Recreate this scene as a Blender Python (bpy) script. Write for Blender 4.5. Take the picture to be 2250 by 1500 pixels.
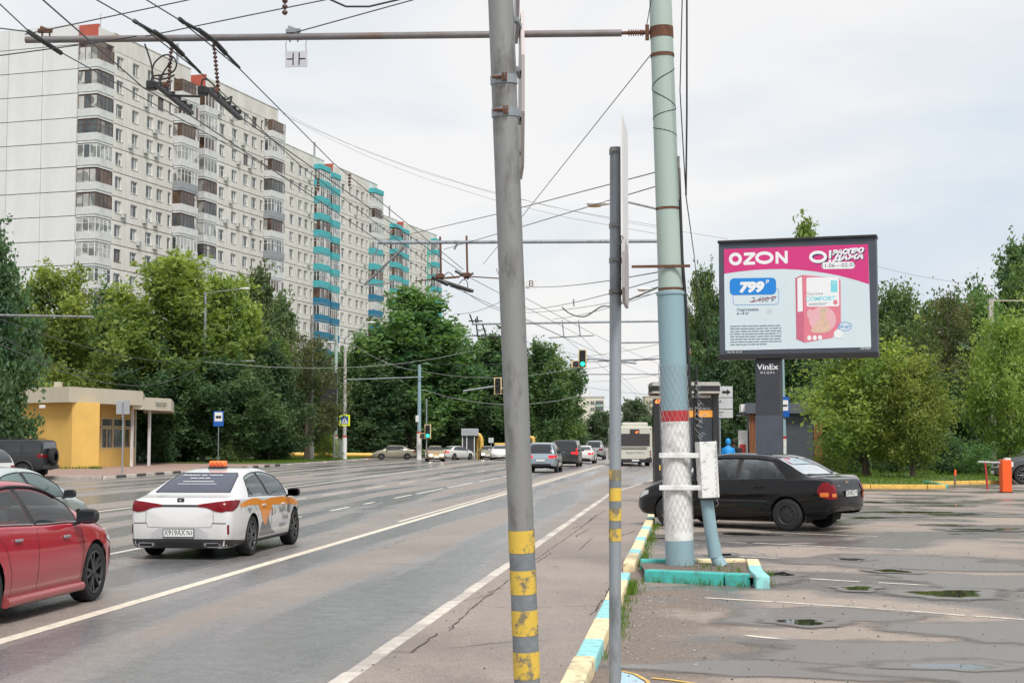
import bpy, bmesh, math, random
from mathutils import Vector, Matrix, noise as mnoise
from mathutils.bvhtree import BVHTree
R = math.radians
sc = bpy.context.scene
col = sc.collection
for o in list(bpy.data.objects): bpy.data.objects.remove(o)

# ------------------------------------------------------------------ camera
TH, PH, FPX, CAMZ = R(6.6), math.atan(218/3300), 3300.0, 1.7
cd = bpy.data.cameras.new('camera'); cam = bpy.data.objects.new('camera', cd); col.objects.link(cam)
cd.sensor_width = 36; cd.lens = FPX/2250*36; cd.clip_start = .1; cd.clip_end = 6000
cam.location = (0, 0, CAMZ); cam.rotation_euler = (math.pi/2+PH, 0, TH)
sc.camera = cam
# ------------------------------------------------------------------ world / sun / exposure
SUN_EL, SUN_AZ = R(52), R(152)          # azimuth from +Y towards +X
w = bpy.data.worlds.new('World'); sc.world = w; w.use_nodes = True
nt = w.node_tree; nt.nodes.clear(); N = nt.nodes; LK = nt.links
sky = N.new('ShaderNodeTexSky'); sky.sky_type = 'NISHITA'; sky.sun_disc = False
sky.sun_elevation = SUN_EL; sky.sun_rotation = SUN_AZ; sky.dust_density = 2.5; sky.air_density = 1.0
tc = N.new('ShaderNodeTexCoord')
mp = N.new('ShaderNodeMapping'); mp.inputs['Scale'].default_value = (1, 1, 3.2); mp.inputs['Location'].default_value = (.35, 0, .2); LK.new(tc.outputs['Generated'], mp.inputs[0])
nz = N.new('ShaderNodeTexNoise'); nz.inputs['Scale'].default_value = 2.3; nz.inputs['Detail'].default_value = 5; nz.inputs['Roughness'].default_value = .5
nz.inputs['Distortion'].default_value = .5
LK.new(mp.outputs[0], nz.inputs[0])
rp = N.new('ShaderNodeValToRGB'); rp.color_ramp.elements[0].position = .35; rp.color_ramp.elements[1].position = .55
rp.color_ramp.elements[0].color = (.70, .785, .87, 1); rp.color_ramp.elements[1].color = (.955, .945, .94, 1)
LK.new(nz.outputs[0], rp.inputs[0])
m1 = N.new('ShaderNodeMix'); m1.data_type = 'RGBA'; m1.blend_type = 'MIX'; m1.inputs[0].default_value = .9
sk = N.new('ShaderNodeMix'); sk.data_type = 'RGBA'; sk.blend_type = 'MULTIPLY'; sk.inputs[0].default_value = 1
LK.new(sky.outputs[0], sk.inputs[6]); sk.inputs[7].default_value = (.1, .1, .1, 1)
cl = N.new('ShaderNodeMix'); cl.data_type = 'RGBA'; cl.blend_type = 'MULTIPLY'; cl.inputs[0].default_value = 1
LK.new(rp.outputs[0], cl.inputs[6]); cl.inputs[7].default_value = (.745, .74, .735, 1)
LK.new(sk.outputs[2], m1.inputs[6]); LK.new(cl.outputs[2], m1.inputs[7])
bg = N.new('ShaderNodeBackground'); bg.inputs[1].default_value = 1.0
LK.new(m1.outputs[2], bg.inputs[0])
wo = N.new('ShaderNodeOutputWorld'); LK.new(bg.outputs[0], wo.inputs[0])
sd = bpy.data.lights.new('sun', 'SUN'); so = bpy.data.objects.new('sun', sd); col.objects.link(so)
sd.energy = 2.4; sd.angle = R(16); sd.color = (1, .96, .9)
sdir = Vector((math.sin(SUN_AZ)*math.cos(SUN_EL), math.cos(SUN_AZ)*math.cos(SUN_EL), math.sin(SUN_EL)))
so.rotation_euler = sdir.to_track_quat('Z', 'Y').to_euler(); so.location = sdir*100
vs = sc.view_settings; vs.view_transform = 'Standard'; vs.look = 'None'; vs.exposure = 0.47; vs.gamma = 1; vs.use_curve_mapping = False

# ------------------------------------------------------------------ pixel helpers (pixel of the 2250x1500 photo -> direction)
_fw = Vector((-math.sin(TH)*math.cos(PH), math.cos(TH)*math.cos(PH), math.sin(PH)))
_rt = Vector((math.cos(TH), math.sin(TH), 0)); _up = _rt.cross(_fw); _C = Vector((0, 0, CAMZ))
def ray(x, y): return _fw+_rt*((x-1125)/FPX)-_up*((y-750)/FPX)
def G(x, y, z=0.0):
    r = ray(x, y); return _C+r*((z-CAMZ)/r.z)
def D(x, y, d): return _C+ray(x, y)*d
def VX(x, y, X):
    r = ray(x, y); return _C+r*(X/r.x)
def VYp(x, y, Y):
    r = ray(x, y); return _C+r*(Y/r.y)

# ------------------------------------------------------------------ materials
MATS = {}
def nodes(m):
    m.use_nodes = True; t = m.node_tree; return t, t.nodes, t.links, t.nodes['Principled BSDF']
def mat(name, c, rough=.6, metal=0., var=.12, scale=4., bump=0., coat=0., emit=None, es=0., spec=.5, dirt=None, stretch=(1, 1, 1), r0=.3, r1=.7):
    if name in MATS: return MATS[name]
    m = bpy.data.materials.new(name); MATS[name] = m
    t, n, l, b = nodes(m)
    b.inputs['Roughness'].default_value = rough; b.inputs['Metallic'].default_value = metal
    b.inputs['Coat Weight'].default_value = coat; b.inputs['Coat Roughness'].default_value = .04
    b.inputs['Specular IOR Level'].default_value = spec
    tcd = n.new('ShaderNodeTexCoord'); mpp = n.new('ShaderNodeMapping'); mpp.inputs['Scale'].default_value = stretch
    l.new(tcd.outputs['Object'], mpp.inputs[0])
    nz = n.new('ShaderNodeTexNoise'); nz.inputs['Scale'].default_value = scale; nz.inputs['Detail'].default_value = 6
    nz.inputs['Roughness'].default_value = .62
    l.new(mpp.outputs[0], nz.inputs[0])
    r = n.new('ShaderNodeValToRGB'); l.new(nz.outputs[0], r.inputs[0])
    r.color_ramp.elements[0].position = r0; r.color_ramp.elements[1].position = r1
    lo = dirt if dirt else [x*(1-var) for x in c]
    r.color_ramp.elements[0].color = (*lo, 1); r.color_ramp.elements[1].color = (*[min(1, x*(1+var*.6)) for x in c], 1)
    l.new(r.outputs[0], b.inputs['Base Color'])
    if bump:
        bp = n.new('ShaderNodeBump'); bp.inputs['Strength'].default_value = bump; bp.inputs['Distance'].default_value = .01
        n2 = n.new('ShaderNodeTexNoise'); n2.inputs['Scale'].default_value = scale*9; n2.inputs['Detail'].default_value = 3
        l.new(mpp.outputs[0], n2.inputs[0]); l.new(n2.outputs[0], bp.inputs['Height']); l.new(bp.outputs[0], b.inputs['Normal'])
    if emit:
        b.inputs['Emission Color'].default_value = (*emit, 1); b.inputs['Emission Strength'].default_value = es
    return m
def mixrgb(n, l, f, a, b, bt='MIX'):
    x = n.new('ShaderNodeMix'); x.data_type = 'RGBA'; x.blend_type = bt
    for i, v in ((0, f), (6, a), (7, b)):
        if isinstance(v, (int, float)): x.inputs[i].default_value = v
        elif isinstance(v, tuple): x.inputs[i].default_value = (*v, 1) if len(v) == 3 else v
        else: l.new(v, x.inputs[i])
    return x.outputs[2]
def noise(n, l, vec, scale, detail=5, rough=.6, dist=0):
    z = n.new('ShaderNodeTexNoise'); z.inputs['Scale'].default_value = scale; z.inputs['Detail'].default_value = detail
    z.inputs['Roughness'].default_value = rough; z.inputs['Distortion'].default_value = dist; l.new(vec, z.inputs[0]); return z.outputs[0]
def ramp(n, l, v, p0, p1, c0=(0, 0, 0), c1=(1, 1, 1)):
    r = n.new('ShaderNodeValToRGB'); l.new(v, r.inputs[0]); e = r.color_ramp.elements
    e[0].position = p0; e[1].position = p1; e[0].color = (*c0, 1); e[1].color = (*c1, 1); return r.outputs[0]
def mapping(n, l, s=(1, 1, 1), loc=(0, 0, 0), rot=(0, 0, 0), src='Object'):
    t = n.new('ShaderNodeTexCoord'); m = n.new('ShaderNodeMapping'); m.inputs['Scale'].default_value = s
    m.inputs['Location'].default_value = loc; m.inputs['Rotation'].default_value = rot; l.new(t.outputs[src], m.inputs[0]); return m.outputs[0]
def math_(n, l, op, a, b=None, clamp=False):
    x = n.new('ShaderNodeMath'); x.operation = op; x.use_clamp = clamp
    for i, v in ((0, a), (1, b)):
        if v is None: continue
        if isinstance(v, (int, float)): x.inputs[i].default_value = v
        else: l.new(v, x.inputs[i])
    return x.outputs[0]
def asphalt(name, dry, damp, wetlo, wethi, wscale, wstretch, rdry=.62, rwet=.22, pud=None, rot=0, wloc=(0, 0, 0), crack=.5, lanes=False, spec=.5, soil=None):
    m = bpy.data.materials.new(name); MATS[name] = m
    t, n, l, b = nodes(m)
    v = mapping(n, l); vw = mapping(n, l, wstretch, wloc, (0, 0, rot))
    big = noise(n, l, v, .35, 4); fine = noise(n, l, v, 55, 3, .7); med = noise(n, l, v, 5, 6)
    wet = noise(n, l, vw, wscale, 5, .5, .35)
    if lanes:    # worn wheel paths run along the road
        sx = n.new('ShaderNodeSeparateXYZ'); l.new(v, sx.inputs[0])
        s = math_(n, l, 'SINE', math_(n, l, 'MULTIPLY', math_(n, l, 'ADD', sx.outputs[0], .35), 2*math.pi/1.95))
        wet = math_(n, l, 'ADD', wet, math_(n, l, 'MULTIPLY', s, .085))
    wf = ramp(n, l, wet, wetlo, wethi)
    c = mixrgb(n, l, wf, dry, damp)
    c = mixrgb(n, l, .55, c, mixrgb(n, l, 1.0, c, ramp(n, l, big, .3, .7, (.72, .70, .68), (1.12, 1.1, 1.08)), 'MULTIPLY'))
    c = mixrgb(n, l, .6, c, mixrgb(n, l, 1.0, c, ramp(n, l, med, .3, .72, (.8, .79, .78), (1.12, 1.12, 1.12)), 'MULTIPLY'))
    c = mixrgb(n, l, .8, c, mixrgb(n, l, 1.0, c, ramp(n, l, fine, .35, .66, (.55, .55, .55), (1.4, 1.4, 1.4)), 'MULTIPLY'))
    coarse = noise(n, l, v, 16, 4, .75)
    c = mixrgb(n, l, .5, c, mixrgb(n, l, 1.0, c, ramp(n, l, coarse, .35, .66, (.72, .72, .72), (1.26, 1.26, 1.26)), 'MULTIPLY'))
    c = mixrgb(n, l, ramp(n, l, noise(n, l, v, 38, 2, .5), .70, .74), c, (.46, .43, .40))
    vor = n.new('ShaderNodeTexVoronoi'); vor.feature = 'DISTANCE_TO_EDGE'; vor.inputs['Scale'].default_value = .22
    vd = n.new('ShaderNodeVectorMath'); vd.operation = 'ADD'
    dn = n.new('ShaderNodeTexNoise'); dn.inputs['Scale'].default_value = .9; dn.inputs['Detail'].default_value = 6; l.new(v, dn.inputs[0])
    l.new(v, vd.inputs[0]); l.new(dn.outputs['Color'], vd.inputs[1]); l.new(vd.outputs[0], vor.inputs['Vector'])
    ck = ramp(n, l, vor.outputs['Distance'], .0015, .006, (crack, crack, crack), (1, 1, 1))
    gate = ramp(n, l, noise(n, l, v, .3, 2), .5, .56)
    c = mixrgb(n, l, gate, c, mixrgb(n, l, 1., c, ck, 'MULTIPLY'))
    ro = ramp(n, l, wet, wetlo, wethi, (rdry,)*3, (rwet,)*3)
    ro = mixrgb(n, l, .35, ro, mixrgb(n, l, 1., ro, ramp(n, l, med, .3, .7, (.55,)*3, (1.4,)*3), 'MULTIPLY'))
    if soil:     # gritty earth washed over the surface along the kerb
        sx = n.new('ShaderNodeSeparateXYZ'); l.new(v, sx.inputs[0])
        fx = math_(n, l, 'MULTIPLY', math_(n, l, 'SUBTRACT', .45, sx.outputs[0]), .55)
        fy = math_(n, l, 'MULTIPLY', math_(n, l, 'SUBTRACT', sx.outputs[1], 17.5), .12)
        fy = math_(n, l, 'MAXIMUM', fy, 0.0)
        sf = math_(n, l, 'SUBTRACT', math_(n, l, 'ADD', fx, math_(n, l, 'MULTIPLY', math_(n, l, 'SUBTRACT', noise(n, l, v, 1.1, 8, .65), .45), 2.6)), fy)
        sf = ramp(n, l, sf, .05, .5)
        sc_ = mixrgb(n, l, ramp(n, l, noise(n, l, v, 26, 5, .7), .35, .65), (.10, .078, .064), (.26, .205, .168))
        c = mixrgb(n, l, sf, c, sc_); ro = mixrgb(n, l, sf, ro, (.8, .8, .8))
    bstr = .5
    if pud:
        pf = ramp(n, l, wet, pud, pud+.012)
        c = mixrgb(n, l, pf, c, (.022, .022, .02)); ro = mixrgb(n, l, pf, ro, (.02, .02, .02))
        bstr = math_(n, l, 'MULTIPLY', math_(n, l, 'SUBTRACT', 1.0, pf), .5)
    l.new(c, b.inputs['Base Color']); l.new(ro, b.inputs['Roughness']); b.inputs['Specular IOR Level'].default_value = spec
    bp = n.new('ShaderNodeBump'); bp.inputs['Distance'].default_value = .006
    if isinstance(bstr, float): bp.inputs['Strength'].default_value = bstr
    else: l.new(bstr, bp.inputs['Strength'])
    l.new(fine, bp.inputs['Height']); l.new(bp.outputs[0], b.inputs['Normal'])
    return m
def glass_mat(name, tint=(.55, .62, .62), dark=.5, rough=.02):
    """car / shelter glass: partly see-through, with a sharp fresnel reflection"""
    m = bpy.data.materials.new(name); MATS[name] = m; m.use_nodes = True
    t = m.node_tree; n = t.nodes; l = t.links; n.clear()
    tr = n.new('ShaderNodeBsdfTransparent'); tr.inputs[0].default_value = (*[x*(1-dark) for x in tint], 1)
    gl = n.new('ShaderNodeBsdfGlossy'); gl.inputs['Roughness'].default_value = rough; gl.inputs[0].default_value = (.9, .95, .97, 1)
    fr = n.new('ShaderNodeFresnel'); fr.inputs[0].default_value = 1.42
    v = mapping(n, l); nn = noise(n, l, v, 2.0, 2)
    bp = n.new('ShaderNodeBump'); bp.inputs['Strength'].default_value = .02; l.new(nn, bp.inputs['Height']); l.new(bp.outputs[0], gl.inputs['Normal'])
    mx = n.new('ShaderNodeMixShader'); l.new(fr.outputs[0], mx.inputs[0]); l.new(tr.outputs[0], mx.inputs[1]); l.new(gl.outputs[0], mx.inputs[2])
    o = n.new('ShaderNodeOutputMaterial'); l.new(mx.outputs[0], o.inputs[0]); return m
def leaf_mat(name, c1, c2, trans=.35):
    m = bpy.data.materials.new(name); MATS[name] = m; m.use_nodes = True
    t = m.node_tree; n = t.nodes; l = t.links; n.clear()
    at = n.new('ShaderNodeAttribute'); at.attribute_name = 'tint'
    oi = n.new('ShaderNodeObjectInfo')
    c = mixrgb(n, l, at.outputs['Fac'], c1, c2)
    hv = n.new('ShaderNodeHueSaturation'); l.new(c, hv.inputs['Color'])
    l.new(math_(n, l, 'ADD', math_(n, l, 'MULTIPLY', oi.outputs['Random'], .03), .485), hv.inputs['Hue'])
    l.new(math_(n, l, 'ADD', math_(n, l, 'MULTIPLY', oi.outputs['Random'], .3), .85), hv.inputs['Value'])
    d = n.new('ShaderNodeBsdfPrincipled'); l.new(hv.outputs[0], d.inputs['Base Color']); d.inputs['Roughness'].default_value = .5
    d.inputs['Specular IOR Level'].default_value = .3
    tr = n.new('ShaderNodeBsdfTranslucent'); l.new(mixrgb(n, l, 1., hv.outputs[0], (1.25, 1.3, .5), 'MULTIPLY'), tr.inputs[0])
    mx = n.new('ShaderNodeMixShader'); mx.inputs[0].default_value = trans; l.new(d.outputs[0], mx.inputs[1]); l.new(tr.outputs[0], mx.inputs[2])
    o = n.new('ShaderNodeOutputMaterial'); l.new(mx.outputs[0], o.inputs[0]); return m

# ------------------------------------------------------------------ mesh builder
class MB:
    def __init__(s): s.v = []; s.f = []; s.m = []; s.mi = 0; s.sm = []; s.smooth = False
    def add(s, vs, fs):
        b = len(s.v); s.v += [tuple(x) for x in vs]
        for f in fs: s.f.append([i+b for i in f]); s.m.append(s.mi); s.sm.append(s.smooth)
        return s
    def box(s, c, d, rz=0, M=None):
        x, y, z = d[0]/2, d[1]/2, d[2]/2
        vs = [Vector((i*x, j*y, k*z)) for k in (-1, 1) for j in (-1, 1) for i in (-1, 1)]
        if rz: r = Matrix.Rotation(rz, 3, 'Z'); vs = [r @ p for p in vs]
        if M is not None: vs = [M @ p for p in vs]
        c = Vector(c)
        return s.add([p+c for p in vs], [(0, 2, 3, 1), (4, 5, 7, 6), (0, 1, 5, 4), (2, 6, 7, 3), (0, 4, 6, 2), (1, 3, 7, 5)])
    def bbox(s, a, b): return s.box([(i+j)/2 for i, j in zip(a, b)], [abs(j-i) for i, j in zip(a, b)])
    def rbox(s, c, d, bev=.03, M=None):
        """box with chamfered edges"""
        bm = bmesh.new(); bmesh.ops.create_cube(bm, size=1)
        for v in bm.verts: v.co = Vector((v.co.x*d[0], v.co.y*d[1], v.co.z*d[2]))
        bmesh.ops.bevel(bm, geom=bm.edges[:], offset=min(bev, min(d)*.45), segments=2, affect='EDGES', profile=.6)
        c = Vector(c); vs = [((M @ v.co) if M is not None else v.co)+c for v in bm.verts]; bm.verts.index_update()
        s.add(vs, [[v.index for v in f.verts] for f in bm.faces]); bm.free(); return s
    def pod(s, c, d, n=12):
        """rounded pod (superellipsoid), for mirror housings"""
        c = Vector(c); vs = []; f = lambda t: math.copysign(abs(t)**.72, t)
        for i in range(n+1):
            u = -math.pi/2+math.pi*i/n
            for k in range(2*n):
                v = math.pi*k/n; vs.append(c+Vector((f(math.cos(u))*f(math.cos(v))*d[0]/2, f(math.cos(u))*f(math.sin(v))*d[1]/2, f(math.sin(u))*d[2]/2)))
        return s.add(vs, [(i*2*n+k, i*2*n+(k+1) % (2*n), (i+1)*2*n+(k+1) % (2*n), (i+1)*2*n+k) for i in range(n) for k in range(2*n)])
    def tube(s, pts, r, n=8, cap=True):
        pts = [Vector(p) for p in pts]; rs = r if isinstance(r, (list, tuple)) else [r]*len(pts)
        rings = []; ref = None
        for i, p in enumerate(pts):
            t = (pts[min(i+1, len(pts)-1)]-pts[max(i-1, 0)])
            if t.length < 1e-9: t = Vector((0, 0, 1))
            t.normalize()
            if ref is None: ref = Vector((1, 0, 0)) if abs(t.x) < .9 else Vector((0, 1, 0))
            a = (ref-t*ref.dot(t)); a.normalize(); bb = t.cross(a); ref = a
            rings.append([p+(a*math.cos(2*math.pi*k/n)+bb*math.sin(2*math.pi*k/n))*rs[i] for k in range(n)])
        fs = []
        for i in range(len(pts)-1):
            for k in range(n): fs.append((i*n+k, i*n+(k+1) % n, (i+1)*n+(k+1) % n, (i+1)*n+k))
        o = s.smooth; s.smooth = True; b = len(s.v); s.add([p for r_ in rings for p in r_], fs); s.smooth = o
        if cap: s.smooth = False; s.add(rings[0], [list(reversed(range(n)))]); s.add(rings[-1], [list(range(n))]); s.smooth = o
        return s
    def cyl(s, p0, p1, r0, r1=None, n=12): return s.tube([p0, p1], [r0, r0 if r1 is None else r1], n)
    def lathe(s, prof, n=24, axis='Z', c=(0, 0, 0)):
        vs = []
        for (r, z) in prof:
            for k in range(n):
                a = 2*math.pi*k/n; p = (r*math.cos(a), r*math.sin(a), z)
                if axis == 'Y': p = (p[0], p[2], p[1])
                if axis == 'X': p = (p[2], p[0], p[1])
                vs.append(Vector(p)+Vector(c))
        fs = []
        for i in range(len(prof)-1):
            for k in range(n): fs.append((i*n+k, i*n+(k+1) % n, (i+1)*n+(k+1) % n, (i+1)*n+k))
        o = s.smooth; s.smooth = True; s.add(vs, fs); s.smooth = o; return s
    def prism(s, poly, z0, z1, M=None):
        n = len(poly); vs = [Vector((p[0], p[1], z0)) for p in poly]+[Vector((p[0], p[1], z1)) for p in poly]
        if M is not None: vs = [M @ v for v in vs]
        return s.add(vs, [list(reversed(range(n))), list(range(n, 2*n))]+[(i, (i+1) % n, (i+1) % n+n, i+n) for i in range(n)])
    def sheet(s, poly, z): return s.add([(p[0], p[1], z) for p in poly], [list(range(len(poly)))])
    def mesh(s, name, mats):
        me = bpy.data.meshes.new(name); me.from_pydata(s.v, [], s.f)
        for m in (mats if isinstance(mats, (list, tuple)) else [mats]): me.materials.append(m)
        me.polygons.foreach_set('material_index', s.m); me.polygons.foreach_set('use_smooth', s.sm); me.update(); return me
    def build(s, name, mats, parent=None, loc=None, rz=0):
        return link(name, s.mesh(name, mats), parent, loc, rz)
def link(name, me, parent=None, loc=None, rz=0):
    o = bpy.data.objects.new(name, me); col.objects.link(o)
    if parent is not None: o.parent = parent
    if loc is not None: o.location = loc
    if rz: o.rotation_euler = (0, 0, rz)
    return o
def tag(o, label=None, cat=None, group=None, kind=None):
    if label: o['label'] = label
    if cat: o['category'] = cat
    if group: o['group'] = group
    if kind: o['kind'] = kind
    return o
def thing(name, label, cat, loc=(0, 0, 0), rz=0, group=None):
    o = bpy.data.objects.new(name, None); col.objects.link(o); o.location = loc; o.rotation_euler = (0, 0, rz)
    o.empty_display_size = .2
    return tag(o, label, cat, group)
def copy_tree(o, parent=None):
    c = o.copy(); col.objects.link(c)
    if parent is not None: c.parent = parent
    for ch in list(o.children): copy_tree(ch, c)
    return c
def struct(name, mb, m, parent=None):
    o = mb.build(name, m, parent)
    if parent is None: o['kind'] = 'structure'
    return o
_txt = {}
def text(name, body, size, m, parent, M, align='CENTER', ext=0.0, sx=1.0, shear=0.0, bold=0.0):
    key = (body, size, align, ext, shear, bold)
    if key not in _txt:
        c = bpy.data.curves.new('t', 'FONT'); c.body = body; c.size = size; c.align_x = align; c.align_y = 'CENTER'; c.extrude = ext; c.shear = shear
        c.offset = bold; c.resolution_u = 3
        o = bpy.data.objects.new('t', c); col.objects.link(o)
        dg = bpy.context.evaluated_depsgraph_get(); me = bpy.data.meshes.new_from_object(o.evaluated_get(dg)); bpy.data.objects.remove(o)
        _txt[key] = me
    me = _txt[key].copy(); me.materials.clear(); me.materials.append(m)
    me.transform(M @ Matrix.Diagonal((sx, 1, 1, 1)))
    return link(name, me, parent)
def frame(o, x, z):
    """matrix whose local X/Y plane is spanned by world vectors x (right) and z (up), at origin o"""
    x = Vector(x).normalized(); z = Vector(z).normalized(); nrm = x.cross(z)
    return Matrix(((x.x, z.x, nrm.x, o[0]), (x.y, z.y, nrm.y, o[1]), (x.z, z.z, nrm.z, o[2]), (0, 0, 0, 1)))
def interp(tab, x):
    if x <= tab[0][0]: return tab[0][1]
    for (a, b), (c, d) in zip(tab, tab[1:]):
        if x <= c: return b+(d-b)*(x-a)/(c-a) if c > a else d
    return tab[-1][1]
def sinterp(tab, x):
    """smooth (monotone-ish catmull) interpolation"""
    n = len(tab)
    if x <= tab[0][0]: return tab[0][1]
    if x >= tab[-1][0]: return tab[-1][1]
    for i in range(n-1):
        if x <= tab[i+1][0]: break
    x0, y0 = tab[i]; x1, y1 = tab[i+1]; h = x1-x0; t = (x-x0)/h
    def slope(k):
        if k == 0: return (tab[1][1]-tab[0][1])/(tab[1][0]-tab[0][0])
        if k == n-1: return (tab[-1][1]-tab[-2][1])/(tab[-1][0]-tab[-2][0])
        a = (tab[k][1]-tab[k-1][1])/(tab[k][0]-tab[k-1][0]); b = (tab[k+1][1]-tab[k][1])/(tab[k+1][0]-tab[k][0])
        return 0 if a*b <= 0 else 2*a*b/(a+b)
    m0, m1_ = slope(i), slope(i+1)
    return (2*t**3-3*t*t+1)*y0+(t**3-2*t*t+t)*h*m0+(-2*t**3+3*t*t)*y1+(t**3-t*t)*h*m1_
rnd = random.Random(7)
# ================================================================== SETTING
RZ = -0.15
M_road = asphalt('road_asphalt', (.27, .232, .205), (.185, .188, .20), .42, .56, .5, (1.1, .07, 1), .6, .2, lanes=True, crack=.35, spec=.9)
M_lot = asphalt('lot_asphalt', (.33, .275, .235), (.14, .124, .115), .445, .52, .34, (1, 1, 1), .72, .25, pud=.665, soil=True, spec=.65, wloc=(3.1, 7.7, 0), crack=.45)
M_pave = asphalt('pavement_asphalt', (.305, .258, .23), (.215, .183, .165), .56, .68, .6, (1, .5, 1), .7, .35, crack=.25)
M_dirt = mat('dirt', (.17, .135, .105), .9, var=.35, scale=3, bump=.6)
M_grass = mat('grass_ground', (.085, .135, .03), .85, var=.4, scale=2.2, bump=.8)
M_paint = mat('white_road_paint', (.74, .70, .63), .6, var=.22, scale=7)
M_ypaint = mat('cream_road_paint', (.74, .67, .55), .6, var=.2, scale=7, dirt=(.50, .45, .38))
M_conc = mat('concrete', (.42, .40, .37), .8, var=.25, scale=5, bump=.3)
M_brickpave = mat('paver_red', (.33, .225, .185), .8, var=.25, scale=6)
struct('ground', MB().sheet([(-1500, -300), (1500, -300), (1500, 3000), (-1500, 3000)], -.26), M_grass)
road = struct('road', MB().sheet([(-200, -40), (-2.4, -40), (-2.4, 50), (-1.6, 62), (-1.0, 75), (-1.0, 900), (-62, 900), (-31.2, 169), (-200, 175), (-200, 142), (-33, 145), (-30.7, 143), (-28.05, 69.9), (-200, 66)], RZ), M_road)
lot = struct('parking_lot', MB().sheet([(-.72, -40), (45, -40), (45, 64), (9.4, 62), (9.25, 55.2), (-.72, 55.2)], 0), M_lot)
plaza = struct('plaza', MB().sheet([(-.72, 55.2), (4.2, 55.2), (4.2, 150), (-.98, 150), (-.98, 75), (-.72, 60)], -.004), M_pave)
pave = struct('pavement', MB().sheet([(-2.38, -40), (-.83, -40), (-.83, 60), (-.98, 75), (-1.58, 62), (-2.38, 50)], 0), M_pave)
# ---- lane markings, each a sheet 4 mm above the road
def line(name, pts, wd, m, parent, z):
    mb = MB()
    for a, b in zip(pts, pts[1:]):
        a = Vector((a[0], a[1], 0)); b = Vector((b[0], b[1], 0)); d = (b-a); n_ = Vector((-d.y, d.x, 0)).normalized()*wd/2
        mb.add([(a+n_).to_tuple()[:2]+(z,), (b+n_).to_tuple()[:2]+(z,), (b-n_).to_tuple()[:2]+(z,), (a-n_).to_tuple()[:2]+(z,)], [(0, 3, 2, 1)])
    return mb.build(name, m, parent)
zl = RZ+.004
line('lane_line', [(-6.32, -20), (-6.3, 30), (-6.2, 140)], .17, M_ypaint, road, zl)
line('lane_line', [(-6.55, 34), (-6.5, 140)], .11, M_ypaint, road, zl)
line('lane_line', [(-15.2, 30), (-15.65, 60), (-16.9, 98), (-18, 145)], .15, M_ypaint, road, zl)
line('lane_line', [(-23.3, 80), (-24.3, 112), (-25.2, 142)], .13, M_paint, road, zl)
for y0, y1 in ((8.5, 10.5), (14.5, 16.8), (18.9, 20.6), (22.8, 25.6), (28.6, 30.6), (31.5, 33.2), (35.0, 36.1), (39.2, 41.4), (43.4, 44.8), (48, 51), (52, 58), (59, 66), (68, 75), (77, 84), (86, 93), (96, 104), (107, 120)):
    line('lane_dash', [(-9.38, y0), (-9.38, y1)], .12, M_paint, road, zl)
for y0, y1 in ((15, 19), (27, 31), (40, 43), (46.5, 48), (50.3, 54.6), (57, 61), (64, 68), (71, 75), (79, 83), (88, 92), (97, 101)):
    line('lane_dash', [(-12.3, y0), (-12.3, y1)], .11, M_paint, road, zl)
for y0, y1 in ((70, 74), (82, 86), (94, 98), (106, 110)):
    line('lane_dash', [(-20.1-y0*.01, y0), (-20.1-y1*.01, y1)], .11, M_paint, road, zl)
# ---- kerbs
_kb = {}
KW = .15
def stone(name, L_, wd, h, m, parent, a, rz):
    key = (round(L_, 2), wd, h, m.name)
    if key not in _kb:
        mb = MB(); mb.rbox((L_/2, 0, -h/2), (L_-.02, wd, h), .02); _kb[key] = mb.mesh(name, m)
    return link(name, _kb[key], parent, a, rz)
def kerb(pts, z, seg, mats, parent, wd=KW, h=.3, name='kerb_stone'):
    i = 0
    for a, b in zip(pts, pts[1:]):
        a = Vector((*a, z)); b = Vector((*b, z)); d = b-a; L_ = d.length; u = d/L_; t = 0
        while t < L_-.05:
            s_ = seg[i % len(seg)] if isinstance(seg, (list, tuple)) else seg
            s_ = min(s_, L_-t); j = rnd.uniform(-.008, .008)
            stone(name, s_, wd, h, mats[i % len(mats)], parent, a+u*t+Vector((-u.y, u.x, 0))*j+Vector((0, 0, rnd.uniform(-.006, .004))), math.atan2(u.y, u.x)); t += s_; i += 1
M_kw = mat('kerb_white_worn', (.60, .55, .49), .8, var=.2, scale=6, dirt=(.44, .40, .36), bump=.3)
M_kg = mat('kerb_grey', (.46, .42, .38), .85, var=.25, scale=6, bump=.3)
M_kd = mat('kerb_black', (.07, .07, .07), .8, var=.3, scale=6)
M_ky = mat('kerb_cream_paint', (.80, .67, .40), .6, var=.1, scale=9, dirt=(.42, .35, .25), bump=.4, r0=.34, r1=.52)
M_kt = mat('kerb_turquoise_paint', (.27, .62, .62), .55, var=.12, scale=9, dirt=(.22, .38, .38), bump=.4, r0=.34, r1=.52)
M_kt2 = mat('kerb_teal_paint', (.06, .42, .38), .5, var=.12, scale=7, dirt=(.07, .25, .23), bump=.4, r0=.34, r1=.52)
M_kyy = mat('kerb_yellow_paint', (.80, .50, .10), .6, var=.12, scale=6, dirt=(.55, .34, .09), bump=.3)
kerb([(-2.455, 4), (-2.455, 50)], .002, 1.0, [M_kw, M_kw, M_kg, M_kw, M_kg], pave)
kerb([(-2.455, 50), (-1.66, 62), (-1.06, 75), (-1.06, 112)], .0, 1.0, [M_kw, M_kg, M_kg], pave)
kerb([(-28.0, 70.2), (-28.95, 90), (-29.6, 108)], .0, 1.6, [M_kw, M_kd, M_kw, M_kd, M_kg, M_kd], pave)
kerb([(-47.9, 70.2), (-28.1, 70.2)], .0, 1.6, [M_kg], pave)
kerb([(-29.6, 108), (-30.62, 143), (-33, 145.2), (-60, 143.3)], .0, 1.6, [M_kg, M_kw, M_kg, M_kg], pave)
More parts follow.
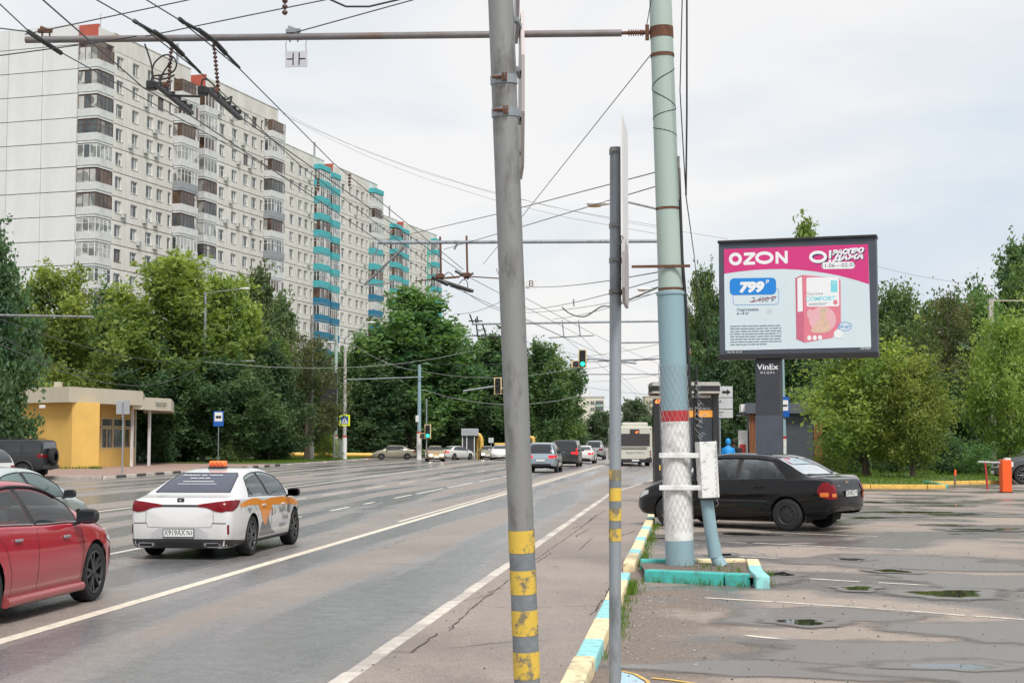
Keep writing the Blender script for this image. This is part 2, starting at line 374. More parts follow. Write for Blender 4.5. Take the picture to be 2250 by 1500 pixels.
kerb([(-31.3, 169.1), (-34, 200)], .0, 2.0, [M_kg], pave)
lk = (-.755)
kerb([(lk, 6.0), (lk, 18.35)], .115, [5.25, 1.0, 1.4, 1.6, 2.1, 1.0], [M_ky, M_kt, M_ky, M_kt, M_ky, M_kt], lot, .16)
kerb([(lk, 19.75), (lk, 55)], .115, [1.75, .85, 2.0, .9, 2.1, 1.0, 2.4, 1.2], [M_ky, M_kt], lot, .16)
# ---- parking bay lines on the lot
def pxline(a, b, wd, m, parent, z=.004):
    p, q = G(*a, z), G(*b, z); return line('bay_line', [p[:2], q[:2]], wd, m, parent, z)
M_bay = mat('bay_paint_worn', (.68, .63, .56), .65, var=.3, scale=8, dirt=(.40, .36, .32))
for a, b in (((1640, 1395), (1820, 1413)), ((1825, 1413.5), (1985, 1430)), ((2000, 1422), (2068, 1430)), ((1548, 1312), (1700, 1321)), ((1704, 1321), (1965, 1339)), ((1985, 1340.5), (2120, 1351)), ((2135, 1352), (2250, 1360)),
             ((1740, 1268), (1890, 1277)), ((1930, 1279), (2100, 1288)), ((2110, 1289), (2235, 1296)), ((1585, 1219), (1800, 1231)), ((1805, 1231), (2050, 1241)), ((1580, 1190), (1640, 1192)), ((1655, 1192), (1900, 1204)), ((1905, 1204), (2020, 1208)),
             ((1570, 1164), (1930, 1178)), ((1840, 1155), (1985, 1161)), ((2190, 1440), (2250, 1447)), ((2070, 1243), (2140, 1246)), ((2160, 1247), (2210, 1249))):
    pxline(a, b, .085, M_bay, lot)
mb = MB(); pts = [G(x, y, .004)[:2] for x, y in ((1366, 1475), (1392, 1482), (1415, 1496), (1430, 1530), (1360, 1540))]; mb.sheet(list(reversed(pts)), .004)
mb.build('painted_symbol', mat('blue_ground_paint', (.23, .45, .62), .6, var=.4, scale=12, dirt=(.5, .52, .52)), lot)
line('painted_symbol_edge', [G(x, y, .006)[:2] for x, y in ((1366, 1473), (1395, 1479), (1422, 1494), (1436, 1520))], .03, M_kyy, lot, .006)
line('painted_symbol_edge', [G(x, y, .006)[:2] for x, y in ((1432, 1488), (1480, 1493), (1545, 1503))], .045, M_kyy, lot, .006)
# dirt strip by the kerb and soil in the island, as real thin patches with ragged outline
def blob(name, poly_px, z, m, parent=None, jit=.05, sub=6):
    P = [G(x, y, z) for x, y in poly_px]; out = []
    for a, b in zip(P, P[1:]+P[:1]):
        for k in range(sub): out.append(a.lerp(b, k/sub)+Vector((rnd.uniform(-jit, jit), rnd.uniform(-jit, jit), 0)))
    mb = MB(); mb.sheet([(p.x, p.y) for p in out][::-1], z); return mb.build(name, m, parent)
M_soil = mat('damp_gritty_soil', (.175, .135, .112), .8, var=.35, scale=9, bump=.8, dirt=(.085, .065, .055))
def wet_mat(name, water):
    """film of water: fades out at its ragged rim, mirror-like where deep"""
    m = bpy.data.materials.new(name); m.use_nodes = True; t = m.node_tree; n = t.nodes; l = t.links; b = n['Principled BSDF']
    at = n.new('ShaderNodeAttribute'); at.attribute_name = 'depth'; v = mapping(n, l)
    d = math_(n, l, 'ADD', at.outputs['Fac'], math_(n, l, 'MULTIPLY', math_(n, l, 'SUBTRACT', noise(n, l, v, 2.2, 6, .6), .5), .55))
    fine = noise(n, l, v, 55, 3, .7)
    al = ramp(n, l, d, .10, .34)
    damp = mixrgb(n, l, ramp(n, l, fine, .35, .65), (.10, .089, .081), (.21, .187, .172))
    wf = ramp(n, l, d, water, water+.07)
    l.new(mixrgb(n, l, wf, damp, (.03, .03, .027)), b.inputs['Base Color'])
    l.new(mixrgb(n, l, wf, (.3, .3, .3), (.025, .025, .025)), b.inputs['Roughness']); b.inputs['Specular IOR Level'].default_value = .95
    bp = n.new('ShaderNodeBump'); bp.inputs['Distance'].default_value = .006; l.new(math_(n, l, 'MULTIPLY', math_(n, l, 'SUBTRACT', 1., wf), .4), bp.inputs['Strength']); l.new(fine, bp.inputs['Height']); l.new(bp.outputs[0], b.inputs['Normal'])
    tr = n.new('ShaderNodeBsdfTransparent'); mx = n.new('ShaderNodeMixShader'); l.new(al, mx.inputs[0]); l.new(tr.outputs[0], mx.inputs[1]); l.new(b.outputs[0], mx.inputs[2]); l.new(mx.outputs[0], n['Material Output'].inputs[0]); return m
M_water = wet_mat('puddle_water', .52); M_damp = wet_mat('damp_asphalt', 1.6)
_pz = [.0045]
def puddle(px, rx, ry, lab, sd_, m=None, grow=1.75):
    _pz[0] += .0004; z = _pz[0]; c = G(*px, z); r_ = random.Random(sd_); n_ = 44; ph = [r_.uniform(0, 6.28) for _ in range(4)]; rings = 8
    vs = [(0, 0, 0)]; dep = [1.0]; fs = []
    for k in range(1, rings+1):
        for q in range(n_):
            a = 2*math.pi*q/n_; w_ = 1+.18*math.sin(2*a+ph[0])+.14*math.sin(3*a+ph[1])+.09*math.sin(5*a+ph[2])+.05*math.sin(9*a+ph[3]); t = k/rings*grow*w_
            vs.append((math.cos(a)*rx*t, math.sin(a)*ry*t, 0)); dep.append(1-k/rings)
    fs += [(0, 1+q, 1+(q+1) % n_) for q in range(n_)]
    for k in range(rings-1): fs += [(1+k*n_+q, 1+(k+1)*n_+q, 1+(k+1)*n_+(q+1) % n_, 1+k*n_+(q+1) % n_) for q in range(n_)]
    me = bpy.data.meshes.new('puddle'); me.from_pydata(vs, [], fs); me.materials.append(m or M_water); at = me.attributes.new('depth', 'FLOAT', 'POINT'); at.data.foreach_set('value', dep); me.update()
    o = link('puddle' if m is None else 'damp_patch', me, None, (c.x, c.y, z)); o['kind'] = 'structure'; return o
for px, rx, ry, sd_ in (((2060, 1440), 1.35, .9, 31), ((1790, 1352), .75, .75, 32), ((1990, 1235), 1.5, 1.1, 33), ((1700, 1470), .9, .35, 34), ((2200, 1480), .9, .6, 35), ((1640, 1270), .5, .8, 36), ((2150, 1275), 1.0, .8, 37), ((1650, 1180), 1.3, 1.0, 38), ((2120, 1130), 2.2, 1.2, 39), ((2230, 1390), .8, .8, 40)):
    puddle(px, rx, ry, '', sd_, M_damp, 1.5)
puddle((2085, 1303), .42, .55, '', 1); puddle((1885, 1291), .22, .3, '', 2); puddle((1715, 1260), .17, .4, '', 3)
puddle((1870, 1228), .2, .35, '', 4); puddle((1590, 1218), .16, .3, '', 14); puddle((2090, 1462), .35, .2, '', 18); puddle((1760, 1365), .3, .25, '', 19)
puddle((2000, 1125), 1.9, .6, '', 5); puddle((2090, 1130), .9, .5, '', 15); puddle((2080, 1110), .7, .4, '', 6); puddle((2010, 1103), .75, .45, '', 7); puddle((1915, 1102), .5, .5, '', 17)
puddle((2080, 1152), .35, .3, '', 8); puddle((2150, 1163), .6, .35, '', 9); puddle((1640, 1173), .6, .5, '', 10); puddle((1960, 1253), .25, .3, '', 11)
M_crack = mat('crack_dirt', (.075, .06, .05), .9, var=.4, scale=20)
def crack(pts, wd, parent, z):
    P = [G(x, y, z) for x, y in pts]; mb = MB(); Q = []
    for a, b in zip(P, P[1:]):
        n_ = max(2, int((b-a).length/.12))
        for k in range(n_): Q.append(a.lerp(b, k/n_)+Vector((rnd.gauss(0, .010), rnd.gauss(0, .010), 0)))
    Q.append(P[-1])
    for a, b in zip(Q, Q[1:]):
        d = (b-a); n_ = Vector((-d.y, d.x, 0)).normalized(); w0, w1 = wd*rnd.uniform(.1, .75), wd*rnd.uniform(.1, .75)
        mb.add([a+n_*w0/2, b+n_*w1/2, b-n_*w1/2, a-n_*w0/2], [(3, 2, 1, 0)])
    mb.build('crack', M_crack, parent)
for pts, wd in (([(985, 1385), (1045, 1328), (1118, 1273)], .03), ([(1180, 1234), (1212, 1212)], .025), ([(1265, 1178), (1295, 1160)], .03), ([(1272, 1207), (1300, 1182)], .025), ([(1258, 1160), (1285, 1152), (1310, 1130)], .03), ([(1205, 1226), (1330, 1222)], .02),
                ([(1085, 1333), (1330, 1330)], .02), ([(1355, 1180), (1395, 1165)], .03), ([(1300, 1350), (1335, 1300), (1338, 1290)], .03), ([(1262, 1500), (1285, 1440), (1318, 1370), (1333, 1325)], .045), ([(1120, 1270), (1330, 1120)], .02), ([(860, 1430), (905, 1432), (960, 1390)], .03), ([(1340, 1070), (1420, 1064)], .03), ([(1350, 1048), (1392, 1046)], .05)):
    crack(pts, wd, pave, .0045)
crack([(780, 1237), (860, 1239), (1000, 1238), (1095, 1236)], .025, road, RZ+.0035); crack([(880, 1056), (960, 1046), (1060, 1034)], .05, road, RZ+.0035)
# pebbles, leaves and grit lying about (uncountable)
def grit(name, label, n_, region, smin, smax, m, seed):
    r_ = random.Random(seed); mb = MB()
    for _ in range(n_):
        x, y, z = region(r_); s_ = r_.uniform(smin, smax)*(.4+.6*r_.random()); a = r_.uniform(0, 6.28); c_, d_ = math.cos(a)*s_, math.sin(a)*s_
        mb.add([(x-c_, y-d_, z+.001), (x+d_*.7, y-c_*.7, z+.001), (x+c_, y+d_, z+.001), (x-d_*.7, y+c_*.7, z+.001), (x, y, z+s_*.7)], [(0, 1, 4), (1, 2, 4), (2, 3, 4), (3, 0, 4)])
    return tag(mb.build(name, m), label, 'grit', None, 'stuff')
grit('grit', 'dark grit and fallen bits scattered over the lot', 900, lambda r_: (r_.uniform(-.6, 5.5), 9+16*r_.random()**1.4, .005), .006, .02, M_crack, 1)
grit('grit', 'pale gravel bits near the painted kerb', 420, lambda r_: (-.6+abs(r_.gauss(0, .8)), 9+14*r_.random(), .006), .006, .018, M_conc, 2)
grit('grit', 'small dark bits along the pavement edge', 200, lambda r_: (r_.choice((-.95, -2.2, r_.uniform(-2.3, -.9)))+r_.gauss(0, .08), 9+22*r_.random(), .004), .005, .016, M_crack, 3)
# ---- left brick footway + verges
fw_l = struct('footway', MB().sheet([(-28.1, 70.3), (-29.65, 108), (-38, 110), (-48, 112), (-48, 70.3)], .0), M_brickpave)
struct('grass_verge', MB().sheet([(-29.72, 108), (-30.72, 143), (-33, 145), (-120, 140), (-120, 112.5), (-48, 112), (-38, 110)], .03), M_grass)
struct('grass_verge', MB().sheet([(-31.4, 169.2), (-62, 880), (-400, 880), (-400, 175)], .03), M_grass)
gv = struct('grass_verge', MB().sheet([(4.2, 57.5), (5.6, 55.35), (9.15, 55.35), (9.3, 62.1), (60, 66), (60, 300), (4.2, 300)], .08), M_grass)
struct('grass_verge', MB().sheet([(-1.1, 150.5), (4.1, 150.5), (4.1, 300), (60, 301), (60, 800), (-1.1, 800)], .04), M_grass)
kerb([(4.25, 57.4), (5.55, 55.28), (9.2, 55.28)], .14, [1.0, 2.0], [M_kyy], gv, .17)
kerb([(9.22, 55.4), (9.25, 60.3)], .14, [4.9], [M_kt2], gv, .17)
kerb([(9.3, 60.3), (13.2, 62.3)], .13, [2.0, 1.6, 1.0], [M_kyy, M_kyy, M_ky], gv, .17)
kerb([(13.4, 62.4), (40, 64.8)], .12, [1.4, 2.2], [M_kt, M_kt, M_ky, M_kt, M_kyy], gv, .17)
# ---- kerbed island round the tall pole
isl = thing('kerbed_island', 'low kerbed earth island with teal front edge under the tall green pole', 'kerb', (0, 19, 0))
ip = [Vector((-.50, 18.45)), Vector((.82, 17.95)), Vector((.86, 20.25)), Vector((-.62, 20.05))]
def istone(a, b, m, wd=.16, z=.145):
    d = b-a; st = stone('kerb_stone', round(d.length, 2), wd, .3, m, isl, Vector((a.x, a.y-19, z)), math.atan2(d.y, d.x)); return st
istone(ip[0], ip[0].lerp(ip[1], .72), M_kt2); istone(ip[0].lerp(ip[1], .725), ip[1]+Vector((-.09, .03)), M_kt2)
istone(ip[1]+Vector((.05, -.25)), ip[1].lerp(ip[2], .28), M_kt); istone(ip[1].lerp(ip[2], .285), ip[1].lerp(ip[2], .55), M_kt); istone(ip[1].lerp(ip[2], .555), ip[2], M_ky)
istone(ip[2]+Vector((-.09, 0)), ip[2].lerp(ip[3], .5), M_ky); istone(ip[2].lerp(ip[3], .505), ip[3], M_kt2)
mb = MB(); mb.sheet([(p.x, p.y-19) for p in ip], .10); mb.build('soil', M_soil, isl)
# ================================================================== APARTMENT BLOCKS
M_panel = mat('panel_cream', (.68, .672, .655), .85, var=.10, scale=.5, bump=.15, dirt=(.54, .51, .47), stretch=(1, 1, .35))
M_gable = mat('panel_cool_white', (.70, .71, .73), .8, var=.06, scale=.35, dirt=(.60, .60, .61), stretch=(1, 1, .3))
M_joint = mat('panel_joint', (.22, .20, .19), .9, var=.2)
M_red = mat('roof_red_plaster', (.45, .10, .07), .8, var=.2, scale=1)
M_wf = mat('window_frame_white', (.74, .75, .75), .4, var=.06)
M_wfd = mat('window_frame_brown', (.13, .075, .05), .5, var=.2)
def winglass(name, c1, c2, sc_):
    m = bpy.data.materials.new(name); t, n, l, b = nodes(m)
    v = mapping(n, l); oi = n.new('ShaderNodeObjectInfo')
    ad = n.new('ShaderNodeVectorMath'); ad.operation = 'ADD'; l.new(v, ad.inputs[0]); l.new(oi.outputs['Location'], ad.inputs[1])
    vo = n.new('ShaderNodeTexVoronoi'); vo.inputs['Scale'].default_value = sc_; l.new(ad.outputs[0], vo.inputs[0])
    sp = n.new('ShaderNodeSeparateColor'); l.new(vo.outputs['Color'], sp.inputs[0])
    l.new(mixrgb(n, l, sp.outputs[0], c1, c2), b.inputs['Base Color'])
    b.inputs['Roughness'].default_value = .08; b.inputs['Coat Weight'].default_value = .3; return m
M_wg = winglass('window_glass_dark', (.03, .04, .045), (.10, .115, .12), .9)
M_wl = winglass('window_curtained', (.12, .125, .12), (.55, .55, .53), 1.1)
M_wb = winglass('window_brown_dim', (.035, .02, .016), (.12, .075, .05), .9)
M_lw = mat('loggia_white', (.68, .69, .70), .7, var=.12, scale=1.2, dirt=(.50, .50, .50))
M_lg = mat('loggia_grey', (.30, .32, .35), .7, var=.15, scale=1)
M_lb = mat('loggia_beige', (.46, .42, .33), .7, var=.1)
M_lt = mat('loggia_turquoise', (.07, .43, .47), .7, var=.12, scale=1, dirt=(.05, .33, .37))
M_lbl = mat('loggia_blue', (.018, .17, .30), .7, var=.15, scale=1)
M_lgreen = mat('facade_green', (.10, .46, .36), .8, var=.12, scale=1)
M_ac = mat('air_conditioner', (.55, .55, .53), .6, var=.1)
FH, F0, NF = 2.8, 1.8, 16
ROOF = 48.6
WIN = (4.6, 8.0, 11.3, 13.7)
PANELS = ((3.2, 6.1), (6.1, 16.75))
NARROW = 16.0
def wall_panel(s0, s1, wins, t=.3):
    mb = MB(); g = .055; z1 = FH-.10
    xs = [s0+g]; 
    for (c, wd) in wins: xs += [c-wd/2, c+wd/2]
    xs.append(s1-g)
    zs = [0, .85, 2.3, z1]
    for i in range(len(xs)-1):
        for k in range(3):
            if i % 2 == 1 and k == 1: continue
            a, b, c, d = (xs[i], zs[k]), (xs[i+1], zs[k]), (xs[i+1], zs[k+1]), (xs[i], zs[k+1])
            mb.add([(p[0], 0, p[1]) for p in (a, b, c, d)], [(0, 1, 2, 3)])
    for (c, wd) in wins:
        x0, x1 = c-wd/2, c+wd/2
        for p, q in (((x0, .85), (x1, .85)), ((x1, .85), (x1, 2.3)), ((x1, 2.3), (x0, 2.3)), ((x0, 2.3), (x0, .85))):
            mb.add([(p[0], 0, p[1]), (p[0], t, p[1]), (q[0], t, q[1]), (q[0], 0, q[1])], [(0, 1, 2, 3)])
    x0, x1 = s0+g, s1-g
    for p, q in (((x0, 0), (x0, z1)), ((x0, z1), (x1, z1)), ((x1, z1), (x1, 0)), ((x1, 0), (x0, 0))):
        mb.add([(p[0], 0, p[1]), (p[0], t, p[1]), (q[0], t, q[1]), (q[0], 0, q[1])], [(0, 1, 2, 3)])
    return mb
def window_mesh(wd, h, kind):
    mb = MB(); y = .14; f = .07
    mb.mi = 0
    mb.bbox((-wd/2, y, 0), (-wd/2+f, y+.06, h)); mb.bbox((wd/2-f, y, 0), (wd/2, y+.06, h)); mb.bbox((-wd/2+f, y, 0), (wd/2-f, y+.06, f)); mb.bbox((-wd/2+f, y, h-f), (wd/2-f, y+.06, h))
    sp = .12 if kind % 2 else -.15
    mb.bbox((sp-.035, y+.002, f), (sp+.035, y+.06, h-f)); mb.bbox((-wd/2-.05, -.06, -.045), (wd/2+.05, .14, -.005))
    if kind == 2: mb.bbox((sp+.035, y+.002, h*.62), (wd/2-f, y+.06, h*.62+.06))
    mb.mi = 1; mb.add([(-wd/2, y+.04, 0), (sp, y+.04, 0), (sp, y+.04, h), (-wd/2, y+.04, h)], [(0, 1, 2, 3)])
    mb.mi = 2 if kind in (1, 3) else 1; mb.add([(sp, y+.04, 0), (wd/2, y+.04, 0), (wd/2, y+.04, h), (sp, y+.04, h)], [(0, 1, 2, 3)])
    return mb
_wm = {}
def get_window(wd, kind):
    k = (wd, kind)
    if k not in _wm: _wm[k] = window_mesh(wd, 1.45, kind).mesh('window', [M_wfd if kind == 4 else M_wf, M_wg, M_wl])
    return _wm[k]
_pm = {}
def get_panel(i):
    if i not in _pm:
        s0, s1 = PANELS[i]; _pm[i] = wall_panel(s0, s1, [(c, 1.42) for c in WIN if s0 < c < s1]+([(NARROW, .75)] if i == 1 else [])).mesh('wall_panel', M_panel)
    return _pm[i]
def balcony_meshes(wd, dep, corner, pm, frame_m, gm, nm, flare=.07):
    """parapet mesh and glazing mesh; local s along facade (0..wd), y outward negative, z from the floor"""
    p = MB(); y0, y1 = (0, -dep)
    def ring(z0, z1, o0, o1, side=True):
        a = [(0-o0, y0), (0-o0, y1-o0), (wd+o0, y1-o0), (wd+o0, y0)]; b = [(0-o1, y0), (0-o1, y1-o1), (wd+o1, y1-o1), (wd+o1, y0)]
        p.add([(x, y, z0) for x, y in a]+[(x, y, z1) for x, y in b], [(0, 1, 5, 4), (1, 2, 6, 5), (2, 3, 7, 6)])
    p.add([(0, y0, -.12), (0, y1, -.12), (wd, y1, -.12), (wd, y0, -.12)], [(0, 3, 2, 1)])
    ring(-.12, .05, .0, .0); p.mi = 1; ring(.05, .16, .0, .005); p.mi = 0; ring(.16, 1.02, .03, flare); 
    p.add([(-flare, y0, 1.02), (-flare, y1-flare, 1.02), (wd+flare, y1-flare, 1.02), (wd+flare, y0, 1.02)], [(0, 1, 2, 3)])
    g = MB(); z0, z1 = 1.02, 2.56; e = .02
    # corner posts and mullions
    def post(x, y): g.bbox((x-.035, y-.035, z0), (x+.035, y+.035, z1))
    g.mi = 0
    nf = max(2, round(wd/.85)); ns = max(2, round(dep/.8))
    for k in range(nf+1): post(e+(wd-2*e)*k/nf, y1+e)
    for k in range(1, ns+1): post(e, y1+e+(dep-e)*k/ns); post(wd-e, y1+e+(dep-e)*k/ns)
    g.bbox((0, y1, z1-.06), (wd, y0, z1)); 
    if nm % 2: g.bbox((0, y1-.005, z0+.95), (wd, y1+.045, z0+1.0)); g.bbox((-.005, y1, z0+.95), (.045, y0, z0+1.0))
    g.mi = 1
    r_ = random.Random(nm*13+5)
    ks = [1 if r_.random() < .62 else 2 for _ in range(nf+ns*2)]; q = 0
    for k in range(nf):
        g.mi = ks[q]; q += 1; a, b = wd*k/nf, wd*(k+1)/nf; g.add([(a, y1+.025, z0), (b, y1+.025, z0), (b, y1+.025, z1), (a, y1+.025, z1)], [(0, 1, 2, 3)])
    for k in range(ns):
        for xx in (.025, wd-.025):
            g.mi = ks[q]; q += 1; a, b = y1+dep*k/ns, y1+dep*(k+1)/ns; g.add([(xx, b, z0), (xx, a, z0), (xx, a, z1), (xx, b, z1)], [(0, 1, 2, 3)])
    return p.mesh('parapet', [pm, M_lg]), g.mesh('glazing', [frame_m, gm, M_wl])
_bm = {}
def get_balc(kind, ci, vi):
    key = (kind, ci, vi)
    if key not in _bm:
        wd, dep = ((3.3, 2.5), (4.1, 1.15))[kind]
        pmm = (M_lw, M_lg, M_lb, M_lt, M_lbl, M_lw)[ci]
        fm, gm = ((M_wf, M_wg), (M_wfd, M_wg), (M_wf, M_wb), (M_wf, M_wl), (M_wfd, M_wb))[vi]
        _bm[key] = balcony_meshes(wd, dep, kind == 0, pmm, fm, gm, ci*7+vi)
    return _bm[key]
_gp = {}
def block(label, p0, p1, s_off, scheme, seed):
    """slab block of two staggered sections; local x along the facade, y into the building"""
    r_ = random.Random(seed)
    a, b = G(*p0, ROOF), G(*p1, ROOF); d = Vector((b.x-a.x, b.y-a.y)).normalized(); ang = math.atan2(d.y, d.x)
    org = Vector((a.x, a.y))-d*s_off
    # facade is on the right-hand side of the direction of travel (towards the road): local -y must point right
    root = thing('apartment_block', label, 'building', (org.x, org.y, 0), ang)
    core = MB(); DEP = 15.5
    core.bbox((3.25, .31, 0), (20.85, DEP, 47.9)); core.bbox((.06, 2.56, 0), (3.25, DEP, 47.9)); core.bbox((20.85, 2.9, 0), (27.85, DEP, 47.2)); core.bbox((27.85, .31, 0), (45.45, DEP, 47.9)); core.bbox((24.65, 2.56, 0), (27.84, 2.9, 47.9))
    core.build('wall_core', M_joint, root)
    sides = MB(); sides.bbox((45.46, .3, 0), (45.7, DEP, 48)); sides.bbox((20.9, 2.7, 0), (24.6, 2.88, 47.4)); sides.bbox((.3, DEP, 0), (45.4, DEP+.25, 48)); sides.build('rear_wall', M_panel, root)
    par = MB()
    for s in (0, 24.6):
        par.bbox((s+3.26, .02, F0+NF*FH-.02), (s+20.85, .32, ROOF)); par.bbox((s-.02, -.02, F0+NF*FH+.4), (s+3.25, .3, ROOF-.1)); par.bbox((s+3.2, -.05, ROOF), (s+20.9, .5, ROOF+.08))
    par.build('parapet_wall', M_panel, root)
    for s in (0, 24.6): rd = MB(); rd.bbox((s-.03, -.0, F0+NF*FH+.2), (s+.25, 2.5, ROOF+.25)); rd.build('roof_end_wall', M_red, root)
    pent = MB()
    for s in (9, 33): pent = MB(); pent.bbox((s, 6, 47.8), (s+6, 11, 51.0)); pent.build('lift_house', M_panel, root)
    for a_, r0 in (((16, 5), .05), ((5, 3), .04), ((19.5, 1.2), .16)): pent = MB(); pent.cyl((*a_, 47.8), (*a_, 51.6), r0); pent.build('mast' if r0 < .1 else 'vent_pipe', M_lg, root)
    # gable panels: each its own piece with recessed joints
    cols = ((2.52, 7.1), (7.1, 11.7), (11.7, DEP+.25))
    for k in range(-1, NF+1):
        z0 = F0+k*FH; hh = FH if k >= 0 else 0
        if k < 0: z0, hh = 0, F0
        if k == NF: hh = ROOF+.4-z0
        for ci, (y0, y1) in enumerate(cols):
            key = (ci, round(hh, 2))
            if key not in _gp:
                mb = MB(); mb.bbox((-.26, y0+.04, .045), (.055, y1-.04, hh-.045)); _gp[key] = mb.mesh('gable_panel', M_gable)
            link('gable_panel', _gp[key], root, (0, 0, z0))
    for k in range(NF):
        z = F0+k*FH
        for sct in (0, 1):
            s = 24.6*sct
            for i in (0, 1): link('wall_panel', get_panel(i), root, (s, 0, z))
            for c in WIN:
                kd = r_.choice((0, 0, 1, 1, 1, 2, 3, 3, 4 if scheme == 0 and r_.random() < .3 else 1))
                link('window', get_window(1.42, kd), root, (s+c, 0, z+.85))
                if r_.random() < .19: mb = _ac(); link('air_conditioner', mb, root, (s+c+r_.choice((-1.05, .95)), -.36, z+.45))
            link('window', get_window(.75, 0), root, (s+NARROW, 0, z+.85))
            for kind, bx in ((0, 0.0), (1, 16.78)):
                if scheme == 0: ci = r_.choice((0, 0, 0, 0, 5, 1 if kind else 0, 2 if r_.random() < .25 else 0))
                elif scheme == 1:
                    blue = k < 9
                    ci = 4 if blue else 3
                    if sct == 1 and kind == 1: ci = 0 if k > 12 else (4 if k < 10 else 3)
                    if sct == 0 and kind == 0: ci = 0
                else: ci = 3 if (k > 4) else 4
                vi = r_.choice((0, 0, 1, 2, 3, 4)) if scheme == 0 else r_.choice((0, 0, 2, 3, 4))
                pm, gm = get_balc(kind, ci, vi)
                bal = link('balcony', pm, root, (s+bx, 2.5 if kind == 0 else 0, z))
                link('glazing', gm, bal)
            if sct == 1 and scheme == 2 and k > 3:
                mb = _band(); link('painted_strip', mb, root, (s+15.2, -.012, z))
        # roof slab of top loggias
    if scheme:
        for sct in (0, 1):
            for kind, bx in ((0, 0.0), (1, 16.78)):
                wd, dep = ((3.3, 2.5), (4.1, 1.15))[kind]; mb = MB(); y0 = 2.5 if kind == 0 else 0
                mb.bbox((24.6*sct+bx-.1, y0-dep-.1, F0+NF*FH-.1), (24.6*sct+bx+wd+.1, y0, F0+NF*FH+.75)); mb.build('loggia_roof', M_lt, root)
    return root
_c = {}
def _ac():
    if 'ac' not in _c: mb = MB(); mb.bbox((-.4, 0, 0), (.4, .3, .55)); mb.mi = 1; mb.tube([(0, -.01, .28), (0, .0, .28)], .22, 12); _c['ac'] = mb.mesh('air_conditioner', [M_ac, M_lg])
    return _c['ac']
def _band():
    if 'bd' not in _c: mb = MB(); mb.bbox((-.7, 0, 0), (-.02, .01, FH-.06)); mb.bbox((-.02, 0, 0), (1.15, .01, .8)); mb.bbox((-.02, 0, 2.32), (1.15, .01, FH-.06)); _c['bd'] = mb.mesh('painted_strip', M_lgreen)
    return _c['bd']
block('nearest cream panel apartment block with blank white gable and grey white balconies', (217, 57), (597, 235), 0, 0, 3)
block('middle cream panel apartment block with turquoise and blue balcony stacks', (630, 317), (824, 404), 5.9, 1, 5)
block('farthest cream panel apartment block with turquoise balconies and green strips', (840, 472), (952, 514), 12.6, 2, 8)
# ================================================================== TREES
M_bark = mat('bark_grey_brown', (.115, .09, .07), .9, var=.35, scale=6, bump=.8, stretch=(1, 1, .2))
M_birch = mat('bark_birch', (.45, .43, .40), .85, var=.5, scale=3, bump=.3, dirt=(.05, .045, .04), stretch=(1, 1, .6))
LEAF = {'maple': leaf_mat('leaf_maple', (.12, .205, .06), (.34, .43, .11), .45), 'dark': leaf_mat('leaf_dark', (.055, .12, .065), (.145, .23, .105), .42),
        'mid': leaf_mat('leaf_mid', (.07, .15, .068), (.20, .295, .11), .45), 'birch': leaf_mat('leaf_birch', (.09, .14, .07), (.215, .27, .125), .42),
        'yellow': leaf_mat('leaf_yellow_green', (.15, .235, .07), (.38, .44, .13), .5), 'olive': leaf_mat('leaf_olive', (.085, .115, .05), (.21, .235, .11), .4),
        'far': leaf_mat('leaf_far', (.075, .13, .07), (.15, .21, .115), .35)}
def leaf_mesh(pts, size, seed, droop=0., name='crown'):
    """pts: list of (centre, clump radius, tint, count). Every leaf is one bent diamond face."""
    r_ = random.Random(seed); v = []; f = []; tint = []
    for c, cr, tn, cnt in pts:
        for _ in range(cnt):
            d = Vector((r_.gauss(0, .5), r_.gauss(0, .5), r_.gauss(0, .42)))*cr
            p = c+d
            a = Vector((r_.gauss(0, 1), r_.gauss(0, 1), r_.gauss(0, .55)-droop)); a.normalize()
            b = Vector((r_.gauss(0, 1), r_.gauss(0, 1), r_.gauss(0, .5))); b = b-a*a.dot(b)
            if b.length < .05: b = a.orthogonal()
            b.normalize(); s = size*.8*r_.choice((.55, .8, 1., 1.3, 1.7))*r_.uniform(.75, 1.2); nrm = a.cross(b)*(s*.18)
            k = len(v); v += [p-a*s*.55, p+b*s*.34+nrm, p+a*s*.6, p-b*s*.34+nrm]; f += [(k, k+1, k+2), (k, k+2, k+3)]
            t = min(1, max(0, tn+r_.gauss(0, .13))); tint += [t]*4
    me = bpy.data.meshes.new(name); me.from_pydata([tuple(x) for x in v], [], f)
    at = me.attributes.new('tint', 'FLOAT', 'POINT'); at.data.foreach_set('value', tint); me.update(); return me
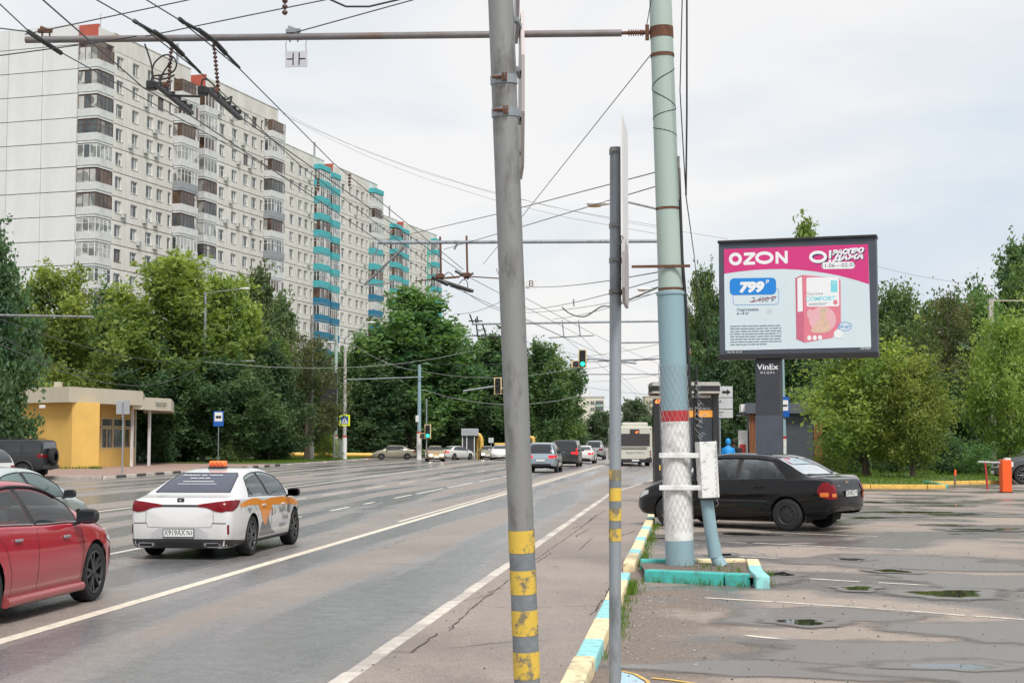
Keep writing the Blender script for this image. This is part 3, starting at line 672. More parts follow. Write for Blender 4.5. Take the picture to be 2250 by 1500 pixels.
def crown_pts(kind, H, W, seed, dens=1.0):
    """clumps sit on the ends of boughs, so that the outline is broken and gaps stay open"""
    r_ = random.Random(seed); out = []; boughs = []
    z0 = H*{'broad': .10, 'tall': .08, 'birch': .15, 'bush': .03, 'column': .06, 'sparse': .16, 'multi': .16}[kind]
    nb = int({'broad': 46, 'tall': 52, 'birch': 44, 'bush': 26, 'column': 40, 'sparse': 40, 'multi': 44}[kind])
    off = Vector((r_.uniform(-20, 20), r_.uniform(-20, 20), 0))
    for i in range(nb):
        u = (i+.5)/nb; z = z0+(H-z0)*(u**.92)
        t = (z-z0)/(H-z0)
        if kind == 'broad': prof = math.sin(math.pi*min(1, .16+.80*t))**.62
        elif kind == 'multi': prof = math.sin(math.pi*min(1, .20+.74*t))**.55
        elif kind == 'tall': prof = (1-t)**.55*(.55+.45*min(1, t*4))
        elif kind == 'birch': prof = (1-t)**.5*(.6+.4*min(1, t*3))
        elif kind == 'column': prof = .9*(1-t**2.2)**.6
        elif kind == 'bush': prof = math.sqrt(max(.05, 1-t*t))
        else: prof = math.sin(math.pi*min(1, .25+.7*t))**.7
        an = i*2.39996+r_.uniform(-.5, .5)
        lump = .70+.75*mnoise.noise(off+Vector((math.cos(an)*1.4, math.sin(an)*1.4, t*3)))+r_.uniform(-.08, .14)
        L_ = W/2*prof*max(.35, lump)
        tip = Vector((math.cos(an)*L_, math.sin(an)*L_, z+L_*{'tall': .28, 'column': .7, 'birch': -.05}.get(kind, .16)))
        base = Vector((0, 0, max(z0*.7, z-L_*.55)))
        boughs.append((base, tip)); tn = r_.uniform(.12, .88)*(.75+.25*t)
        m = max(2, int(1.2+L_*1.5))
        for k in range(m):
            q = (k+1)/m
            if kind in ('sparse',) and r_.random() < .35: continue
            q = .30+.70*q**.8
            p = base.lerp(tip, q)+Vector((r_.gauss(0, .3), r_.gauss(0, .3), r_.gauss(0, .28)))*(.4+.25*L_*.4)
            cr = r_.uniform(.65, 1.15)*(.55+W*.05)
            if kind == 'birch':
                for dz in (0, .7, 1.4, 2.1):
                    out.append((p-Vector((0, 0, dz)), cr*.62, min(1, max(0, tn+r_.gauss(0, .12))), int(48*dens)))
            else: out.append((p, cr, min(1, max(0, tn+r_.gauss(0, .2))), int(r_.uniform(75, 150)*dens)))
            for _ in range(2):    # stray twigs outside the mass
                if q > .8: out.append((p+(tip-base).normalized()*r_.uniform(.3, .9)*cr+Vector((r_.gauss(0, .4), r_.gauss(0, .4), r_.gauss(.15, .4))), cr*.38, tn, int(11*dens)))
    return out, boughs
def trunk_mesh(H, W, boughs, m, seed, rad=None, multi=1):
    r_ = random.Random(seed); mb = MB(); rad = rad or H*.016+.05
    for q in range(multi):
        o = Vector((r_.uniform(-.3, .3), r_.uniform(-.3, .3), 0))*(multi > 1)
        lean = Vector((r_.uniform(-.05, .05), r_.uniform(-.05, .05), 0))*H*(1 if multi == 1 else 2.2)
        pts = [o+lean*(t**1.3)+Vector((r_.gauss(0, .02*H*.2), r_.gauss(0, .02*H*.2), H*.93*t-.1)) for t in (0, .06, .18, .35, .55, .75, 1)]
        rr = rad*(1 if multi == 1 else .6)
        mb.tube(pts, [rr*1.35, rr*1.05, rr*.92, rr*.75, rr*.5, rr*.28, rr*.05], 8)
    for i, (b, t) in enumerate(boughs):
        if i % 3 == 2: continue
        mid = b.lerp(t, .5)+Vector((0, 0, .1*(t-b).length)); mb.tube([b, mid, t], [rad*.34, rad*.2, rad*.05], 5, False)
    return mb.mesh('trunk', m)
_tv = {}
def tree_variant(kind, leaf, H, W, size, seed, dens=1.0, bark=None, multi=1):
    key = (kind, leaf, H, W, size, seed)
    if key not in _tv:
        pts, bo = crown_pts(kind, H, W, seed, dens)
        cm = leaf_mesh(pts, size, seed, .9 if kind == 'birch' else .15); cm.materials.append(LEAF[leaf])
        _tv[key] = (trunk_mesh(H, W, bo, bark or M_bark, seed, None, multi), cm, H, W)
    return _tv[key]
def tree(label, px, ptop, depth, var, wpx=None, z0=0., cat='tree', name='tree', rot=None, group=None, base=None):
    """base stands on the ground at the given depth below pixel column px; height from the crown top"""
    c = D(px, 960, depth); top = D(px, ptop, depth).z
    tm, cm, H, W = var; sh = (top-z0)/(H*1.03); sw = sh if wpx is None else (wpx/FPX*depth)/(W*1.02)
    root = thing(name, label, cat, (c.x, c.y, z0), rnd.uniform(0, 6.28) if rot is None else rot, group)
    root.scale = (sw, sw, sh)
    link('trunk', tm, root); link('crown', cm, root); return root
V_maple = tree_variant('broad', 'maple', 14, 11, .34, 1, 1.0)
V_maple2 = tree_variant('broad', 'mid', 13, 10, .34, 2, 1.0)
V_dark = tree_variant('broad', 'dark', 12, 10, .34, 3, 1.0)
V_birch = tree_variant('birch', 'birch', 16, 7.5, .30, 4, 1.0, M_birch)
V_tall = tree_variant('tall', 'mid', 15, 9.5, .36, 5, 1.05)
V_olive = tree_variant('sparse', 'olive', 12, 9, .26, 6, .8)
V_bush = tree_variant('bush', 'mid', 2.6, 3.4, .16, 7, .6)
V_bushy = tree_variant('bush', 'yellow', 2.4, 3.0, .16, 8, .55)
V_bushd = tree_variant('bush', 'dark', 3.0, 4.0, .2, 9, .8)
V_yel = tree_variant('multi', 'yellow', 6.5, 5.6, .18, 10, 1.05, None, 4)
V_pop = tree_variant('column', 'maple', 15, 5, .30, 11, .9)
V_far = tree_variant('broad', 'far', 11, 11, .5, 12, .55)
V_tall2 = tree_variant('tall', 'dark', 14, 10.5, .36, 13, 1.05)
V_midR = tree_variant('broad', 'mid', 9, 7.5, .24, 14, .9)
# left side
T = tree
T('tall dark broadleaf tree at the far left edge beside the yellow kiosk', -35, 500, 84, V_dark, 260)
T('yellow green tree rising behind the left end of the yellow kiosk', 120, 592, 112, V_maple, 290)
T('slender tree showing between the kiosk tree and the big maple', 235, 640, 128, V_maple2, 190)
T('big bright green maple behind the yellow kiosk roof', 385, 568, 122, V_maple, 400, rot=.4)
T('mid green tree at the right shoulder of the big maple', 492, 612, 126, V_maple, 235, rot=2.4)
T('weeping birch with long hanging twigs right of the maple', 565, 575, 138, V_birch, 150)
T('second shorter birch in front of the cream block', 615, 640, 134, V_birch, 120)
T('dark understorey tree under the big maple', 330, 760, 118, V_dark, 230)
T('dark understorey tree behind the left bus stop sign', 500, 790, 119, V_dark, 230)
T('dark tree below the birches by the verge', 590, 760, 124, V_dark, 200)
T('olive brown thin tree beside the left lamp pole', 672, 735, 128, V_olive, 190)
T('dark green tree behind the thin olive tree', 690, 770, 165, V_tall2, 220)
T('round green tree behind the pedestrian crossing sign', 800, 745, 172, V_maple2, 170)
T('big dark green tree in front of the turquoise balconies', 905, 635, 170, V_tall, 330, rot=1.)
T('lower dark tree left of the traffic signal mast', 830, 800, 166, V_tall2, 220)
T('dark tree right behind the traffic signal mast', 985, 715, 176, V_maple2, 190)
T('dark tree hidden behind the leaning pole', 1085, 735, 178, V_tall2, 200)
T('round tree with pale leaf edges right of the leaning pole', 1195, 758, 165, V_maple2, 190, rot=3.)
T('low dark tree over the gas pipe portal', 1010, 830, 172, V_dark, 190)
T('low dark tree behind the oncoming taxi', 1120, 850, 176, V_dark, 190)
T('dark low tree left of the kiosk under the edge tree', 15, 800, 100, V_dark, 190)
T('low dark tree behind the kiosk canopy', 395, 840, 130, V_dark, 170)
T('bright rounded bush by the grey control cabinet', 712, 955, 136, V_bushy, 62, cat='bush', name='bush')
T('dark bush behind the kiosk column', 350, 945, 116, V_bushd, 80, cat='bush', name='bush')
T('dark bush beside the left lamp pole foot', 405, 950, 122, V_bushd, 95, cat='bush', name='bush')
T('green bush under the left bus stop sign', 520, 950, 118, V_bush, 80, cat='bush', name='bush')
T('dark bush left of the grey concrete post', 605, 945, 126, V_bushd, 100, cat='bush', name='bush')
T('dark bush at the verge right of the crossing sign', 850, 955, 170, V_bushd, 95, cat='bush', name='bush')
# far end of the road
T('hazy tree in front of the far cream house', 1320, 905, 300, V_far, 90)
T('hazy tree right of the far cream house', 1395, 880, 330, V_far, 95)
T('hazy low tree above the black van', 1255, 925, 280, V_far, 90)
T('hazy low tree behind the bus roof', 1440, 915, 300, V_far, 90)
# right side
T('leafy tree beside the tall green pole under the billboard edge', 1548, 600, 118, V_maple2, 120, rot=.8)
T('dark tree behind the bus shelter roof', 1590, 715, 112, V_dark, 170)
T('dark tree behind the black kiosk left part', 1640, 760, 108, V_tall2, 150)
T('slim poplar whose tip shows above the billboard', 1775, 476, 150, V_pop, 120)
T('dark tree behind the billboard column', 1745, 700, 120, V_dark, 220)
T('yellow green many stemmed tree on the grass right of the billboard column', 1893, 752, 68, V_yel, 275, .08, rot=.9)
T('yellow green many stemmed tree at the orange post', 2010, 790, 66, V_yel, 190, .08, rot=4.)
T('green tree rising right of the billboard', 1985, 635, 96, V_midR, 190, .08)
T('thin olive tree in the middle of the right hand trees', 2090, 640, 84, V_olive, 200, .08)
T('green tree behind the thin olive tree', 2075, 665, 104, V_maple2, 220, .08)
T('leafy tree left of the grey post at the right edge', 2175, 650, 86, V_midR, 170, .08, rot=2.)
T('tall tree at the right edge of the picture', 2238, 545, 94, V_maple2, 190, .08, rot=5.)
T('yellow green tree low at the right edge over the barrier', 2215, 700, 76, V_yel, 190, .08, rot=2.)
T('dark low tree behind the black kiosk right part', 1850, 800, 92, V_dark, 200, .08)
T('dark low tree behind the orange post', 2060, 830, 82, V_dark, 200, .08)
T('bright small bush beside the black kiosk slats', 1822, 975, 72, V_bushy, 75, .08, cat='bush', name='bush')
T('dark bush between the two yellow green trees', 1960, 960, 76, V_bushd, 110, .08, cat='bush', name='bush')
T('dark bush right of the orange post', 2090, 965, 73, V_bushd, 130, .08, cat='bush', name='bush')
T('green bush behind the white barrier arm', 2150, 985, 70, V_bush, 100, .08, cat='bush', name='bush')
T('dark bush behind the parked grey car', 2210, 945, 88, V_bushd, 130, .08, cat='bush', name='bush')
T('dark bush left of the yellow green tree trunk', 1865, 985, 75, V_bushd, 80, .08, cat='bush', name='bush')
# ------------------------------------------------------------------ grass tufts and verge grass (uncountable)
def grass(name, label, spots, m, hmin, hmax, wd, seed):
    r_ = random.Random(seed); v = []; f = []; tint = []
    for (x, y, z, n_, rad) in spots:
        for _ in range(n_):
            px_, py_ = x+r_.gauss(0, rad), y+r_.gauss(0, rad); h = r_.uniform(hmin, hmax); a = r_.uniform(0, 6.28); l_ = Vector((r_.gauss(0, .3), r_.gauss(0, .3), 1))*h
            d = Vector((math.cos(a), math.sin(a), 0))*wd; p = Vector((px_, py_, z-.01)); k = len(v)
            v += [p-d, p+d, p+l_*.6+d*.6, p+l_*.6-d*.6+l_*.0, p+l_+Vector((r_.gauss(0, .2)*h, r_.gauss(0, .2)*h, -.1*h))]; f += [(k, k+1, k+2, k+3), (k+3, k+2, k+4)]
            tint += [min(1, max(0, r_.gauss(.5, .25)))]*5
    me = bpy.data.meshes.new(name); me.from_pydata([tuple(q) for q in v], [], f); me.materials.append(m)
    at = me.attributes.new('tint', 'FLOAT', 'POINT'); at.data.foreach_set('value', tint); me.update()
    return tag(link(name, me), label, 'grass', None, 'stuff')
M_blade = leaf_mat('grass_blade', (.055, .12, .012), (.16, .25, .03), .4)
sp = []
for k in range(70): sp.append((-.64+rnd.gauss(0, .03), rnd.uniform(20.2, 31), 0, 14, .045))
for k in range(60): y = rnd.choice((rnd.uniform(12.8, 15.6), rnd.uniform(16.5, 18.3), rnd.uniform(11.5, 18.3))); sp.append((-.645+rnd.gauss(0, .03), y, 0, 13, .045))
for k in range(16): t = rnd.random(); sp.append((-.5+1.3*t, 18.33-.5*t, .0, 7, .03))
for k in range(18): sp.append((.94+rnd.gauss(0, .05), rnd.uniform(17.9, 19.6), 0, 16, .05))
for k in range(16): sp.append((rnd.uniform(-.2, .8), rnd.uniform(18.6, 20.0), .1, 8, .06))
grass('grass', 'weedy grass tufts along the painted kerb and island', sp, M_blade, .04, .13, .004, 3)
sp = []
for k in range(2600):
    x = rnd.uniform(4.4, 22); y = rnd.uniform(55.6, 86)
    if x > 9.2 and y < 62.4: continue
    sp.append((x, y, .08, 6, .12))
grass('grass', 'mown grass under the right hand trees', sp, M_blade, .08, .22, .012, 4)
sp = []
for k in range(1500): y = rnd.uniform(112, 143); sp.append((-29.9-(y-108)*.028-abs(rnd.gauss(0, 5)), y, .03, 6, .2))
for k in range(160): sp.append((rnd.uniform(-44, -35.5), 88.6+rnd.gauss(0, .25), .0, 8, .1))
grass('grass', 'grass on the left verge under the trees', sp, M_blade, .08, .25, .016, 5)
# ================================================================== POLES, WIRES, SIGNS
M_galv = mat('galvanised_steel', (.225, .23, .23), .55, .3, var=.25, scale=7, bump=.15, dirt=(.115, .112, .105), r0=.30, r1=.48, stretch=(1, 1, .35))
M_galv2 = mat('galvanised_steel_cool', (.25, .28, .31), .5, .35, var=.25, scale=8, bump=.12, dirt=(.15, .165, .18), r0=.30, r1=.48, stretch=(1, 1, .3))
M_yb = mat('yellow_band_paint', (.60, .41, .06), .6, var=.1, scale=9, dirt=(.20, .175, .11), bump=.25, r0=.42, r1=.50)
M_gb = mat('grey_band_paint', (.19, .215, .235), .6, var=.15, scale=14, dirt=(.13, .15, .165))
M_pgreen = mat('pole_pale_green', (.33, .415, .38), .5, var=.12, scale=5, dirt=(.24, .25, .20), bump=.12, r0=.26, r1=.42, stretch=(1, 1, .22))
M_pblue = mat('pole_blue_grey', (.215, .325, .37), .5, var=.12, scale=5, dirt=(.16, .22, .24), bump=.12, r0=.26, r1=.42, stretch=(1, 1, .3))
M_pwhite = mat('pole_whitewash', (.68, .68, .67), .7, var=.08, scale=8, dirt=(.45, .44, .43), bump=.25, r0=.32, r1=.5)
M_pred = mat('pole_red_band', (.45, .03, .035), .55, var=.15, scale=6)
M_rust = mat('rust', (.15, .068, .042), .85, .2, var=.5, scale=12, bump=.4)
M_rustgal = mat('rusty_galvanised_pipe', (.20, .225, .25), .55, .3, var=.2, scale=1.6, dirt=(.17, .12, .10), bump=.2)
M_blk = mat('black_rubber', (.022, .022, .024), .55, var=.2)
M_wire = mat('wire_dark', (.075, .075, .08), .5, .4, var=.2)
M_ins = mat('insulator_brown', (.085, .035, .028), .3, var=.2)
M_white = mat('white_sign_face', (.72, .72, .71), .4, var=.06)
M_grey = mat('sign_back_grey', (.36, .38, .40), .5, .3, var=.1)
M_blue = mat('sign_blue', (.012, .10, .42), .35, var=.08)
M_yfl = mat('sign_fluorescent_yellow', (.78, .86, .03), .4, var=.05)
M_blackp = mat('black_paint', (.018, .018, .02), .45, var=.2)
M_chain = mat('chain_link_wire', (.45, .45, .46), .45, .6, var=.2)
def cylpts(pole, z): return pole
# ---- near leaning sign pole with yellow bands
bs = G(1160, 1546, 0); topp = D(1098, -60, 9.75)
ax = (topp-bs)
pl = thing('sign_pole', 'leaning thick grey sign pole with yellow bands in the middle foreground', 'pole', bs)
rl = .083
mb = MB(); mb.tube([ax*-.02, ax*.3, ax*.65, ax], rl, 24); mb.build('shaft', M_galv, pl)
def zpx(y, d=9.72): return 1.7+(968-y)/FPX*d
ax1 = ax/ax.z
mb = MB(); mb.tube([ax1*.0+ax1*.01, ax1*zpx(1163)], rl+.0016, 24, False); mb.build('grey_coat', M_gb, pl)
for ya, yb in ((1163, 1212), (1250, 1302), (1337, 1392), (1428, 1487), (1523, 1541)):
    mb = MB(); mb.tube([ax1*zpx(yb), ax1*zpx(ya)], rl+.0035, 24, False); mb.build('yellow_band', M_yb, pl)
for yc in (176, 248):
    c = ax1*zpx(yc); mb = MB(); mb.tube([c-ax1*.028, c+ax1*.028], rl+.006, 24); o = mb.build('clamp', M_galv2, pl)
    mb = MB(); p = c+Vector((-.03, -rl-.012, .0)); mb.cyl(p+Vector((-.035, 0, 0)), p+Vector((.03, 0, 0)), .011, n=6); mb.box(p+Vector((.035, 0, 0)), (.012, .03, .05)); mb.box(p+Vector((.055, 0, 0)), (.012, .03, .05)); mb.build('bolt', M_rust, o)
# boards seen almost edge-on, fixed on the far side
def edge_board(parent, px, ya, yb, d, wd, cut, m_face, m_edge, yaw, oct_=True, th=.022):
    zb, zt = zpx(yb, d), zpx(ya, d); h = zt-zb; c = D(px, 960, d)
    vd = Vector((c.x, c.y, 0)).normalized(); r_ = Matrix.Rotation(yaw, 3, 'Z') @ vd
    if oct_: poly = [(-wd/2, h*cut), (-wd/2+wd*cut*.6, 0), (wd/2-wd*cut*.6, 0), (wd/2, h*cut), (wd/2, h*(1-cut)), (wd/2-wd*cut*.6, h), (-wd/2+wd*cut*.6, h), (-wd/2, h*(1-cut))]
    else: poly = [(-wd/2, 0), (wd/2, 0), (wd/2, h), (-wd/2, h)]
    Mx = frame((c.x-parent.location.x, c.y-parent.location.y, zb-parent.location.z), r_, (0, 0, 1)); mb = MB()
    mb.prism(poly, -th/2, th/2, Mx); o = mb.build('sign_board', m_edge, parent); return o
M_boardgrey = mat('sign_board_grey_pink', (.40, .365, .365), .5, .2, var=.12)
edge_board(pl, 1146, 32, 375, 10.05, .8, .32, M_white, M_boardgrey, R(1.6))
edge_board(pl, 1136, -190, 62, 10.05, .8, .32, M_white, M_boardgrey, R(1.2))
for y0 in (52, 160, 262, 330): p = D(1139, y0, 9.86); mb = MB(); mb.box(p-pl.location, (.03, .22, .03), -R(1)); mb.build('bracket', M_galv2, pl)
# ---- slim grey sign pole with yellow bands
b2 = G(1351, 1532, 0); d2 = (b2-_C).dot(_fw)
p2 = thing('sign_pole', 'slim grey sign pole with yellow bands beside the painted lot kerb', 'pole', b2)
r2 = .0395; zt2 = zpx(310, d2); lx = Vector((.006, 0, 1))
mb = MB(); mb.tube([lx*-.1, lx*zt2], r2, 20); mb.build('shaft', M_galv2, p2)
for ya, yb in ((1032, 1055), (1072, 1101), (1117, 1144), (1161, 1189)):
    mb = MB(); mb.tube([lx*zpx(yb, d2), lx*zpx(ya, d2)], r2+.0022, 20, False); mb.build('yellow_band', M_yb, p2)
mb = MB(); mb.tube([lx*zpx(1160.5, d2), lx*zpx(1033, d2)], r2+.001, 20, False); mb.build('grey_coat', M_gb, p2)
for yc in (320, 488, 566, 637):
    mb = MB(); mb.tube([lx*(zpx(yc, d2)-.018), lx*(zpx(yc, d2)+.018)], r2+.005, 20); mb.cyl(lx*zpx(yc, d2)+Vector((-.025, -r2-.01, 0)), lx*zpx(yc, d2)+Vector((.025, -r2-.01, 0)), .008, n=6); mb.build('clamp', M_galv, p2)
edge_board(p2, 1375, 264, 528, d2+.12, .62, .0, M_white, M_white, R(-3.6), False, .012)
edge_board(p2, 1376, 532, 670, d2+.12, .62, .22, M_white, M_boardgrey, R(-2.6), True, .02)
# ---- tall green trolley pole
PB = Vector((-.09, 19.72, .08))
def zp(y, Y=19.72): return VYp(1480, y, Y).z-.08
tp = thing('trolley_pole', 'tall pale green steel trolley pole with white and red painted foot on the island', 'pole', PB)
rbase, rs = .184, .178
Lz = -.0275
def ctr(z): return Vector((Lz*z, 0, z))
mb = MB(); mb.tube([ctr(-.1), ctr(zp(1186))], rbase, 28); mb.build('foot', M_pblue, tp)
mb = MB(); mb.tube([ctr(zp(1186)-.01), ctr(zp(926))], [rbase-.001, rs+.001], 28); mb.build('white_band', M_pwhite, tp)
mb = MB(); mb.tube([ctr(zp(926)), ctr(zp(902))], rs+.001, 28); mb.build('red_band', M_pred, tp)
mb = MB(); mb.tube([ctr(zp(902)), ctr(zp(646))], [rs, rs-.001], 28); mb.tube([ctr(zp(648)), ctr(zp(642))], rs+.012, 28); mb.build('sleeve', M_pblue, tp)
mb = MB(); mb.tube([ctr(zp(646)), ctr(10.6)], [.158, .140], 28); mb.build('shaft', M_pgreen, tp)
for y, h in ((126, .045), (462, .035), (638, .03), (588, .02)):
    mb = MB(); mb.tube([ctr(zp(y)), ctr(zp(y)+h)], .1625 if y > 500 else .158, 28, False); mb.build('rust_band', M_rust, tp)
mb = MB(); mb.tube([ctr(zp(84)), ctr(zp(60))], .156, 20); mb.build('arm_clamp', M_rust, tp)
mb = MB(); mb.bbox((-.6, -.19, zp(591)), (.16, -.165, zp(591)+.035)); mb.build('rusty_angle_bar', M_rust, tp)
for y in (1000, 1070):
    z = zp(y); mb = MB(); mb.tube([ctr(z-.025), ctr(z+.025)], rs+.012, 24); mb.rbox((.01, -rs-.03, z), (.54, .03, .065), .01); mb.build('strap', M_pwhite, tp)
# equipment box, conduit and cables
mb = MB(); z0, z1 = zp(1092), zp(970); Mt = Matrix.Rotation(R(-2.5), 3, 'Y') @ Matrix.Rotation(R(18), 3, 'Z')
mb.rbox((.355, -.12, (z0+z1)/2), (.235, .2, z1-z0), .012, Mt); eb = mb.build('equipment_box', M_pwhite, tp)
mb = MB(); mb.box((.375, -.12, z0-.01), (.2, .17, .03)); mb.build('box_base', M_blackp, eb)
mb = MB(); mb.tube([(.345, -.05, z0), (.40, -.05, .45), (.43, -.05, .28)], .082, 18); mb.tube([(.43, -.05, .3), (.455, -.06, .12)], .088, 18); mb.tube([(.455, -.06, .14), (.53, -.08, .0)], [.075, .09], 16); mb.build('conduit', M_pblue, tp)
for k in range(7):
    q = random.Random(k); x0 = .19+.012*k; mb = MB()
    mb.tube([(x0+q.uniform(-.02, .02), -.06+.01*k, z) for z in (.9, 1.2, 1.6)]+[(x0+.05, -.1, 1.05-.0*k)] if k > 4 else [(.2+.012*k+.02*math.sin(z*3+k), -.05-.012*k, z) for z in (.85, 1.1, 1.4, 1.8, 2.2, 2.6)], .011, 6); mb.build('cable', M_blk, tp)
mb = MB(); mb.tube([(.15, -.03, 2.1), (.10, -.03, 3.4), (.055, -.03, 4.0), (.02, -.03, 5.2)], .022, 8); mb.build('cable', M_blk, tp)
mb = MB(); mb.bbox((.0, -.05, zp(440)), (.035, .0, zp(345))); mb.build('cable_guard', M_galv, tp)
# chain link mesh wound round the foot
mb = MB(); zc0, zc1 = zp(1165), zp(800)
def helix(mb_, a0, dirn, r, n_=14):
    t_ = (zc1-zc0)/ .95; pts = []
    for k in range(n_+1):
        z = zc0+(zc1-zc0)*k/n_; a = a0+dirn*t_*2.2*k/n_; c_ = ctr(z); pts.append((c_.x+math.cos(a)*r, math.sin(a)*r, z))
    mb_.tube(pts, .0016, 4, False)
for k in range(18):
    for dr in (1, -1): helix(mb, 2*math.pi*k/18, dr, rbase+.012, 26)
q = random.Random(3)
for k in range(70):
    z = q.uniform(zp(1080), zp(840)); x = .2+q.uniform(0, .12)*min(1, (zp(830)-z)*1.6); a = Vector((x, -.22+q.uniform(-.03, .03), z)); mb.tube([a, a+Vector((q.uniform(.03, .08), 0, q.uniform(-.09, .09)))], .0025, 4, False)
for k in range(12): a = Vector((.46+.012*k*.1, -.2, zp(965)-.07*k)); mb.tube([a, a+Vector((.025, .0, -.05)), a+Vector((-.01, 0, -.09))], .0025, 4, False)
o = mb.build('chain_link_mesh', M_chain, tp); o['kind'] = 'stuff'
mb = MB(); q = random.Random(5)
for y0, y1 in ((150, 195), (195, 240), (240, 262), (280, 300)):
    pts = []
    for k in range(9):
        t = k/8; a = -math.pi+math.pi*(t if y0 in (150, 240) else 1-t); z = zp(y0+(y1-y0)*t); c_ = ctr(z); pts.append((c_.x-math.cos(a)*.152, math.sin(a)*.152, z))
    mb.tube(pts, .007, 5, False)
mb.build('loose_wire_wrap', M_blk, tp)
# cantilever pipe
Y1 = 19.72
ae = VYp(57, 88, Y1); as_ = VYp(1366, 73, Y1); an_ = VYp(1432, 71, Y1)
mb = MB(); mb.tube([ae-PB, ae.lerp(as_, .5)-PB, as_-PB], .047, 14); mb.build('crossarm', M_rustgal, tp)
mb = MB(); mb.tube([as_-PB, VYp(1410, 72, Y1)-PB], .024, 8)
for k in range(7): p = VYp(1382+k*5, 72.4, Y1)-PB; mb.tube([p-Vector((.008, 0, 0)), p+Vector((.008, 0, 0))], .042, 10)
mb.tube([VYp(1408, 72, Y1)-PB, an_-PB], .03, 8); mb.box(VYp(1422, 72, Y1)-PB, (.05, .06, .2)); mb.build('strain_insulator', M_rust, tp)
for px in (100, 645):
    p = VYp(px, 80, Y1)-PB; mb = MB(); mb.tube([p+Vector((-.05, 0, -.08)), p+Vector((-.05, 0, .06))], .012, 6); mb.tube([p+Vector((.06, 0, -.08)), p+Vector((.06, 0, .06))], .012, 6); mb.box(p+Vector((0, -.02, .07)), (.2, .05, .05)); mb.box(p+Vector((-.03, 0, .1)), (.1, .04, .06), 0, Matrix.Rotation(.4, 3, 'Y')); mb.build('pipe_clip', M_rust if px < 200 else M_galv2, tp)
# hanging plate with break mark
ps = thing('hanging_plate', 'small white plate with black section mark hanging from the near pipe', 'sign', VYp(651, 130, Y1))
Mx = frame((0, 0, 0), (1, 0, 0), (0, 0, 1)); mb = MB(); mb.rbox((0, 0, 0), (.31, .012, .225), .004); mb.build('plate', mat('plate_pale_lavender', (.52, .53, .57), .5, var=.08, scale=6), ps)
for a, b in (((-.05, -.085), (-.034, .085)), ((.034, -.085), (.05, .085)), ((-.13, -.008), (-.05, .008)), ((.05, -.008), (.13, .008))):
    mb = MB(); mb.bbox((a[0], -.0095, a[1]), (b[0], -.007, b[1])); mb.build('mark', M_blackp, ps)
for x in (-.14, .14): mb = MB(); mb.tube([(x, 0, .11), (x-.01, 0, .19), (x, 0, .25)], .004, 5); mb.build('hanger', M_wire, ps)
# the two sets of section insulators hung from the pipe
def section_insulator(lab, ipx, ia, ib, trace, d):
    p0 = VYp(*ia, Y1); th = thing('section_insulator', lab, 'insulator', p0, 0, 'trolley line gear on the near pipe')
    p1 = VYp(*ib, Y1)-p0
    mb = MB(); prof = []; n_ = 13
    L_ = p1.length
    for k in range(n_): prof += [(.012, L_*k/n_), (.03, L_*(k+.25)/n_), (.03, L_*(k+.5)/n_), (.012, L_*(k+.75)/n_)]
    mb.lathe(prof, 12); q_ = Vector((0, 0, 1)).rotation_difference(p1.normalized()).to_matrix().to_4x4(); me = mb.mesh('insulator_string', M_ins); me.transform(q_); link('insulator_string', me, th)
    u = Vector((.0, 1, -.02)).normalized()
    c = p1+Vector((0, 0, -.05))
    mb = MB(); mb.box(c+u*.25, (.07, 1.5, .05), 0, Matrix.Rotation(-.05, 3, 'X')); 
    for k in range(6): mb.box(c+u*(-.35+k*.25)+Vector((0, 0, .05)), (.09, .05, .05))
    mb.build('runner', M_blackp, th)
    mb = MB(); mb.tube([c+Vector((-.1, -.1, .1)), c+Vector((.02, -.1, .1))], .055, 12); mb.build('pulley', M_rust, th)
    mb = MB(); mb.rbox(c+Vector((-.14, -.25, .07)), (.12, .14, .12), .02); mb.build('terminal_box', M_blackp, th)
    return th, c+p0
s1, c1 = section_insulator('left brown insulator string and runner under the near pipe', 375, (377, 97), (369, 200), None, 20)
s2, c2 = section_insulator('right brown insulator string and runner under the near pipe', 475, (470, 96), (481, 212), None, 20)
def vyc(pts, Y): return [VYp(x, y, Y) for x, y in pts]
def cable(name, label, pts, r, m=None, cat='wire', group='overhead wires above the road', n=5, parent=None):
    mb = MB(); o_ = Vector(pts[0]); mb.tube([Vector(p)-o_ for p in pts], r, n); o = mb.build(name, m or M_wire, parent, o_)
    return tag(o, label, cat, group) if parent is None else o
def spline(pts, n=6):
    P = [Vector(p) for p in pts]; P = [P[0]]+P+[P[-1]]; out = []
    for i in range(1, len(P)-2):
        for k in range(n):
            t = k/n; out.append(.5*((2*P[i])+(-P[i-1]+P[i+1])*t+(2*P[i-1]-5*P[i]+4*P[i+1]-P[i+2])*t*t+(-P[i-1]+3*P[i]-3*P[i+1]+P[i+2])*t**3))
    return out+[P[-2]]
cable('jumper_cable', 'looped black jumper cable under the near pipe', spline(vyc([(318, 97), (332, 140), (338, 180), (348, 190), (356, 165), (372, 140), (380, 125)], Y1-.05), 5), .012, M_blk, 'cable', None)
cable('jumper_cable', 'round black cable coil left of the insulator string', spline(vyc([(330, 198), (335, 170), (355, 165), (380, 158), (388, 140), (378, 124), (360, 122), (340, 138), (334, 160), (340, 172), (360, 174), (384, 165)], Y1+.05), 5), .012, M_blk, 'cable', None)
cable('jumper_cable', 'black bowed cable over the right runner', spline(vyc([(441, 205), (446, 175), (465, 182), (480, 203), (497, 219), (509, 212), (504, 232)], Y1-.04), 5), .012, M_blk, 'cable', None)
cable('tie_bar', 'thin black bar joining the two runners', vyc([(372, 210), (440, 212)], Y1+.06), .018, M_blk, 'bar', None)
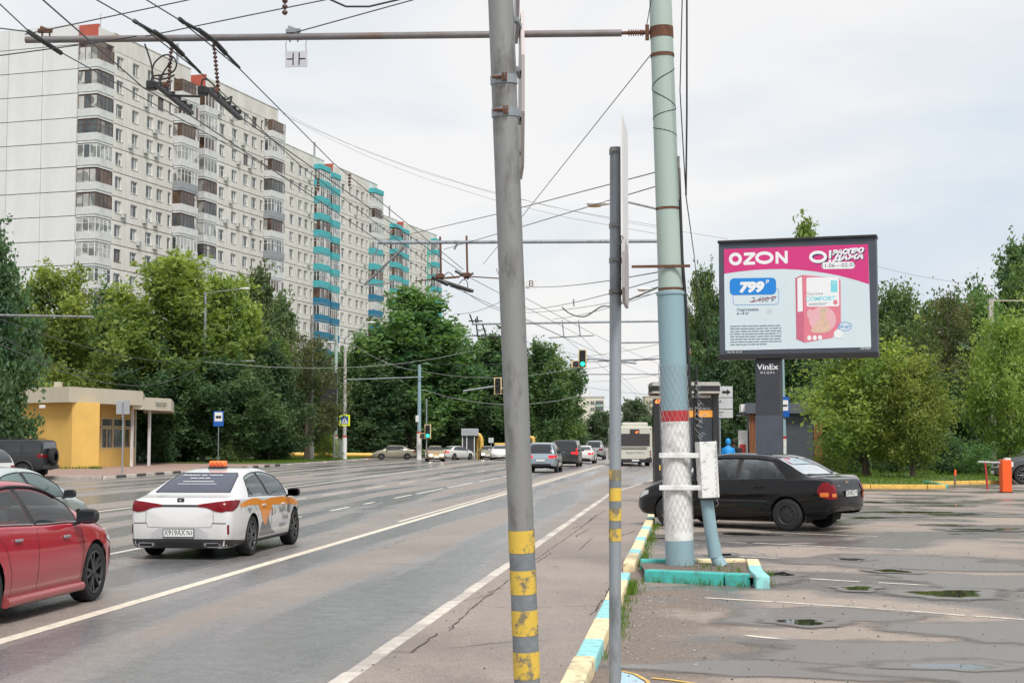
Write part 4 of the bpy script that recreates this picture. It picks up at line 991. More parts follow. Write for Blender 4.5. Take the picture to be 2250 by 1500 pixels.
# wires by photo direction and the depth of the poles they hang on
def wire(label, pts, r=.008, sag=0, m=None):
    P = [D(*p) for p in pts]; Q = [P[0]]
    for a, b in zip(P, P[1:]):
        for k in range(1, 7): t = k/6; Q.append(a.lerp(b, t)-Vector((0, 0, sag*4*t*(1-t))))
    return cable('overhead_wire', label, Q, r, m)
def thick(label, pts, r=.024): return cable('wire_sleeve', label, [D(*p) for p in pts], r, M_blk, 'insulator', 'black sleeves on the overhead wires', 7)
wire('left trolley wire running from the near pipe to the second pipe', [(85, -8, 14.5), (315, 193, 19.9), (405, 245, 21.2), (965, 617, 41.2), (1240, 742, 69), (1352, 828, 98), (1430, 893, 160)], .009)
wire('right trolley wire running from the near pipe to the second pipe', [(500, 238, 21), (1027, 607, 41.2), (1276, 738, 69), (1362, 822, 98), (1433, 892, 160)], .009)
wire('feeder wire crossing over the near pipe, left one', [(205, -4, 17), (300, 50, 19), (443, 162, 21.2), (660, 364, 30), (968, 598, 41)], .009)
wire('feeder wire crossing over the near pipe, right one', [(315, -4, 17.5), (395, 45, 19), (525, 150, 21.2), (732, 358, 30), (1018, 592, 41)], .009)
wire('edge wire along the far left end of the near pipe', [(-5, 62, 19), (60, 70, 20), (137, 117, 21.2), (690, 425, 41)], .009)
wire('second edge wire at the top left corner', [(-5, 5, 18.5), (60, 66, 20.3)], .009)
wire('span wire at the left edge below the near pipe', [(-5, 123, 20.6), (190, 97, 20.2), (300, 80, 20)], .009)
wire('stay from the left pipe end to the pole top', [(55, 76, 20.6), (415, 0, 20.1), (900, -105, 20), (1440, -225, 19.8)], .009)
wire('stay from the pipe beyond the insulators to the pole top', [(320, 80, 20.6), (705, 2, 20.2), (1440, -150, 19.8)], .009)
wire('stay from the middle pipe clip to the pole top', [(640, 74, 20.2), (915, -2, 20), (1440, -140, 19.8)], .009)
wire('slanting wire from the tall pole down to the second pipe gear', [(1437, 112, 19.9), (1148, 475, 31), (1062, 580, 41)], .007)
wire('upper wire from the tall pole to the second pipe end', [(1446, 377, 19.9), (1085, 472, 30), (850, 526, 41.3)], .008)
wire('lower wire from the tall pole to the second pipe gear', [(1446, 408, 19.9), (1150, 497, 30), (975, 548, 41.3)], .008)
thick('first black sleeve left of the insulators', [(293, 45, 19), (302, 51, 19)], .028)
thick('long black sleeve over the left insulator string', [(305, 53, 19.2), (338, 72, 19.5)]); thick('thick black sleeve at the left pipe crossing', [(338, 70, 19.6), (372, 92, 20), (402, 121, 20.4)], .034)
thick('lower black sleeve past the left pipe crossing', [(406, 125, 20.5), (440, 160, 21.1)], .02)
thick('first black sleeve right of the insulators', [(394, 42, 19), (404, 50, 19.1)], .03); thick('long black sleeve over the right insulator string', [(405, 50, 19.2), (434, 66, 19.5)])
thick('thick black sleeve at the right pipe crossing', [(436, 66, 19.6), (470, 90, 20), (496, 118, 20.4)], .034); thick('lower black sleeve past the right pipe crossing', [(498, 120, 20.5), (526, 149, 21.1)], .02)
thick('black sleeve at the far left pipe end', [(62, 70, 20.2), (100, 95, 20.6), (134, 117, 21)], .034)
for px, py, d_, lb in ((768, 395, 32, 'small black insulator hanging right of the second feeder'), (699, 404, 33, 'small black insulator hanging before the turquoise balconies'), (626, 8, 18, 'small black insulator at the top edge above the plate')):
    p = D(px, py, d_); mb = MB(); prof = []
    for k in range(4): prof += [(.012, .07*k), (.035, .07*k+.02), (.035, .07*k+.04), (.012, .07*k+.06)]
    mb.lathe(prof, 10); tag(mb.build('strain_insulator', M_ins, None, p-Vector((0, 0, .14))), lb, 'insulator', 'small insulators on the wires')
wire('wire hanging from the top edge above the plate', [(624, -12, 17.9), (626, 8, 18)], .007)
wire('black wire with insulator along the top edge right of the plate', [(715, -5, 17), (760, 15, 17.4), (810, 15, 17.7), (900, -6, 18)], .012, 0, M_blk)
wire('short wire above the pole clamp at the top', [(1432, -6, 19.5), (1421, 55, 19.7)], .006)
wire('black bundled cable hanging right of the tall pole', [(1509, -5, 19.5), (1509, 250, 19.5), (1507, 430, 19.5)], .013, 0, M_blk)
wire('thin cable hanging right of the tall pole', [(1499, -5, 19.6), (1494, 200, 19.6), (1507, 430, 19.5)], .008, 0, M_blk)
wire('thin cable dropping from the bundle behind the billboard', [(1507, 430, 19.6), (1525, 560, 26), (1536, 660, 34), (1560, 800, 38)], .008)
for k, (a, b) in enumerate((((600, 235, 190), (1450, 497, 120)), ((620, 250, 190), (1450, 515, 120)), ((640, 262, 200), (1600, 525, 140)))):
    wire('faint long wire high over the road, %s of the three' % ('upper', 'middle', 'lowest')[k], [a, b], .014, 2.0)
wire('faint wire right of the billboard over the trees', [(1925, 585, 60), (2255, 630, 60)], .006, .2)
# ---- more trolley poles along the pavement, each with its pipe
def far_pole(lab, Y, apx, ay, alx, aly, lamp=None, H=9.3):
    b = Vector((-.3, Y, 0)); th = thing('trolley_pole', lab, 'pole', b, 0, 'trolley poles along the right pavement')
    mb = MB(); mb.tube([(0, 0, 2.15), (0, 0, 3.6), (0, 0, H)], [.17, .165, .13], 16); mb.build('shaft', M_pblue, th)
    mb = MB(); mb.tube([(0, 0, -.1), (0, 0, 1.95)], .178, 16); mb.build('white_band', M_pwhite, th); mb = MB(); mb.tube([(0, 0, 1.95), (0, 0, 2.15)], .177, 16); mb.build('red_band', M_pred, th)
    a = VYp(apx, ay, Y)-b; e = VYp(alx, aly, Y)-b; a.x = 0
    mb = MB(); mb.tube([a, e], .05, 10); mb.build('crossarm', M_galv2, th)
    if lamp:
        p0 = Vector((-.1, 0, VYp(1450, lamp[2], Y).z)); p1 = VYp(lamp[0], lamp[1], Y)-b
        mb = MB(); mb.tube([p0, p0.lerp(p1, .6)+Vector((0, 0, .12)), p1], .03, 8); mb.build('lamp_arm', M_galv, th)
        mb = MB(); Mx = Matrix.Rotation(.12, 3, 'Y'); pr = [(0.001, -.36), (.09, -.33), (.14, -.15), (.12, .1), (.06, .3), (.03, .36)]
        mb.lathe(pr, 14, 'X'); me = mb.mesh('lamp_head', M_white); me.transform(Matrix.Translation(p1+Vector((-.1, 0, 0))) @ Matrix.Diagonal((1, 1, .55, 1))); hd = link('lamp_head', me, th)
        mb = MB(); mb.lathe([(.001, -.3), (.08, -.25), (.1, -.1), (.07, .05), (.001, .08)], 12, 'X'); me = mb.mesh('lamp_glass', mat('lamp_amber_glass', (.55, .30, .10), .2, var=.1)); me.transform(Matrix.Translation(p1+Vector((-.12, 0, -.06))) @ Matrix.Diagonal((1, 1, .5, 1))); link('lamp_glass', me, hd)
    return th
far_pole('second trolley pole behind the tall green one with street lamp', 40.7, 1450, 530, 830, 533, (1325, 447, 466))
far_pole('third trolley pole behind the tall green one', 68, 1450, 705, 1037, 712, (1422, 635, 640))
far_pole('fourth trolley pole behind the tall green one', 88, 1450, 751, 1365, 753, None)
far_pole('fifth trolley pole behind the tall green one', 100, 1450, 786, 1312, 793, None)
far_pole('sixth trolley pole behind the tall green one', 125, 1450, 822, 1278, 822, None)
# gear on the second pipe
g2 = thing('trolley_gear', 'rusty trolley wire gear hanging below the second pipe', 'insulator', VYp(995, 612, 40.7))
def l2(x, y, Y=40.7): return VYp(x, y, Y)-g2.location
for x, yt, yb in ((967, 520, 604), (1025, 518, 602)):
    mb = MB(); mb.tube([l2(x, yt), l2(x+2, yb)], .028, 8); mb.build('dropper', M_rust, g2); mb = MB(); mb.rbox(l2(x, yb+2), (.22, .16, .12), .03); mb.build('rust_block', M_rust, g2)
for a, b, r_ in (((912, 618), (965, 612), .02), ((965, 612), (1010, 608), .03), ((1010, 606), (1150, 615), .018), ((965, 615), (1040, 640), .05), ((990, 627), (1035, 640), .045), ((950, 608), (985, 625), .06), ((1000, 595), (1030, 612), .035), ((1040, 600), (1020, 612), .03)):
    mb = MB(); mb.tube([l2(*a), l2(*b)], r_, 6); mb.build('link', M_blackp if r_ > .03 else M_rust, g2)
for a in ([(975, 608), (985, 598), (995, 605), (1000, 612)], [(1008, 624), (1018, 614), (1026, 618), (1028, 632)], [(960, 625), (963, 640), (970, 650)]): mb = MB(); mb.tube(spline([l2(*q) for q in a], 4), .012, 5); mb.build('jumper', M_blk, g2)
for a, b in (((888, 543), (800, 626)), ((800, 626), (858, 622)), ((831, 540), (824, 562))): mb = MB(); mb.tube([l2(*a), l2(*b)], .035 if a[0] == 888 else .015, 6); mb.build('strut', M_rustgal, g2)
for x in (962, 1008): mb = MB(); mb.tube([l2(x, 528), l2(x-10, 548)], .03, 6); mb.build('strap', M_galv, g2)
for x, yb, Y, lb in ((1239, 740, 68, 'left dropper under the third pipe'), (1275, 738, 68, 'right dropper under the third pipe')):
    cable('dropper', lb, [VYp(x-4, 703, Y), VYp(x, yb, Y)], .03, M_galv2, 'bracket', 'droppers under the third pipe')
cable('span_bar', 'grey span bar holding the trolley wires under the third pipe', [VYp(1205, 742, 68), VYp(1305, 737, 68)], .022, M_wire, 'bar', None)
gear = thing('trolley_gear', 'tangle of clamps on the left end of the third pipe', 'insulator', VYp(1045, 705, 68))
for a, b in (((1032, 690), (1040, 712)), ((1045, 700), (1050, 740)), ((1030, 705), (1060, 705)), ((1048, 695), (1050, 708)), ((1040, 737), (1150, 742)), ((1060, 712), (1068, 738))): mb = MB(); mb.tube([VYp(*a, 68)-gear.location, VYp(*b, 68)-gear.location], .035, 6); mb.build('clamp', M_blackp, gear)
# thin cross wires
for k, (a, b, nm) in enumerate((
    ((1150, 628, 60), (1450, 597, 22), 'thin cross wire carrying the letter plate'), ((1150, 680, 66), (1450, 613, 24), 'thin cross wire with short dark tube'), ((1150, 687, 66), (1450, 642, 40), 'thin cross wire just below the tube wire'),
    ((1215, 701, 68), (1450, 640, 40), 'thin wire rising from the third pipe to the tall pole'), ((880, 800, 140), (1440, 790, 66), 'thin cross wire above the hanging traffic signal'), ((1240, 785, 75), (1450, 755, 66), 'thin wire right of the hanging signal'),
    ((1270, 812, 100), (1450, 780, 88), 'thin wire below the hanging signal'), ((1020, 640, 41.5), (1130, 690, 60), 'thin wire left of the leaning pole'), ((1155, 655, 48), (1450, 800, 100), 'long thin wire falling to the road end, upper'), ((1155, 700, 52), (1450, 830, 110), 'long thin wire falling to the road end, lower'),
    ((1155, 750, 70), (1340, 790, 100), 'short falling thin wire over the round tree'), ((1000, 690, 60), (1105, 660, 50), 'thin wire over the dark tree top'), ((1090, 590, 44), (1150, 700, 66), 'thin wire beside the leaning pole'),
    ((1290, 850, 140), (1460, 868, 120), 'thin cross wire over the far cream house'), ((1300, 838, 150), (1450, 822, 126), 'thin cross wire above the far cream house roof'), ((1300, 885, 170), (1440, 915, 150), 'thin wire by the far hazy trees'), ((1370, 905, 150), (1440, 895, 140), 'short thin wire right of the slim pole'))):
    wire(nm, [a, b], .009 if a[2] < 90 else .014, .12)
for a, b, c, nm in (((-5, 735, 60), (320, 805, 100), 1.0, 'dark wire sagging across the left trees, lower'), ((-5, 700, 60), (450, 795, 108), .6, 'dark wire sagging across the left trees, upper'), ((-5, 755, 50), (440, 805, 108), 1.4, 'third dark wire across the left trees'), ((450, 795, 108), (1040, 770, 150), 1.0, 'pale wire from lamp pole to signal mast'),
                ((760, 745, 140), (925, 815, 145), .6, 'string of small lights from the crossing pole to the mast'), ((925, 815, 145), (1280, 805, 130), .8, 'string of small lights from the mast to the right'), ((925, 855, 145), (1280, 868, 150), 1.2, 'lower string of small lights across the road')):
    wire(nm, [a, b], .016, c, M_wire if 'dark' in nm else mat('pale_cable', (.42, .43, .42), .6, var=.1))
cable('jumper_cable', 'grey sagging jumper cable between the slim pole and the wires', spline([D(*q) for q in ((1235, 675, 60), (1255, 690, 60), (1285, 695, 58), (1320, 674, 55), (1345, 672, 52), (1390, 655, 48), (1448, 630, 41))], 5), .03, M_galv, 'cable', None)
cable('tube', 'short dark tube hanging on a cross wire', [D(1260, 657, 60), D(1261, 673, 60)], .03, M_galv, 'insulator', None)
lp = thing('letter_plate', 'small white plate with a black letter on a cross wire', 'sign', D(1166, 624, 58)); Mx = frame((0, 0, 0), (1, 0, 0), (0, 0, 1))
mb = MB(); mb.rbox((0, 0, 0), (.5, .02, .34), .01); mb.build('plate', M_white, lp); text('letter', 'В', .32, M_blackp, lp, frame((.02, -.014, 0), (1, 0, 0), (0, 0, 1)))
mb = MB(); mb.bbox((-.18, -.016, -.15), (-.05, -.012, -.13)); mb.build('mark', M_blackp, lp)
# ---- left side lamp posts and concrete poles
def left_pole(lab, px, top, d_, r0, r1, m, foot=None, lamp=None, arms=(), name='lamp_post', cat='lamp post', foot_m=None):
    b = D(px, 960, d_); b.z = 0; th = thing(name, lab, cat, b); H = D(px, top, d_).z
    mb = MB(); mb.tube([(0, 0, -.1), (0, 0, H*.5), (0, 0, H)], [r0, (r0+r1)/2, r1], 14); mb.build('shaft', m, th)
    if foot: mb = MB(); mb.tube([(0, 0, -.1), (0, 0, foot)], r0+.03, 14); mb.build('foot', foot_m or M_conc, th); mb = MB(); mb.tube([(0, 0, foot), (0, 0, foot+.16)], r0+.02, 14); mb.build('red_band', M_pred, th)
    for (ax_, ay_, bx, by) in arms:
        mb = MB(); mb.tube([D(ax_, ay_, d_)-b, D(bx, by, d_)-b], .05, 8); mb.build('crossarm', M_galv2, th)
    if lamp:
        for (x0, y0, x1, y1) in lamp:
            a, e = D(x0, y0, d_)-b, D(x1, y1, d_)-b; mb = MB(); mb.tube(spline([Vector((0, 0, a.z-.6)), a, e], 5), .04, 8); mb.build('lamp_arm', M_galv, th)
            mb = MB(); mb.lathe([(.001, -.42), (.12, -.36), (.17, -.1), (.13, .2), (.05, .42)], 12, 'X'); me = mb.mesh('lamp_head', M_white); sgn = -1 if x1 > x0 else 1
            me.transform(Matrix.Translation(e) @ Matrix.Diagonal((sgn, 1, .5, 1))); link('lamp_head', me, th)
    return th
left_pole('grey lamp post standing in the edge of the big maple', 447, 640, 120, .17, .10, M_galv2, 1.7, [(455, 645, 538, 634)], [(447, 793, 560, 793)])
left_pole('grey concrete post beside the thin olive tree', 684, 690, 130, .22, .15, M_galv, 2.0, None, [(560, 793, 706, 793)], 'concrete_post', 'post')
left_pole('pale steel post behind the crossing sign', 737, 715, 138, .2, .14, M_pgreen, 2.1, [(737, 745, 727, 752)], (), 'lamp_post', 'lamp post', M_pwhite)
left_pole('tall brown grey lamp post carrying the crossing sign', 757, 765, 136, .19, .13, M_conc, 2.0, [(762, 740, 815, 708)], (), 'lamp_post', 'lamp post', M_pwhite)
sm = left_pole('pale signal mast at the crossing in front of dark trees', 921, 800, 143, .21, .15, M_pblue, 2.4, None, [(760, 834, 930, 828)], 'signal_mast', 'mast', M_pwhite)
cable('crossarm', 'pale pipe entering from the left picture edge', [D(-20, 692, 60), D(205, 696, 64)], .05, M_galv, 'pipe', None)
mb = MB(); mb.bbox((-.3, -.25, 3.5), (.0, -.1, 4.1)); mb.build('junction_box', M_white, sm)
# portal board (dark) by the crossing post
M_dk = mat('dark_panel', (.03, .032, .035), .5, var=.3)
pb = thing('notice_board', 'large dark blank board on a post left of the crossing sign', 'board', (D(728, 960, 134).x, D(728, 960, 134).y, 0))
mb = MB(); mb.rbox((-.3, 0, 5.2), (1.6, .2, 5.2), .05); mb.build('board', M_dk, pb); mb = MB(); mb.tube([(.2, .2, -.1), (.2, .2, 3)], .07, 8); mb.build('post', M_galv2, pb)
# ---- traffic signals
M_sigb = mat('signal_backplate', (.70, .55, .30), .5, var=.1); M_gl = mat('signal_green', (.01, .5, .3), .4, var=0, emit=(.02, 1, .55), es=2.2); M_off = mat('signal_lens_off', (.03, .03, .032), .25, var=.3)
def signal(lab, px, py, d_, s=1.0, on=True, side=-1, yaw=0):
    c = D(px, py, d_); th = thing('traffic_signal', lab, 'traffic light', c, TH+yaw); th.scale = (s, s, s)
    mb = MB(); poly = [(-.24, -.5), (.24, -.5), (.24, .55), (-.24, .55)]
    mb.bbox((-.24, .0, -.52), (.24, .04, .55)); mb.build('backplate', M_sigb, th)
    mb = MB(); mb.bbox((side*.24, .0, -.52), (side*.66, .038, -.1)); mb.build('side_backplate', M_sigb, th)
    mb = MB(); mb.rbox((0, -.06, .02), (.34, .14, .96), .03); mb.build('housing', M_blackp, th); mb = MB(); mb.rbox((side*.4, -.06, -.31), (.32, .14, .33), .03); mb.build('side_housing', M_blackp, th)
    for k, z in enumerate((.34, .02, -.3)):
        mb = MB(); mb.tube([(0, -.15, z), (0, -.135, z)], .125, 20); mb.build('lens', M_gl if (on and k == 2) else M_off, th)
        mb = MB(); mb.tube([(0, -.135, z+.0), (0, -.27, z+.0)], .14, 16, False); ob = mb.build('visor', M_blackp, th)
    mb = MB(); mb.tube([(side*.4, -.15, -.31), (side*.4, -.135, -.31)], .12, 16); mb.build('lens', M_off, th); return th
sg = signal('hanging traffic signal showing green above the road', 1280, 788, 78, .88, True, -1)
mb = MB(); mb.tube([(.25, .1, .0), (1.0, .2, .0), (3.2, .3, -.25)], .06, 8); mb.build('mast_arm', M_galv2, sg)
sg = signal('unlit traffic signal half behind the leaning pole', 1094, 848, 84, .88, False, 1)
mb = MB(); mb.tube([(-.2, .1, .0), (-2.2, .2, -.3)], .05, 8); mb.build('mast_arm', M_galv2, sg)
sg = signal('low traffic signal showing green on the far mast', 940, 948, 142, 1.25, True, -1)
mb = MB(); mb.tube([(-.1, .05, -3.0), (-.1, .05, 2.5)], .05, 8); mb.build('mast_post', M_galv2, sg)
# ---- road signs
def post_sign(lab, base, H, wd, h, parts, m_back, name='road_sign', cat='sign', yaw=0, m_post=None, r=.035):
    th = thing(name, lab, cat, base, yaw); mb = MB(); mb.tube([(0, 0.03, -.1), (0, 0.03, H-.05)], r, 10); mb.build('post', m_post or M_galv2, th)
    mb = MB(); mb.rbox((0, -.03, H-h/2), (wd, .025, h), .01); mb.build('plate', m_back, th)
    for nm, x0, z0, x1, z1, m in parts: mb = MB(); mb.bbox((x0, -.05, H-h+z0), (x1, -.044, H-h+z1)); mb.build(nm, m, th)
    return th
def bus_icon(x, z, w_): return [('bus_shape', x-w_/2, z, x+w_/2, z+w_*.42, M_blackp), ('bus_wheel', x-w_*.3, z-w_*.1, x-w_*.15, z-.001, M_blackp), ('bus_wheel', x+w_*.15, z-w_*.1, x+w_*.3, z-.001, M_blackp)]
b = G(479, 1017, 0); post_sign('blue bus stop sign on a thin post by the left trees', b, (D(479, 903, (b-_C).dot(_fw)).z), .78, 1.15, [('white_field', -.3, .38, .3, 1.07, M_white)], M_blue, yaw=TH)
for nm, x0, z0, x1, z1, m in bus_icon(0, .62, .42): 
    mb = MB(); H_ = D(479, 903, (b-_C).dot(_fw)).z; mb.bbox((x0, -.056, H_-1.15+z0), (x1, -.0505, H_-1.15+z1)); mb.build(nm, m, bpy.data.objects[[o.name for o in bpy.data.objects if o.name.startswith('road_sign')][-1]])
b = G(268, 1040, 0); Hb = D(275, 879, (b-_C).dot(_fw)).z
sgn = post_sign('grey back of a square sign on a post before the kiosk', b, Hb, .7, .72, [], M_grey, yaw=TH, r=.045)
mb = MB(); mb.tube([(0, -.06, Hb-.9), (0, -.06, Hb-.1)], .04, 8); mb.build('post_top', M_galv2, sgn)
c = D(757, 923, 132)
ps_ = thing('pedestrian_sign', 'yellow framed blue pedestrian crossing sign on the brown lamp post', 'sign', c, TH)
mb = MB(); mb.rbox((0, 0, 0), (.95, .04, .98), .01); mb.build('border', M_yfl, ps_); mb = MB(); mb.bbox((-.33, -.028, -.34), (.33, -.022, .34)); mb.build('field', M_blue, ps_)
mb = MB(); mb.prism([(-.29, -.27), (.29, -.27), (0, .3)], .03, .034, frame((0, 0, 0), (1, 0, 0), (0, 0, 1))); mb.build('triangle', M_white, ps_)
mb = MB(); P = [(-.03, .08), (.02, .08), (.03, -.05), (.13, -.22), (.08, -.22), (-.01, -.1), (-.09, -.22), (-.14, -.22), (-.04, -.03)]; mb.prism(P, .038, .041, frame((0, 0, 0), (1, 0, 0), (0, 0, 1))); mb.tube([(0, -.042, .13), (0, -.04, .13)], .035, 10); mb.build('walker', M_blackp, ps_)
# ================================================================== KIOSKS, SHELTER, BILLBOARD, FURNITURE
def ground(p): return Vector((p.x, p.y, 0))
# ---- yellow kiosk with canopy
M_yel = mat('kiosk_yellow_plaster', (.72, .45, .115), .8, var=.05, scale=.8, dirt=(.60, .39, .11))
M_fas = mat('kiosk_fascia_beige', (.52, .48, .38), .7, var=.06, scale=.5)
M_och = mat('kiosk_ochre', (.48, .31, .08), .7, var=.08)
M_fr = mat('kiosk_frame_tan', (.50, .40, .22), .6, var=.1)
kz = lambda y, d: 1.7+(968-y)/FPX*d
ks = thing('kiosk', 'yellow flat roofed kiosk with beige fascia and canopy behind the left footway', 'kiosk', ground(D(200, 960, 94)))
o_ = ks.location
A = [D(20, 960, 99), D(37, 960, 95), D(158, 960, 92), D(218, 960, 93)]; B0 = D(222, 960, 97.5); B1 = D(297, 960, 104); back = [D(297, 960, 116), D(20, 960, 116)]
def P2(p): return (p.x-o_.x, p.y-o_.y)
mb = MB(); mb.prism([P2(p) for p in (D(37, 960, 108), A[1], A[2], A[3], D(221, 960, 108))], 0, 4.05); mb.build('wall', M_yel, ks)
u = (B1-B0); u.z = 0; L_ = u.length; u.normalize(); nrm = Vector((u.y, -u.x, 0))
def wallpt(s, z, off=0): q = B0+u*s+nrm*off; return (q.x-o_.x, q.y-o_.y, z)
mb = MB()
def slab(mb_, s0, s1, z0, z1, o0, o1):
    vs = [wallpt(s, z, o) for z in (z0, z1) for s in (s0, s1) for o in (o0, o1)]; mb_.add(vs, [(0, 1, 3, 2), (4, 6, 7, 5), (0, 4, 5, 1), (2, 3, 7, 6), (0, 2, 6, 4), (1, 5, 7, 3)])
slab(mb, 0, L_, 0, 1.2, -.2, 0); mb.build('dado_wall', M_yel, ks)
mb = MB(); slab(mb, 0, L_, 3.2, 4.05, -.2, -.02); mb.build('lintel', M_och, ks)
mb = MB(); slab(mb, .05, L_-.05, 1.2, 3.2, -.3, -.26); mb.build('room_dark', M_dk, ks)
nb = 3
for k in range(nb):
    s0, s1 = L_*k/nb, L_*(k+1)/nb
    for z0, z1 in ((1.2, 2.55), (2.6, 3.2)):
        mb = MB(); f = .07
        slab(mb, s0+.02, s0+.02+f, z0, z1, -.1, .02); slab(mb, s1-.02-f, s1-.02, z0, z1, -.1, .02); slab(mb, s0+.02+f, s1-.02-f, z0, z0+f, -.1, .02); slab(mb, s0+.02+f, s1-.02-f, z1-f, z1, -.1, .02)
        if z0 < 2 and k != 1: slab(mb, (s0+s1)/2-.03, (s0+s1)/2+.03, z0+f, z1-f, -.1, .01)
        w_ = mb.build('window', M_fr, ks); mb = MB(); mb.add([wallpt(s0+.05, z0+.05, -.05), wallpt(s1-.05, z0+.05, -.05), wallpt(s1-.05, z1-.05, -.05), wallpt(s0+.05, z1-.05, -.05)], [(0, 1, 2, 3)]); mb.build('pane', M_wb if (k == 2 and z0 < 2) else M_wg, w_)
F_ = [D(8, 960, 101), D(22, 960, 94.6), D(150, 960, 91.3), D(312, 960, 100), D(318, 960, 116), D(8, 960, 116)]
mb = MB(); mb.prism([P2(p) for p in F_], 4.05, 5.0); mb.build('fascia', M_fas, ks)
F2 = [D(290, 960, 99.3), D(375, 960, 104.5), D(382, 960, 116), D(316, 960, 116), D(313, 960, 100.1)]
mb = MB(); mb.prism([P2(p) for p in F2], 3.78, 4.62); cn = mb.build('canopy', M_fas, ks)
ca, cb = D(330, 960, 101.65), D(374, 960, 104.35); cu = (cb-ca); cu.z = 0; cu.normalize(); cm_ = (ca+cb)/2+Vector((cu.y, -cu.x, 0))*.05
text('lettering', 'Город Чудес', .42, mat('letters_dark_green', (.01, .05, .035), .5, var=.1), ks, frame((cm_.x-o_.x, cm_.y-o_.y, 4.2), cu, (0, 0, 1)), sx=.62, bold=.006)
for px, d_ in ((290, 100.5), (328, 103), (296, 106)):
    p = D(px, 960, d_); mb = MB(); mb.box((p.x-o_.x, p.y-o_.y, 1.89), (.16, .16, 3.78)); mb.build('column', M_lw, ks)
mb = MB(); p = D(95, 885, 92.7); mb.rbox(Vector((p.x-o_.x, p.y-o_.y-.1, 3.8)), (.35, .2, .2), .03); mb.build('flood_lamp', M_white, ks)
mb = MB(); p = D(128, 845, 96); mb.bbox((p.x-o_.x-.2, p.y-o_.y-.2, 5), (p.x-o_.x+.2, p.y-o_.y+.2, 5.45)); mb.build('chimney', M_lb, ks)
# ---- bus shelter on the right pavement
M_shf = mat('shelter_metal_strip', (.55, .54, .50), .35, .6, var=.15); M_shd = mat('shelter_black', (.02, .019, .022), .35, var=.2, coat=.2)
M_or = mat('orange_strip', (.80, .35, .05), .4, var=.15, scale=3, emit=(.8, .3, .05), es=.15); M_led = mat('led_orange', (.9, .2, .05), .4, var=0, emit=(1, .2, .05), es=2.5)
sb = G(1447, 1064, 0); shl = thing('bus_shelter', 'black bus stop shelter with striped metal roof behind the tall pole', 'shelter', sb, TH); k_ = FPX/((sb-_C).dot(_fw))
def sx_(px): return (px-1447)/k_
def sz_(py): return 1.7+(968-py)/k_
for nm, x0, x1, y0, y1, y2, y3, m in (('roof_band', 1433, 1580, 848, 860, -.5, 1.4, M_shd), ('roof_strip', 1432, 1581, 843, 848, -.54, 1.42, M_shf), ('roof_strip', 1432, 1581, 860, 864.5, -.54, 1.42, M_shf), ('roof_top', 1434, 1579, 839.5, 843, -.5, 1.4, M_shf), ('roof_soffit', 1434, 1579, 864.5, 867, -.48, 1.4, M_rust)):
    mb = MB(); mb.bbox((sx_(x0), y2, sz_(y1)), (sx_(x1), y3, sz_(y0))); mb.build(nm, m, shl)
mb = MB(); mb.bbox((-.18, -.3, 0), (.17, .2, sz_(876))); py_ = mb.build('information_pylon', M_shd, shl)
text('route_number', '67', .2, M_led, py_, frame((-.04, -.305, sz_(882.5)), (1, 0, 0), (0, 0, 1)), bold=.004)
mb = MB(); mb.bbox((.0, -.31, sz_(1032)), (.22, -.302, sz_(1021))); mb.build('yellow_mark', M_kyy, py_)
mb = MB(); mb.bbox((.05, -.31, .3), (.16, -.303, sz_(890))); mb.build('glass_front', mat('shelter_glass_dark', (.05, .06, .08), .08, var=.2), py_)
mb = MB(); mb.bbox((sx_(1567), -.1, 0), (sx_(1579), .15, sz_(866))); mb.build('post', M_shd, shl)
mb = MB(); mb.bbox((sx_(1512), .0, .25), (sx_(1566.8), .06, sz_(890))); mb.build('poster_case', mat('poster_case_glass', (.035, .045, .06), .1, var=.4, scale=1.5), shl)
mb = MB(); mb.bbox((sx_(1512), -.05, sz_(889.9)), (sx_(1566.9), .08, sz_(874))); mb.build('header_panel', M_shd, shl)
mb = MB(); mb.bbox((sx_(1514), -.02, sz_(916)), (sx_(1567), -.004, sz_(901))); mb.build('orange_strip', M_or, shl)
text('strip_text', 'ЖНТЕЛЕФОН', .13, M_white, shl, frame((sx_(1538), -.012, sz_(898)), (1, 0, 0), (0, 0, 1)))
mb = MB(); mb.bbox((sx_(1515), -.12, sz_(873.5)), (sx_(1562), -.08, sz_(864.5))); mb.build('stop_name_plate', M_white, shl)
text('stop_name', 'шоссе', .16, M_blackp, shl, frame((sx_(1545), -.125, sz_(868)), (1, 0, 0), (0, 0, 1)))
mb = MB(); mb.bbox((-.1, 1.3, 0), (sx_(1579), 1.34, 3.1)); mb.build('back_glass', glass_mat('shelter_glass', (.5, .55, .58), .55), shl)
# ---- route direction sign
db = G(1584, 1062, 0); kd_ = FPX/((db-_C).dot(_fw)); dz = lambda y: 1.7+(968-y)/kd_
dsn = thing('direction_sign', 'stacked grey direction panels with black arrow beside the bus shelter', 'sign', db, TH)
mb = MB(); mb.tube([(-.02, .05, -.1), (-.02, .05, dz(850))], .04, 10); mb.build('post', M_galv2, dsn)
M_pg = mat('sign_panel_light_grey', (.50, .52, .54), .45, var=.05)
for y0, y1 in ((848, 873), (873.8, 898), (899, 918)): mb = MB(); mb.rbox((.22, -.02, (dz(y0)+dz(y1))/2), (.56, .03, dz(y0)-dz(y1)-.01), .008); mb.build('panel', M_pg, dsn)
mb = MB(); mb.prism([(0, -.05), (.19, -.05), (.19, -.12), (.34, 0), (.19, .12), (.19, .05), (0, .05)], .04, .043, frame((.08, 0, dz(861)), (1, 0, 0), (0, 0, 1))); mb.build('arrow', M_blackp, dsn)
